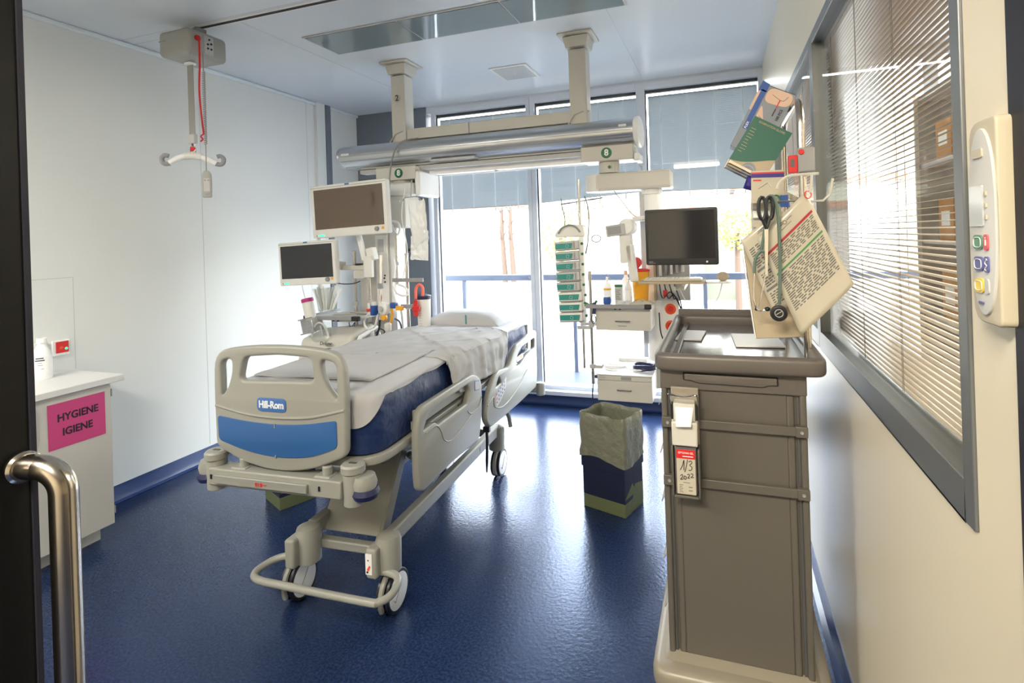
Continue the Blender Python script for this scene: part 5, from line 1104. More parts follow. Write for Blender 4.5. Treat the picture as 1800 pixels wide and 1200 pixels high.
# monitors
def pmonitor(lab, c, W_, H_, scr, rz, ry, sc=1.0):
    t = thing('patient_monitor', lab, 'monitor', c, rot=(0, R(ry), R(rz)))
    plate([roundpoly(rect(-W_ / 2, W_ / 2, -H_ / 2, H_ / 2), 0.012)], 0.05, 'casing', 'white', t, XZ, 0.006)
    by_ = 0.13 * H_
    plate([rect(-W_ / 2 + 0.045 * W_, W_ / 2 - 0.045 * W_, -H_ / 2 + 0.16 * H_, H_ / 2 - 0.085 * H_)], 0.003, 'screen', scr, t, T(0, -0.0255, 0) @ XZ)
    MB().box(-W_ / 2 + 0.004, W_ / 2 - 0.004, -0.0265, -0.0250, H_ / 2 - 0.050 * H_, H_ / 2 - 0.042 * H_).build('top_groove', 'grey', t)
    MB().lathe([(0.017, 0), (0.016, 0.012), (0.012, 0.015), (0, 0.015)], (W_ * 0.36, -0.025, -H_ / 2 + 0.035), (0, -1, 0), 24).build('rotary_knob', 'grey', t)
    MB().box(W_ * 0.42, W_ * 0.45, -0.0275, -0.025, -H_ / 2 + 0.030, -H_ / 2 + 0.048).build('yellow_key', 'yellow', t)
    MB().box(-W_ * 0.42, -W_ * 0.34, -0.0275, -0.025, -H_ / 2 + 0.012, -H_ / 2 + 0.022).build('status_light', 'led', t, label='glowing green status light')
    MB().cyl((-W_ * 0.44, -0.0275, -H_ / 2 + 0.017), (-W_ * 0.44, -0.025, -H_ / 2 + 0.017), 0.006, n=12).build('power_key', 'yellow', t)
    s = MB().box(-0.018, 0.018, -0.0275, -0.025, H_ / 2 - 0.038 * H_, H_ / 2 - 0.010 * H_); s.build('maker_mark', 'badge', t)
    return t
pmonitor('large white patient monitor with brown reflection painted into the screen at the top of the left pendant', (-2.54, 3.21, 1.843), 0.655, 0.385, 'screen_refl', 0, -2)
pmonitor('smaller white ventilator monitor with dark screen below left of the large one', (-2.930, 3.21, 1.460), 0.52, 0.325, 'screen', 0, -2)
t = thing('swivel_bracket', 'white swivel arm holding the smaller monitor to the pole', 'bracket', (-2.55, 3.36, 1.43))
MB().box(-0.20, 0.06, -0.03, 0.01, -0.035, 0.0).box(-0.26, -0.18, -0.06, 0.02, -0.03, 0.03).box(-0.07, 0.0, -0.04, 0.02, -0.10, -0.035).build('arm', 'cream', t, bev=0.004); MB().box(0.03, 0.10, -0.05, -0.02, -0.09, 0.07).build('clamp_plate', 'white', t, bev=0.004); MB().cyl((-0.04, -0.01, 0), (-0.04, -0.01, 0.014), 0.03).build('pivot_cap', 'black', t)
# poles
def pole(lab, px, Yp, ytop, ybot, r=0.012, m='rod'):
    a = ay(px, ytop, Yp); b = ay(px, ybot, Yp)
    t = thing('equipment_pole', lab, 'pole', (b.x, Yp, b.z)); h = a.z - b.z
    MB().cyl((0, 0, 0), (0, 0, h), r, n=14).build('pole', m, t)
    MB().cyl((0, 0, h * 0.3), (0, 0, h * 0.3 + 0.03), r * 1.6, n=14).cyl((0, 0, h - 0.01), (0, 0, h), r * 1.15, n=14).build('pole_ring', 'lgrey', t); return t, h
pole('steel pole holding the small monitor arm, leftmost of the left pendant', 627, 3.40, 440, 578, 0.013)
pole('steel pole at the middle of the left pendant behind the blue connector', 652, 3.42, 438, 575, 0.013)
pole('steel pole right of the big monitor with the white hose', 699, 3.50, 388, 500, 0.011)
pole('steel pole under the drip bags beside the red suction regulator', 719, 3.45, 445, 585, 0.013)
# white tablet-like angled arm
t = thing('folding_arm', 'tilted bright white folding arm segment below the big monitor', 'arm', ay(636, 435, 3.33)); MB().cb((0, 0, 0), (0.04, 0.03, 0.20)).build('arm_cover', 'bright', t, bev=0.008); t.rotation_euler = (0, R(-14), 0)
MB().box(0.03, 0.09, -0.01, 0.05, -0.115, -0.02).build('joint_block', 'white', t, bev=0.006)
# breathing hoses etc.
def tube_px(name, lab, pts, Yd, r, m, cat='tube'):
    P_ = [ay(x, y, Yd if not isinstance(Yd, list) else Yd[i]) for i, (x, y) in enumerate(pts)]
    return tag(MB().tube(catmull(P_, 6), r, 8).build(name, m), lab, cat)
tube_px('white_hose', 'white gas hose looping down right of the column from the steel pole', [(689, 395), (697, 412), (703, 405), (700, 392), (690, 388)], 3.42, 0.008, 'tube')
tube_px('white_hose', 'white gas hose hanging straight beside the bright side panel', [(692, 455), (694, 470), (691, 500), (695, 525), (705, 545), (708, 570), (708, 590)], 3.44, 0.009, 'tube')
tube_px('white_hose', 'white coiled hose loop at the cross rail between the two right poles', [(700, 500), (712, 505), (718, 515), (710, 520), (698, 515), (690, 500)], 3.40, 0.008, 'tube')
tube_px('drip_line', 'thin infusion line hanging from the drip bag hooks', [(712, 330), (706, 380), (716, 440), (708, 490)], 3.38, 0.004, 'tube')
tube_px('breathing_circuit', 'white corrugated breathing hose loop above the ventilator', [(655, 548), (646, 553), (640, 565), (645, 577), (658, 574), (663, 556), (660, 545)], 3.22, 0.008, 'tube')
tube_px('hose', 'black rubber hose running down from the flow meter to the bed', [(668, 562), (667, 575), (662, 590), (656, 600)], 3.20, 0.008, 'black', 'hose')
tube_px('drain_tube', 'coral red suction tube arch above the white canister', [(731, 525), (731, 508), (737, 500), (743, 506), (743, 520)], 3.30, 0.010, 'pinktube')
tube_px('navy_tube', 'dark blue tube curving down right of the flow meter', [(694, 560), (702, 565), (706, 578), (705, 590)], 3.25, 0.006, 'navy')
tube_px('power_cord', 'black cord between small monitor and column', [(588, 497), (605, 499), (622, 498), (633, 494)], 3.35, 0.004, 'black', 'cord')
tube_px('cable_bundle', 'crossed dark cables hanging below the instrument shelf', [(614, 558), (614, 570), (620, 578), (624, 566), (617, 577)], 3.30, 0.003, 'navy', 'cable')
tube_px('power_cord', 'black power cord beside the lowest sockets of the left pendant', [(660, 586), (668, 578), (676, 582), (672, 590)], 3.30, 0.004, 'black', 'cord')
# suction canister
c_ = ay(742, 600, 3.32); cn = thing('suction_canister', 'white suction canister with navy lid at the right of the left pendant', 'canister', (c_.x, 3.36, 0.94))
MB().lathe([(0, 0), (0.040, 0), (0.044, 0.01), (0.050, 0.24), (0, 0.24)], n=28).build('container', 'white', cn); MB().lathe([(0.052, 0.238), (0.054, 0.262), (0.02, 0.272), (0, 0.272)], n=28).build('lid', 'navy', cn)
gd = MB()
for i in range(9): gd.box(-0.012, 0.012, -0.052, -0.047, 0.05 + i * 0.018, 0.052 + i * 0.018)
gd.build('scale_marks', 'lgrey', cn)
c_ = ay(731, 542, 3.28); t = thing('suction_regulator', 'dark red suction regulator clamped on the cross rail', 'regulator', (c_.x, 3.28, c_.z)); MB().lathe([(0.014, -0.055), (0.018, -0.045), (0.018, -0.02), (0.026, -0.012), (0.026, 0.012), (0.018, 0.02), (0.018, 0.05), (0.010, 0.06)], n=18).build('body', 'red', t)
MB().lathe([(0.010, 0), (0.010, 0.03)], (0, 0, 0.008), (1, 0, 0)).build('knob', 'red', t)
for (xa, xb, py, Yd, lab) in ((690, 744, 492, 3.40, 'upper grey accessory cross rail right of the left pendant'), (705, 743, 538, 3.34, 'lower grey accessory cross rail carrying the suction regulator')):
    a = ay(xa, py, Yd); b = ay(xb, py, Yd); o_ = MB().cb((0, 0, 0), (b.x - a.x, 0.012, 0.028)).build('accessory_rail', 'grey', None, bev=0.002); o_.location = ((a.x + b.x) / 2, Yd, (a.z + b.z) / 2); tag(o_, lab, 'rail', 'cross rails of the left pendant')
c_ = ay(681, 545, 3.24); t = thing('flow_meter', 'white round flow meter with amber knob on the left pendant', 'flow meter', c_)
MB().lathe([(0.045, 0), (0.048, 0.01), (0.045, 0.035), (0.030, 0.045), (0.0, 0.046)], (-0.01, 0, 0.015), (-0.25, -1, 0), 28).build('dial_body', 'white', t)
MB().lathe([(0.020, 0), (0.022, 0.012), (0, 0.014)], (-0.02, -0.045, 0.015), (-0.25, -1, 0), 20).build('dial_face', 'lgrey', t)
MB().lathe([(0.020, 0), (0.022, 0.02), (0.018, 0.026), (0, 0.026)], (-0.012, -0.01, -0.050), (0, -1, 0), 20).build('amber_knob', 'yellow', t)
MB().tube([(0.035, 0, 0.04), (0.040, 0, -0.03), (0.025, 0, -0.09)], 0.009, 8).build('amber_tube', 'yellow', t); MB().lathe([(0.012, 0), (0.025, 0.02), (0.025, 0.06), (0.014, 0.07)], (-0.0, 0, -0.16), n=16).build('outlet', 'white', t)
MB().box(0.035, 0.075, -0.02, 0.02, 0.015, 0.055).build('blue_connector', 'blued', t, bev=0.004); MB().box(0.075, 0.13, -0.012, 0.012, 0.0, 0.03).build('amber_connector', 'yellow', t, bev=0.003)
c_ = ay(658, 545, 3.22); t = thing('hose_connector', 'royal blue hose connector with white valve at the right end of the shelf', 'connector', c_)
MB().lathe([(0.026, -0.035), (0.028, -0.03), (0.028, 0.03), (0.024, 0.035)], n=20).build('blue_body', 'blued', t); MB().cyl((0, 0, 0.035), (0, 0, 0.06), 0.016).tube([(-0.05, 0, 0.05), (-0.045, 0, 0.0), (-0.03, 0, -0.03)], 0.008, 8).build('white_valve', 'white', t); MB().cyl((-0.06, 0, 0), (-0.03, 0, 0), 0.012).build('red_cap', 'red', t)
tube_px('metal_probe', 'long steel flow tube standing in front of the left column', [(669, 448), (669, 480), (669, 520), (669, 562)], 3.24, 0.011, 'chrome', 'rod')
tube_px('probe_collar', 'chrome clamp collar around the steel flow tube', [(669, 498), (669, 502), (669, 507)], 3.238, 0.022, 'grey', 'clamp')
# shelf
sf = thing('instrument_shelf', 'grey-edged instrument shelf with papers under the smaller monitor', 'shelf', (-2.67, 3.30, 1.055))
MB().prism(roundpoly([(-0.25, -0.12), (0.24, -0.12), (0.26, 0.20), (-0.10, 0.20)], 0.02), (0, 0, 0), (1, 0, 0), (0, 1, 0), 0.012).build('shelf_board', 'lgrey', sf, bev=0.002)
MB().box(-0.26, 0.15, -0.145, -0.125, -0.012, 0.016).build('front_rail', 'grey', sf, bev=0.003); MB().box(-0.275, -0.255, -0.15, -0.12, -0.015, 0.019).build('rail_end', 'black', sf, bev=0.004); MB().box(0.15, 0.21, -0.15, -0.12, -0.015, 0.019).build('rail_end', 'black', sf, bev=0.004)
MB().box(-0.26, -0.24, -0.12, 0.22, 0.0, 0.02).build('side_rail', 'grey', sf); MB().box(-0.05, 0.12, -0.10, 0.1, -0.03, -0.002).build('underplate', 'white', sf, bev=0.004)
MB().cyl((-0.04, -0.102, -0.018), (-0.04, -0.106, -0.018), 0.009).cyl((0.0, -0.102, -0.018), (0.0, -0.106, -0.018), 0.009).build('connector', 'navy', sf)
for dx, dy, rz_, lab in ((-0.02, 0.02, 20, 'pale green paper lying on the instrument shelf'), (0.10, 0.06, -12, 'white paper lying at the right of the instrument shelf')):
    o_ = MB().cb((0, 0, 0), (0.17, 0.11, 0.004)).build('paper_sheet', 'paper'); o_.location = (-2.67 + dx, 3.30 + dy, 1.055 + 0.015 + (0.005 if dx > 0 else 0)); o_.rotation_euler = (0, 0, R(rz_)); tag(o_, lab, 'paper', 'papers on the instrument shelf')
# ventilator
vt = thing('ventilator', 'cream ventilator unit with blue-grey sloping front behind the foot of the bed', 'ventilator', (-2.70, 3.20, 0.62), rot=(0, 0, R(6)))
prof_v = [(-0.19, 0.0), (-0.19, 0.27), (0.14, 0.335), (0.22, 0.33), (0.24, 0.27), (0.24, 0.0)]
MB().hexa([(-0.22, -0.20, 0.0), (0.20, -0.20, 0.0), (0.24, 0.15, 0.0), (-0.22, 0.15, 0.0)], [(-0.22, -0.10, 0.30), (0.20, -0.10, 0.33), (0.24, 0.15, 0.38), (-0.20, 0.15, 0.34)]).build('housing', 'cream', vt, bev=0.03, seg=4, ang=30)
MB().hexa([(-0.18, -0.206, 0.0), (0.17, -0.206, 0.0), (0.17, -0.19, 0.0), (-0.18, -0.19, 0.0)], [(-0.14, -0.160, 0.16), (0.13, -0.160, 0.16), (0.13, -0.14, 0.16), (-0.14, -0.14, 0.16)]).build('front_panel', 'grey', vt, bev=0.006)
MB().tube([(0.21, -0.17, 0.02), (0.235, -0.12, 0.24), (0.245, -0.07, 0.31), (0.275, 0.10, 0.35), (0.285, 0.14, 0.25), (0.285, 0.12, 0.12)], 0.016, 8).build('grip_frame', 'bright', vt)
MB().hexa([(-0.03, -0.159, 0.205), (0.05, -0.159, 0.21), (0.05, -0.13, 0.21), (-0.03, -0.13, 0.205)], [(-0.03, -0.152, 0.235), (0.05, -0.152, 0.24), (0.05, -0.12, 0.24), (-0.03, -0.12, 0.235)]).build('dark_window', 'black', vt, bev=0.003)
text('Dr\u00e4ger', 0.034, 'lettering', 'inkg', vt, T(0.02, -0.1445, 0.275) @ Matrix.Rotation(R(-18), 4, 'X') @ XZ, bold=0.001)
MB().box(-0.10, 0.10, -0.06, 0.08, -0.60, 0.0).build('stand_column', 'bed_metal', vt, bev=0.006); MB().box(-0.22, 0.22, -0.20, 0.20, -0.615, -0.57).build('stand_base', 'bed_metal', vt, bev=0.02)
# dispenser with magenta lid, glove/tube bags left
c_ = ay(545, 545, 3.15); t = thing('wipes_tub', 'white canister with magenta lid in a wire holder left of the instrument shelf', 'wipes dispenser', (c_.x, 3.15, c_.z - 0.03), rot=(0, R(-12), 0))
MB().lathe([(0, -0.04), (0.038, -0.04), (0.041, 0.10), (0, 0.10)], n=24).build('tub', 'white', t); MB().lathe([(0.043, 0.092), (0.043, 0.115), (0.038, 0.12), (0, 0.12)], n=24).build('lid', 'magenta', t)
wb = MB()
for i in range(9): wb.box(-0.052, 0.052, -0.052, -0.050, -0.13 + i * 0.011, -0.1285 + i * 0.011)
wb.box(-0.052, -0.050, -0.052, 0.05, -0.13, -0.03).box(0.050, 0.052, -0.052, 0.05, -0.13, -0.03); wb.build('wire_basket', 'lgrey', t)
MB().box(-0.07, 0.07, -0.056, -0.050, -0.135, -0.127).box(-0.07, 0.06, -0.056, -0.050, -0.03, -0.022).build('basket_rim', 'grey', t)
tube_px('white_hose', 'thin white cable from the small monitor down to the magenta lid', [(531, 500), (534, 515), (540, 532)], 3.17, 0.003, 'tube')
c_ = ay(571, 520, 3.13)
t = thing('catheter_bag', 'clear bag stuffed with wrapped catheters standing at the left end of the shelf', 'packaging', (c_.x, 3.14, c_.z - 0.05))
MB().hexa([(-0.055, -0.02, -0.06), (0.065, -0.02, -0.06), (0.065, 0.03, -0.06), (-0.055, 0.03, -0.06)], [(-0.075, -0.03, 0.10), (0.085, -0.03, 0.115), (0.085, 0.04, 0.115), (-0.075, 0.04, 0.10)]).build('clear_pouch', 'clear', t)
for i in range(7):
    a = R(-22 + i * 8); x = -0.045 + i * 0.017
    MB().hexa([(x - 0.006, -0.01, -0.05), (x + 0.008, -0.01, -0.05), (x + 0.008, 0.0, -0.05), (x - 0.006, 0.0, -0.05)], [(x + math.sin(a) * 0.15 - 0.008, -0.012 + 0.003 * i, 0.10 + 0.012 * (i % 3)), (x + math.sin(a) * 0.15 + 0.010, -0.012 + 0.003 * i, 0.10 + 0.012 * (i % 3)), (x + math.sin(a) * 0.15 + 0.010, 0.003 * i, 0.10 + 0.012 * (i % 3)), (x + math.sin(a) * 0.15 - 0.008, 0.003 * i, 0.10 + 0.012 * (i % 3))]).build('wrapped_catheter', ['papw', 'lgrey', 'white'][i % 3], t)
t = thing('tubing_bag', 'clear plastic bag with coiled tubing hanging above the bed footboard', 'packaging', ay(562, 590, 3.10))
MB().grid(lambda u, v: Vector(((u - 0.5) * 0.19 * (1 + 0.3 * v), 0.02 * noise.noise(Vector((u * 4, v * 5, 1))) - 0.01 * math.sin(u * 3.1), 0.10 - v * 0.26)), 14, 18).build('bag_front', 'clear', t)
MB().tube(catmull([(-0.08, 0.012, -0.12), (-0.075, 0.012, 0.02), (-0.02, 0.012, 0.09), (0.05, 0.012, 0.05), (0.10, 0.012, -0.13)], 6), 0.007, 8).build('coiled_tube', 'tube', t)
MB().tube(catmull([(-0.01, 0.02, 0.07), (0.01, 0.02, -0.02), (-0.03, 0.02, -0.10)], 6), 0.005, 8).build('coiled_tube', 'tube', t)
# drip bags on double hook
hkp = ay(722, 350, 3.38)
t = thing('drip_hook', 'curved steel double hook under the left green 8 sign', 'hook', hkp)
MB().tube(catmull([(-0.09, 0, -0.005), (-0.085, 0, -0.018), (-0.07, 0, -0.012), (-0.055, 0, 0.010), (-0.03, 0, 0.014), (0.05, 0, 0.014), (0.075, 0, 0.0), (0.095, 0, -0.016), (0.105, 0, 0.0)], 4), 0.005, 8).cyl((0, 0, 0.014), (0, 0.02, 0.14), 0.005).build('hook_wire', 'chrome', t)
def bagf(name, lab, pxs, Yd, m, seed, cat='drip bag'):
    pts = [ay(x, y, Yd) for x, y in pxs]; c = sum(pts, Vector()) / 4; q = [p - c for p in pts]
    mb = MB()
    for s_ in (-1, 1):
        def f(u, v):
            p = q[0] * (1 - u) * (1 - v) + q[1] * u * (1 - v) + q[2] * u * v + q[3] * (1 - u) * v
            e = min(u, 1 - u, v, 1 - v); nn = noise.noise(Vector((u * 5 + seed, v * 7, s_)))
            ey = s_ * (0.018 * min(1, e * 6) + (0.012 * nn if e > 0.01 else 0)); ed = 0.008 * noise.noise(Vector((u * 6, v * 6, seed)))
            return Vector((p.x + ed, ey, p.z + ed))
        mb.grid(f, 16, 22)
    o_ = mb.build(name, m, None, ang=30); o_.location = c; return tag(o_, lab, cat)
M['bagfilm'] = mat('crinkled_film', (0.95, 0.95, 0.93), 0.15, spec=0.8, alpha=0.7, bump=0.8, bscale=60)
bagf('drip_bag', 'crinkled clear plastic drip bag hanging from the double hook', [(716, 350), (747, 352), (752, 415), (727, 438)], 3.36, 'bagfilm', 3)
bagf('drip_bag', 'lower crumpled plastic bag hanging behind the drip bag', [(722, 415), (753, 405), (753, 458), (722, 456)], 3.40, 'bagfilm', 8)
MB_ = MB().sphere((0, 0, 0), 0.013).build('clamp_knob', 'black'); MB_.location = ay(719, 439, 3.42); tag(MB_, 'small black clamp knob left of the drip bag', 'knob')
tube_px('drip_line', 'thin cable draped over the supply rail down to the big monitor', [(735, 243), (712, 247), (700, 256), (692, 270), (686, 300), (684, 340), (683, 400)], [3.50, 3.42, 3.40, 3.40, 3.36, 3.30, 3.26], 0.006, 'strap', 'cable')

# ------------------------------------------------------------------ cabinet, worktop, bottle, sockets
cabt = thing('base_cabinet', 'beige base cabinet with pink sign at the left wall', 'cabinet', (-3.475, 1.28, 0))
MB().box(-0.215, 0.205, -0.75, 0.745, 0.10, 0.868).build('body', 'cab', cabt)
MB().box(-0.215, 0.155, -0.74, 0.715, 0.0, 0.10).build('plinth', 'cab', cabt)
d1 = MB().box(0.207, 0.225, 0.325, 0.747, 0.085, 0.865).build('door', 'cab', cabt, bev=0.002)
MB().tube([(0.225, 0.385, 0.825), (0.245, 0.385, 0.825), (0.250, 0.385, 0.818), (0.250, 0.385, 0.672), (0.245, 0.385, 0.665), (0.225, 0.385, 0.665)], 0.005, 8).build('handle', 'grey', d1)
MB().box(0.20, 0.228, 0.747, 0.752, 0.79, 0.83).box(0.20, 0.228, 0.747, 0.752, 0.14, 0.18).build('hinge', 'grey', d1)
d2 = MB().box(0.207, 0.225, -0.10, 0.322, 0.085, 0.865).build('door', 'cab', cabt, bev=0.002)
MB().box(0.225, 0.25, -0.06, -0.05, 0.665, 0.825).build('handle', 'grey', d2)
wt = MB().box(-0.224, 0.262, -0.78, 0.80, 0.0, 0.034).build('worktop', 'top', None, bev=0.003); wt.location = (-3.475, 1.28, 0.870); tag(wt, 'pale grey laminate worktop on the base cabinet', 'worktop')
sg = thing('hygiene_sign', 'bright pink paper sign reading HYGIENE IGIENE on the cabinet door', 'sign', (-3.249, 1.862, 0.712))
MB().box(0.0, 0.0012, -0.131, 0.133, -0.117, 0.115).build('sheet', 'pinksign', sg)
text('HYGIENE', 0.054, 'lettering', 'ink', sg, T(0.0018, 0.004, 0.036) @ YZP, bold=0.0014, space=1.0, sx_=0.86)
text('IGIENE', 0.054, 'lettering', 'ink', sg, T(0.0018, 0.000, -0.040) @ YZP, bold=0.0014, space=1.0, sx_=0.86)
t = thing('disinfectant_bottle', 'white plastic bottle with printed label on the worktop', 'bottle', (-3.585, 1.895, 0.904))
MB().lathe([(0, 0), (0.038, 0), (0.042, 0.006), (0.043, 0.13), (0.038, 0.155), (0.026, 0.175), (0.018, 0.190), (0.019, 0.205), (0, 0.205)], n=28).build('bottle_body', 'bright', t, ang=50)
MB().lathe([(0.024, 0.200), (0.023, 0.225), (0.0, 0.227)], n=20).build('cap', 'bright', t)
lb = MB().add([(0.0436 * math.cos(R(a)), 0.0436 * math.sin(R(a)), z) for z in (0.045, 0.128) for a in range(-80, 1, 10)], [(i, i + 1, i + 10, i + 9) for i in range(8)]).build('bottle_label', 'papw', t)
lt = MB()
for z, a0, a1 in ((0.116, -65, -20), (0.104, -70, -15), (0.092, -60, -30), (0.080, -55, -25), (0.060, -35, -20)):
    lt.add([(0.0440 * math.cos(R(a)), 0.0440 * math.sin(R(a)), z + dz) for dz in (0, 0.006 if z > 0.1 else 0.002) for a in range(a0, a1 + 1, 5)], [(i, i + 1, i + 1 + (a1 - a0) // 5 + 1, i + (a1 - a0) // 5 + 1) for i in range((a1 - a0) // 5)])
lt.build('printed_text', 'ink', lb)
so = thing('wall_socket', 'red wall switch with small green light above the worktop', 'switch', (XL, 2.048, 1.042))
MB().box(0, 0.012, -0.048, 0.040, -0.045, 0.045).build('frame', 'bright', so, bev=0.003); MB().box(0.010, 0.016, -0.032, 0.032, -0.030, 0.036).build('switch_plate', 'red', so, bev=0.002); MB().cyl((0.016, 0.018, -0.008), (0.019, 0.018, -0.008), 0.007).build('indicator', 'led', so); MB().cyl((0.016, -0.006, 0.0), (0.018, -0.006, 0.0), 0.009).build('socket_hole', 'orange', so)
so = thing('wall_socket', 'white wall socket behind the white bottle', 'socket', (XL, 1.93, 1.04)); MB().box(0, 0.012, -0.06, 0.045, -0.05, 0.05).build('frame', 'bright', so, bev=0.003); MB().box(0.010, 0.014, -0.045, 0.03, -0.036, 0.036).build('socket_plate', 'white', so, bev=0.002)
# ------------------------------------------------------------------ supply trolley
TY0, TY1 = 1.80, 2.62
tr = thing('supply_trolley', 'tall beige-grey medical supply trolley in the right foreground', 'trolley', (0.012, TY0, 0))
tx0, tx1 = -0.218, 0.218        # local x
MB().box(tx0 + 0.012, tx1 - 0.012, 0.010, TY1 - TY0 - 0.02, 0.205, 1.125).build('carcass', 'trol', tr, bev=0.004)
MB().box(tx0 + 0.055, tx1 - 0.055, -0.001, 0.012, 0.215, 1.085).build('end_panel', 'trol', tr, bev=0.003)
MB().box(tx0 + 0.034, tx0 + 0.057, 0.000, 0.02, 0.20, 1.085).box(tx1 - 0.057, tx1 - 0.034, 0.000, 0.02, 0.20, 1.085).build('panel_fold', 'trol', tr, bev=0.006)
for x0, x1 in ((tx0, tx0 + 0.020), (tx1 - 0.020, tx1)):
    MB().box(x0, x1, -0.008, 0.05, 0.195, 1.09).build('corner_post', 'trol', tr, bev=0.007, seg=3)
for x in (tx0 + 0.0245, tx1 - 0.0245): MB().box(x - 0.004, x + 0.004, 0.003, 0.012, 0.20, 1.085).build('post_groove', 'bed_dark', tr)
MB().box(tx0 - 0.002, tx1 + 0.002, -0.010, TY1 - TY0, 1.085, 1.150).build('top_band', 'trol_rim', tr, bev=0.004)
pf = [(-0.145, 1.112, .004), (0.138, 1.108, .004), (0.138, 1.138, .003), (-0.145, 1.142, .003)]
plate([roundpoly([(-0.146, 1.118, .003), (-0.118, 1.116, .01), (-0.105, 1.1095, .01), (0.098, 1.106, .01), (0.110, 1.112, .01), (0.140, 1.113, .003), (0.140, 1.1405, .003), (-0.146, 1.1435, .003)], 0.003)], 0.002, 'shelf_slot', 'dark', tr, T(0, -0.0112, 0) @ XZ)
plate([roundpoly([(-0.141, 1.1195, .003), (-0.116, 1.1185, .01), (-0.103, 1.1115, .01), (0.096, 1.108, .01), (0.108, 1.1145, .01), (0.136, 1.1155, .003), (0.136, 1.1365, .003), (-0.141, 1.1395, .003)], 0.003)], 0.010, 'pull_out_shelf', 'trol_rim', tr, T(0, -0.0135, 0) @ XZ, 0.002)
# top tray: thick rounded rim with recessed glossy tray
o1 = roundpoly(rect(tx0 - 0.018, tx1 + 0.058, -0.045, TY1 - TY0 + 0.03), 0.05, 10); i1 = roundpoly(rect(tx0 + 0.012, tx1 + 0.022, -0.006, TY1 - TY0 - 0.02), 0.03, 8)
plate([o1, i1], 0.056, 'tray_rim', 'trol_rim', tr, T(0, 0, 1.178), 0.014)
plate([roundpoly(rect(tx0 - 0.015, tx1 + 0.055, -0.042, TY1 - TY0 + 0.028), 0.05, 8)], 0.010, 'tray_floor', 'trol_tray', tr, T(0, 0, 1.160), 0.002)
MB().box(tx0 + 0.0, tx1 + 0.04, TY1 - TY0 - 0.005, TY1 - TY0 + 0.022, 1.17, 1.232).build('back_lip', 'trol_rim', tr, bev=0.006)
MB().box(tx0 + 0.03, tx0 + 0.05, 0.02, TY1 - TY0 - 0.05, 1.165, 1.178).build('tray_divider', 'trol_rim', tr, bev=0.003)
for z in (0.965, 0.775):
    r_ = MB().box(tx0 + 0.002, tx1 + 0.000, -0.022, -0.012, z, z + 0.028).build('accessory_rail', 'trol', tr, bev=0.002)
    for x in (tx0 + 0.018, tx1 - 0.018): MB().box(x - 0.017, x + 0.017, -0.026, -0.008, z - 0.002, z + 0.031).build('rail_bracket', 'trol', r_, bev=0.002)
    for x in (tx0 + 0.020, tx1 - 0.018): MB().lathe([(0.0055, 0), (0.005, 0.002), (0.0025, 0.001), (0, 0.001)], (x, -0.0262, z + 0.014), (0, -1, 0), 12).build('screw', 'grey', r_)
# drawers on the side facing the bed, angled pull handles
for k, (z0, z1) in enumerate(((0.92, 1.08), (0.75, 0.91), (0.55, 0.74), (0.38, 0.54), (0.21, 0.37))):
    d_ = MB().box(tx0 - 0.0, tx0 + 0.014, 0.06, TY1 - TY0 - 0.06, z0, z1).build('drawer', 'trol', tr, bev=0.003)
    MB().add([(tx0, 0.10, z1 - 0.04), (tx0, 0.72, z1 - 0.04), (tx0 - 0.022, 0.72, z1 - 0.085), (tx0 - 0.022, 0.10, z1 - 0.085)], [(0, 1, 2, 3)]).build('drawer_pull', 'lgrey', d_, solid=0.003)
# base with bumper
ob_ = roundpoly([(tx0 - 0.052, -0.085, .06), (tx1 + 0.052, -0.085, .06), (tx1 + 0.052, TY1 - TY0 + 0.05, .05), (tx0 - 0.052, TY1 - TY0 + 0.05, .05)], 0.05, 10)
ib_ = roundpoly([(tx0 - 0.020, 0.05), (tx0 - 0.020, TY1 - TY0 - 0.05), (tx0 - 0.034, TY1 - TY0 - 0.05), (tx0 - 0.034, 0.05)], 0.003, 2)
plate([ob_], 0.075, 'base_moulding', 'trol_base', tr, T(0, 0, 0.165), 0.025)
MB().hexa([(tx0 - 0.03, -0.055, 0.19), (tx1 + 0.03, -0.055, 0.19), (tx1 + 0.03, 0.7, 0.19), (tx0 - 0.03, 0.7, 0.19)], [(tx0, -0.006, 0.215), (tx1, -0.006, 0.215), (tx1, 0.7, 0.215), (tx0, 0.7, 0.215)]).build('base_skirt', 'trol_base', tr, bev=0.008)
for x in (tx0 + 0.02, tx1 - 0.02):
    for y in (0.03, TY1 - TY0 - 0.06):
        c = MB().cyl((x - 0.014, y, 0.055), (x + 0.014, y, 0.055), 0.055, n=24).build('caster', 'lgrey', tr, bev=0.004); MB().box(x - 0.02, x + 0.02, y - 0.03, y + 0.03, 0.07, 0.135).build('caster_fork', 'trol_base', c, bev=0.005)
# hoop rack
hoopx = 0.245
hp_ = [(hoopx, 0.13, 1.165), (hoopx, 0.13, 1.80)] + [(hoopx, 0.13 + 0.09 * (1 - math.cos(R(a))), 1.94 + 0.09 * math.sin(R(a))) for a in range(0, 91, 15)] + [(hoopx, 0.13 + 0.52 - 0.09 * (1 - math.sin(R(a))) , 1.94 + 0.09 * math.cos(R(a))) for a in range(0, 91, 15)] + [(hoopx, 0.65, 1.165)]
MB().tube(hp_, 0.0125, 16).build('hoop_rack', 'steel', tr)
MB().lathe([(0.022, 0), (0.022, 0.006), (0.014, 0.010)], (hoopx, 0.13, 1.165), n=20).build('hoop_foot', 'trol_rim', tr)
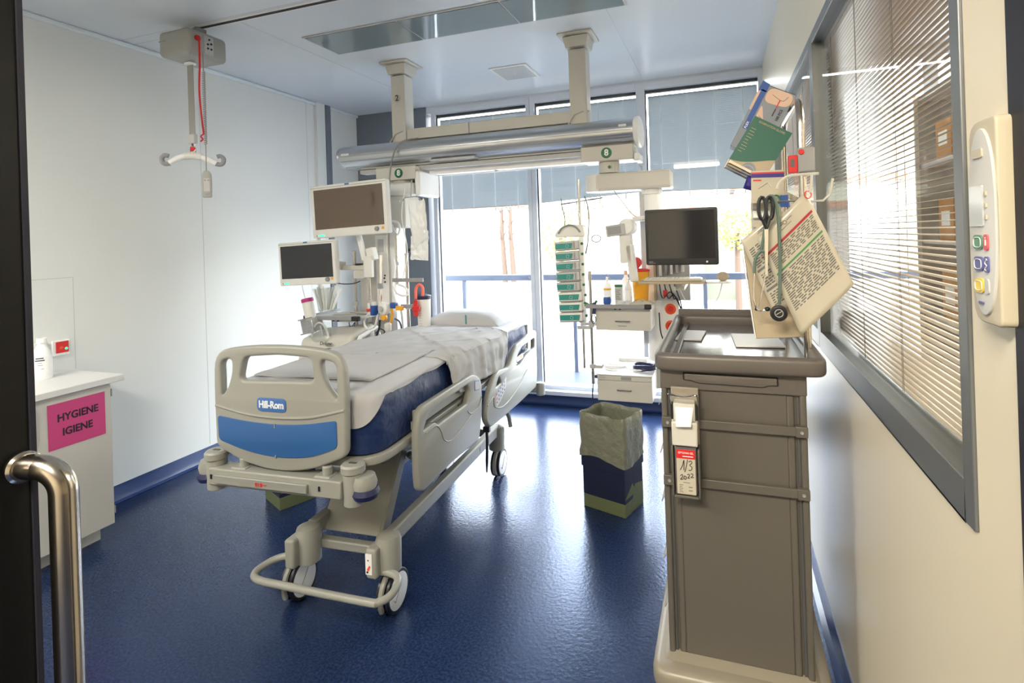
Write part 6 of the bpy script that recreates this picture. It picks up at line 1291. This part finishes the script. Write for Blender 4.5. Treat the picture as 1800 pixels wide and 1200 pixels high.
# soap dispenser on the rails
ds = thing('soap_dispenser', 'pump dispenser with red-topped label handwritten 1/3 2022 on the trolley end', 'dispenser', (-0.128, 1.765, 0.80))
def dxp(px, py): p = ay(px, py, 1.75); return (p.x + 0.128, p.z - 0.80)
MB().box(-0.044, 0.042, -0.002, 0.008, -0.035, 0.300).build('back_plate', 'trol_base', ds, bev=0.003)
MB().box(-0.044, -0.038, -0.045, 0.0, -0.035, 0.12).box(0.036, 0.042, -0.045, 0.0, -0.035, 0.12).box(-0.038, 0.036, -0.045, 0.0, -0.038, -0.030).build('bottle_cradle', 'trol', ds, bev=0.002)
MB().box(-0.040, 0.038, -0.055, 0.0, 0.130, 0.205).build('pump_cover', 'cream', ds, bev=0.004)
MB().box(-0.034, 0.032, -0.045, 0.0, 0.205, 0.262).build('pump_head', 'cream', ds, bev=0.004)
MB().hexa([(-0.026, -0.075, 0.195), (0.022, -0.075, 0.198), (0.022, -0.045, 0.198), (-0.026, -0.045, 0.195)], [(-0.026, -0.062, 0.222), (0.022, -0.062, 0.225), (0.030, -0.045, 0.252), (-0.030, -0.045, 0.252)]).build('nozzle_cover', 'white', ds, bev=0.003)
for x in (-0.0395, 0.0375): MB().box(x - 0.0035, x + 0.0035, -0.03, -0.01, 0.205, 0.255).build('side_clip', 'black', ds)
MB().tube(catmull([(-0.041, -0.02, 0.24), (-0.043, -0.05, 0.285), (-0.040, -0.085, 0.300), (0.0, -0.092, 0.2965), (0.036, -0.085, 0.300), (0.040, -0.05, 0.285), (0.039, -0.02, 0.24)], 5), 0.0028, 8).build('elbow_lever', 'chrome', ds)
MB().box(-0.035, 0.033, -0.043, -0.004, -0.028, 0.128).build('soap_bottle', 'trol_tray', ds, bev=0.006)
lb = MB().box(-0.029, 0.028, -0.0445, -0.0425, -0.024, 0.116).build('bottle_label', 'paper', ds)
MB().box(-0.029, 0.028, -0.0452, -0.0440, 0.088, 0.116).build('red_band', 'red', lb)
text('SEPTOMAN GEL', 0.0085, 'lettering', 'btxt', lb, T(0, -0.0460, 0.106) @ XZ, sx_=0.78, ext=0.0003)
MB().box(-0.010, 0.022, -0.0458, -0.0450, 0.094, 0.0965).build('lettering', 'btxt', lb)
def stroke(pts, r=0.0014): return catmull([(x, -0.0455, z) for x, z in pts], 4)
hw = MB()
for st_ in ([(-0.018, 0.052), (-0.011, 0.066), (-0.006, 0.083), (-0.007, 0.052)], [(-0.0045, 0.046), (0.001, 0.066), (0.005, 0.086)], [(0.008, 0.079), (0.015, 0.083), (0.018, 0.077), (0.011, 0.069), (0.018, 0.063), (0.015, 0.054), (0.007, 0.053)],
            [(-0.018, 0.033), (-0.013, 0.038), (-0.011, 0.032), (-0.018, 0.022), (-0.009, 0.024)], [(-0.005, 0.034), (-0.008, 0.027), (-0.003, 0.023), (0.000, 0.030), (-0.005, 0.034)], [(0.003, 0.038), (0.007, 0.041), (0.009, 0.036), (0.004, 0.028), (0.011, 0.029)], [(0.013, 0.041), (0.018, 0.043), (0.020, 0.038), (0.014, 0.031), (0.023, 0.032)]):
    hw.tube(stroke(st_), 0.0011, 5)
hw.build('handwriting', 'ink', lb)
pt = MB()
for i in range(5):
    pt.box(-0.022, -0.010 - (i % 2) * 0.003, -0.0452, -0.0444, -0.018 + i * 0.0055, -0.0166 + i * 0.0055)
    if i % 2: pt.box(0.006, 0.018, -0.0452, -0.0444, -0.018 + i * 0.0055, -0.0160 + i * 0.0055)
pt.box(-0.010, 0.010, -0.0452, -0.0444, 0.012, 0.0135); pt.build('printed_text', 'inkg', lb)

# ---- glove boxes, rack and hanging things above the trolley
GY = 2.02
def obj_at(px, py, Y=GY): return ay(px, py, Y)
TH = R(28)      # clockwise tilt of the boxes
def tilted(name, lab, cat, px, py, Y, tilt=TH, group=None): return thing(name, lab, cat, obj_at(px, py, Y), rot=(0, tilt, 0), group=group)
g1 = tilted('glove_box', 'blue, grey and skin-coloured glove carton leaning at the top of the rack', 'glove box', 1343, 207, 2.08)
MB().box(-0.062, 0.062, 0.0, 0.085, -0.135, 0.110).build('carton', 'glovegry', g1, bev=0.002)
MB().prism([(-0.062, 0.110), (0.062, 0.110), (0.062, 0.120), (0.03, 0.130), (-0.02, 0.132), (-0.062, 0.126)], (0, 0.085, 0), (1, 0, 0), (0, 0, 1), -0.001).box(-0.060, 0.060, 0.001, 0.084, 0.1085, 0.1115).build('torn_flap', 'dark', g1)
MB().box(-0.052, -0.034, -0.0016, 0, -0.06, 0.090).prism([(-0.062, 0.085), (-0.034, 0.085), (-0.034, 0.115), (-0.062, 0.120)], (0, -0.0016 + 0.0016, 0), (1, 0, 0), (0, 0, 1), 0.0016).build('blue_strip', 'gloveblu', g1)
MB().prism(roundpoly([(-0.030, 0.050), (0.060, 0.060), (0.060, 0.108), (-0.030, 0.108)], 0.03), (0, 0, 0), (1, 0, 0), (0, 0, 1), 0.0012).prism(roundpoly([(-0.028, 0.045), (0.020, -0.045), (0.060, -0.040), (0.060, -0.085), (0.0, -0.060), (-0.028, -0.02)], 0.02), (0, 0, 0), (1, 0, 0), (0, 0, 1), 0.0012).prism([(-0.062, 0.01), (-0.053, 0.01), (-0.053, 0.082), (-0.062, 0.082)], (0, 0, 0), (1, 0, 0), (0, 0, 1), 0.0012).build('skin_print', 'glovebge', g1)
MB().tube([(0.028 + 0.014 * math.cos(R(a)), -0.002, -0.052 + 0.014 * math.sin(R(a))) for a in range(0, 360, 20)], 0.0008, 4, closed=True).tube([(-0.02, -0.002, 0.0), (0.0, -0.002, -0.01), (0.012, -0.002, -0.04)], 0.0007, 4).tube(catmull([(-0.01, -0.002, 0.085), (0.03, -0.002, 0.075), (0.042, -0.002, 0.095)], 4), 0.0007, 4).build('ring_print', 'inkg', g1)
MB().box(0.020, 0.024, -0.0016, 0, 0.045, 0.075).build('red_mark', 'red', g1); MB().box(0.020, 0.0235, -0.0016, 0, 0.015, 0.043).build('dark_mark', 'ink', g1)
text('100 PCS', 0.013, 'lettering', 'ink', g1, T(0.042, -0.0018, 0.025) @ XZ @ Matrix.Rotation(R(90), 4, 'Z'), bold=0.0002)
text('FLEX', 0.012, 'lettering', 'btxt', g1, T(-0.043, -0.0022, -0.045) @ XZ @ Matrix.Rotation(R(90), 4, 'Z'), bold=0.0002)
g2 = tilted('glove_box', 'dark green glove carton with beige lower half, leaning in the rack', 'glove box', 1334, 262, 2.02, R(32))
MB().box(-0.070, 0.068, -0.004, 0.080, -0.100, 0.095).build('carton', 'card', g2, bev=0.002)
plate([[(-0.070, 0.095), (0.068, 0.095), (0.068, -0.010)] + [(0.068 - 0.138 * k / 10, -0.010 - 0.055 * math.sin(math.pi * k / 20) ** 1.2 - 0.01 * k / 10) for k in range(1, 11)]], 0.001, 'green_print', 'glovegrn', g2, T(0, -0.0046, 0) @ XZ)
text('EXAMINATION GLOVES', 0.0105, 'lettering', 'card', g2, T(0.0, -0.0056, 0.083) @ XZ, sx_=0.85, bold=0.0001)
tl = MB()
for i in range(9): tl.box(-0.060, -0.060 + random.uniform(0.012, 0.024), -0.0058, -0.0050, -0.035 + i * 0.011, -0.0335 + i * 0.011)
tl.build('printed_text', 'card', g2)
MB().lathe([(0.0, 0), (0.024, 0), (0.024, 0.001), (0, 0.001)], (0.005, -0.004, -0.078), (0, -1, 0), 24).build('oval_logo', 'glovegry', g2)
MB().tube([(0.005 + 0.019 * math.cos(R(a)), -0.0055, -0.078 + 0.012 * math.sin(R(a))) for a in range(0, 360, 20)], 0.0012, 4, closed=True).build('logo_ring', 'lgrey', g2)
rk = tilted('glove_rack', 'bent chrome wire tray holding the leaning glove boxes', 'rack', 1306, 300, 2.02, R(32))
MB().box(-0.055, 0.085, -0.012, 0.09, 0.0, 0.0025, ).box(-0.058, 0.085, -0.012, -0.010, 0.0, 0.012).build('tray', 'chrome', rk)
for z in (-0.010, -0.020): MB().tube([(-0.060, -0.012, z), (0.085, -0.012, z)], 0.0028, 6).build('wire', 'chrome', rk)
MB().tube([(-0.060, -0.012, -0.020), (-0.062, -0.012, 0.012)], 0.003, 6).box(0.07, 0.21, 0.05, 0.062, -0.01, 0.01).build('support_arm', 'chrome', rk)
crumple('glove_tip', 'purple nitrile glove poking out below the glove rack', obj_at(1318, 322, 2.0), (0.03, 0.05), 'purple', 5, 'glove', 0.02).rotation_euler = (R(80), R(20), 0)
g3 = tilted('glove_box', 'small upright white carton with navy and red stripe under the green glove box', 'glove box', 1349, 326, 1.98, R(2))
MB().box(-0.052, 0.052, 0.0, 0.07, -0.060, 0.052).build('carton', 'paper', g3, bev=0.002)
MB().box(-0.052, 0.052, -0.0015, 0.0, 0.028, 0.041).build('navy_band', 'purple', g3); MB().box(-0.052, 0.052, -0.0015, 0.0, 0.041, 0.046).build('red_band', 'red', g3); MB().box(-0.046, -0.02, -0.0015, 0.0, 0.016, 0.021).build('red_mark', 'red', g3)
MB().tube([(-0.03, -0.0015, -0.01), (0.0, -0.0015, 0.012), (0.012, -0.0015, -0.005)], 0.002, 5).build('line_print', 'cream', g3)
cp_ = thing('pole_clamp', 'grey and red clamp with hook arms on the steel hoop', 'clamp', (0.272, 1.93, 1.815))
MB().box(-0.030, 0.020, -0.028, 0.0, -0.035, 0.045).build('clamp_body', 'grey', cp_, bev=0.005)
MB().box(-0.058, -0.030, -0.022, -0.004, -0.035, 0.022).cyl((-0.02, -0.029, 0.03), (-0.02, -0.033, 0.03), 0.009).build('red_block', 'red', cp_, bev=0.003)
MB().box(-0.052, -0.040, -0.0235, -0.0215, -0.015, 0.01).build('dark_insert', 'inkg', cp_)
MB().tube(catmull([(0.03, -0.02, -0.042), (-0.02, -0.02, -0.042), (-0.06, -0.02, -0.045), (-0.085, -0.02, -0.062), (-0.095, -0.02, -0.085)], 4), 0.005, 6).build('hook_arm', 'cream', cp_); MB().tube([(-0.02, -0.02, -0.042), (-0.02, -0.02, -0.13), (0.04, -0.02, -0.13), (0.06, -0.02, -0.11), (0.07, -0.02, -0.06)], 0.004, 6).build('hook_arm', 'cream', cp_)
MB().tube([(-0.14, -0.02, -0.125), (0.0, -0.02, -0.128)], 0.004, 6).build('cross_wire', 'chrome', cp_)

# laminated sheets
def sheet(name, lab, corners, Y, m, curl, lines, bars, group=None, cat='laminated sheet', dy=0.0):
    # corners in order: top-left, top-right, bottom-right, bottom-left of the (rotated) sheet
    P = [ay(x, y, Y) for x, y in corners]; c = sum(P, Vector()) / 4; q = [p - c for p in P]
    t = thing(name, lab, cat, c, group=group)
    def pt(u, v, off=0.0):
        p = q[0] * (1 - u) * (1 - v) + q[1] * u * (1 - v) + q[2] * u * v + q[3] * (1 - u) * v
        return Vector((p.x, p.y - curl * math.sin(math.pi * u) * 0.6 - curl * v * v - off, p.z))
    MB().grid(pt, 14, 18).build('sheet_body', m, t, solid=0.0012)
    ln = MB()
    def strip(u0, u1, v0, v1, mb, off=0.0016):
        n = max(2, int((u1 - u0) * 10)); vs = []
        for j in (v0, v1):
            for i in range(n + 1): vs.append(pt(u0 + (u1 - u0) * i / n, j, off))
        mb.add(vs, [(i, i + 1, n + 2 + i, n + 1 + i) for i in range(n)])
    for (v0, v1, cnt) in lines:
        for i in range(cnt):
            v = v0 + (v1 - v0) * i / cnt; h = (v1 - v0) / cnt * 0.52; u = 0.08
            while u < 0.90:
                wd = random.uniform(0.03, 0.14); strip(u, min(u + wd, 0.93), v, v + h, ln); u += wd + random.uniform(0.01, 0.05)
    ln.build('printed_text', 'inkg', t, smooth=False)
    for (v0, v1, mm, nm) in bars:
        b = MB(); strip(0.05, 0.95, v0, v1, b, 0.002); b.build(nm, mm, t, smooth=False)
    # crest at the top
    cr = MB(); cc = pt(0.5, 0.075, 0.002); cr.tube([cc + Vector((0.006 * math.cos(R(a)), 0, 0.006 * math.sin(R(a)))) for a in range(0, 360, 45)], 0.0009, 4, closed=True)
    strip(0.38, 0.46, 0.05, 0.058, cr); strip(0.36, 0.46, 0.068, 0.075, cr); strip(0.54, 0.64, 0.068, 0.075, cr); strip(0.40, 0.60, 0.108, 0.114, cr)
    cr.build('crest_print', 'inkg', t, smooth=False)
    return t
M['sheetred'] = mat('sheet_red', (0.38, 0.02, 0.03), 0.5); M['sheetgrn'] = mat('sheet_green', (0.08, 0.24, 0.10), 0.5); M['sheetgry'] = mat('sheet_grey', (0.16, 0.16, 0.15), 0.5)
c3 = thing('leaflet_holder', 'cream card pocket hanging behind the laminated sheets above the tray', 'leaflet holder', obj_at(1368, 500, 1.95))
MB().hexa([(-0.075, 0, -0.185), (0.075, 0, -0.175), (0.075, 0.05, -0.175), (-0.075, 0.05, -0.185)], [(-0.105, 0, 0.13), (0.065, 0, 0.13), (0.065, 0.06, 0.13), (-0.105, 0.06, 0.13)]).build('pocket', 'card', c3, bev=0.003)
MB().hexa([(-0.078, 0, -0.183), (-0.075, 0, -0.183), (-0.075, 0.05, -0.183), (-0.078, 0.05, -0.183)], [(-0.110, 0, 0.10), (-0.106, 0, 0.10), (-0.106, 0.06, 0.10), (-0.110, 0.06, 0.10)]).build('side_wall', 'papw', c3)
sheet('laminated_sheet', 'rear laminated text sheet with grey bars, left behind the scissors', [(1302, 424), (1372, 362), (1440, 500), (1362, 553)], 1.905, 'paper', 0.006, [(0.16, 0.42, 9), (0.50, 0.68, 6), (0.75, 0.92, 6)], [(0.43, 0.46, 'sheetgry', 'grey_bar'), (0.69, 0.72, 'sheetgry', 'grey_bar')], 'laminated sheets on the rack')
sheet('laminated_sheet', 'large laminated chart with dark red and green bars, hanging tilted in front', [(1331, 420), (1416, 336), (1500, 499), (1407, 588)], 1.885, 'paper', 0.014, [(0.215, 0.37, 8), (0.435, 0.80, 17)], [(0.175, 0.200, 'sheetred', 'red_bar'), (0.395, 0.415, 'sheetgrn', 'green_bar')], 'laminated sheets on the rack')
MB().tube([obj_at(1420, 342, 1.875) + Vector((0.010 * math.cos(R(a)), 0.006 * math.sin(R(a)), 0.012 * math.sin(R(a)))) for a in range(0, 360, 24)], 0.0016, 6, closed=True).build('key_ring', 'red')
tag(bpy.data.objects['key_ring'], 'small red ring holding the large laminated chart', 'ring')
kr_ = MB().tube(catmull([(0, 0, 0), (0.004, 0, 0.03), (0.006, 0, 0.055)], 4), 0.004, 6).build('plastic_hook', 'cream'); kr_.location = obj_at(1424, 338, 1.88); tag(kr_, 'beige plastic hook above the red ring', 'hook')
# stethoscope
def P2(x, y, Y): return ay(x, y, Y)
ss = thing('stethoscope', 'grey-green stethoscope hanging in front of the laminated charts', 'stethoscope', P2(1368, 545, 1.85))
def rel(pts, t, Ys): return [P2(x, y, Ys) - t.location for x, y in pts]
MB().tube(catmull(rel([(1356, 343), (1362, 350), (1367, 372), (1370, 420), (1371, 480), (1370, 535)], ss, 1.85), 6), 0.0052, 10).build('tubing', 'gcable', ss)
MB().tube(catmull(rel([(1356, 343), (1349, 352), (1346, 390), (1341, 425), (1338, 440)], ss, 1.862), 6), 0.0052, 10).build('tubing', 'gcable', ss)
MB().tube(catmull(rel([(1326, 480), (1327, 460), (1332, 446), (1339, 441), (1346, 448), (1347, 472)], ss, 1.858), 5), 0.0048, 8).build('yoke', 'gcable', ss)
MB().tube(catmull(rel([(1326, 478), (1325, 500), (1325, 525), (1330, 543)], ss, 1.858), 5), 0.0025, 8).tube(catmull(rel([(1347, 470), (1343, 495), (1337, 525), (1331, 543), (1340, 546), (1346, 543)], ss, 1.852), 5), 0.0025, 8).build('ear_tube', 'chrome', ss)
MB().sphere(P2(1349, 543, 1.85) - ss.location, 0.008, 12, (1.2, 1, 0.9)).sphere(P2(1330, 543, 1.86) - ss.location, 0.006, 10).build('ear_tip', 'black', ss)
cpz = P2(1369, 550, 1.838) - ss.location
MB().lathe([(0.0, 0), (0.024, 0), (0.026, 0.004), (0.024, 0.008), (0.018, 0.009), (0.017, 0.006), (0, 0.006)], cpz, (-0.05, -1, 0), 32).build('chest_piece', 'black', ss)
MB().tube([cpz + Vector((0.012 * math.cos(R(a)), -0.0075, 0.012 * math.sin(R(a)))) for a in range(0, 360, 20)], 0.0012, 5, closed=True).tube([cpz + Vector((-0.008, -0.008, -0.004)), cpz + Vector((0.008, -0.008, 0.006))], 0.001, 4).build('dial_mark', 'lgrey', ss)
# scissors
sc_ = thing('scissors', 'closed steel scissors with black handles hanging left of the stethoscope tube', 'scissors', P2(1352, 400, 1.845))
for s_, dx in ((1, 0.0), (-1, -0.022)):
    cx = 0.003 + dx
    MB().tube([(cx + 0.011 * math.cos(R(a)), 0.004 * s_, 0.062 + 0.036 * math.sin(R(a))) for a in range(0, 360, 24)], 0.0058, 8, closed=True).tube([(cx, 0.002 * s_, 0.03), (-0.008, 0.001 * s_, -0.004)], [0.0065, 0.005], 8).build('handle', 'black', sc_)
MB().hexa([(-0.014, 0.0, -0.155), (-0.009, 0.0, -0.155), (-0.009, 0.002, -0.155), (-0.014, 0.002, -0.155)], [(-0.014, 0.0, 0.0), (-0.002, 0.0, 0.0), (-0.002, 0.002, 0.0), (-0.014, 0.002, 0.0)]).hexa([(-0.012, 0.002, -0.150), (-0.016, 0.002, -0.150), (-0.016, 0.004, -0.150), (-0.012, 0.004, -0.150)], [(-0.006, 0.002, 0.0), (-0.014, 0.002, 0.0), (-0.014, 0.004, 0.0), (-0.006, 0.004, 0.0)]).cyl((-0.008, -0.002, -0.03), (-0.008, 0.006, -0.03), 0.004).build('blade', 'chrome', sc_)
t = thing('tourniquet', 'blue and green tourniquet strap hung on the cross wire behind the scissors', 'tourniquet', P2(1378, 352, 1.96)); MB().box(-0.012, 0.014, 0.0, 0.006, -0.022, 0.018).tube([(0.014, 0, 0.0), (0.018, 0, -0.06)], 0.003, 6).build('blue_buckle', 'blued', t, bev=0.003); MB().tube([(-0.024 + 0.012 * math.cos(R(a)), 0, 0.004 + 0.014 * math.sin(R(a))) for a in range(0, 360, 24)], 0.003, 6, closed=True).build('green_ring', 'green', t)
nb = thing('note_holder', 'small stacked note pads in the white holder left of the scissors', 'note holder', P2(1342, 372, 2.06))
for i in range(3): MB().box(-0.035, 0.02, 0, 0.03, -0.055 + i * 0.034, -0.030 + i * 0.034).build('note_pad', 'papw' if i % 2 else 'paper', nb, bev=0.001)
MB().box(-0.04, 0.06, 0.03, 0.035, -0.08, 0.07).build('holder_plate', 'lgrey', nb)
# papers on the tray
for (px, py, w2, d2, rz_, m_, lab) in ((1330, 597, 0.085, 0.12, 3, 'papw', 'white paper lying in the middle of the glossy trolley tray'), (1215, 588, 0.05, 0.10, -4, 'lgrey', 'grey wipe pack lying at the left of the trolley tray')):
    p = az(px, py, 1.172); o_ = MB().cb((0, 0, 0), (w2 * 2, d2 * 2, 0.006)).build('tray_item', m_, None, bev=0.001); o_.location = (min(p.x, 0.12), min(p.y, 2.35), 1.170); o_.rotation_euler = (0, 0, R(rz_)); tag(o_, lab, 'paper')
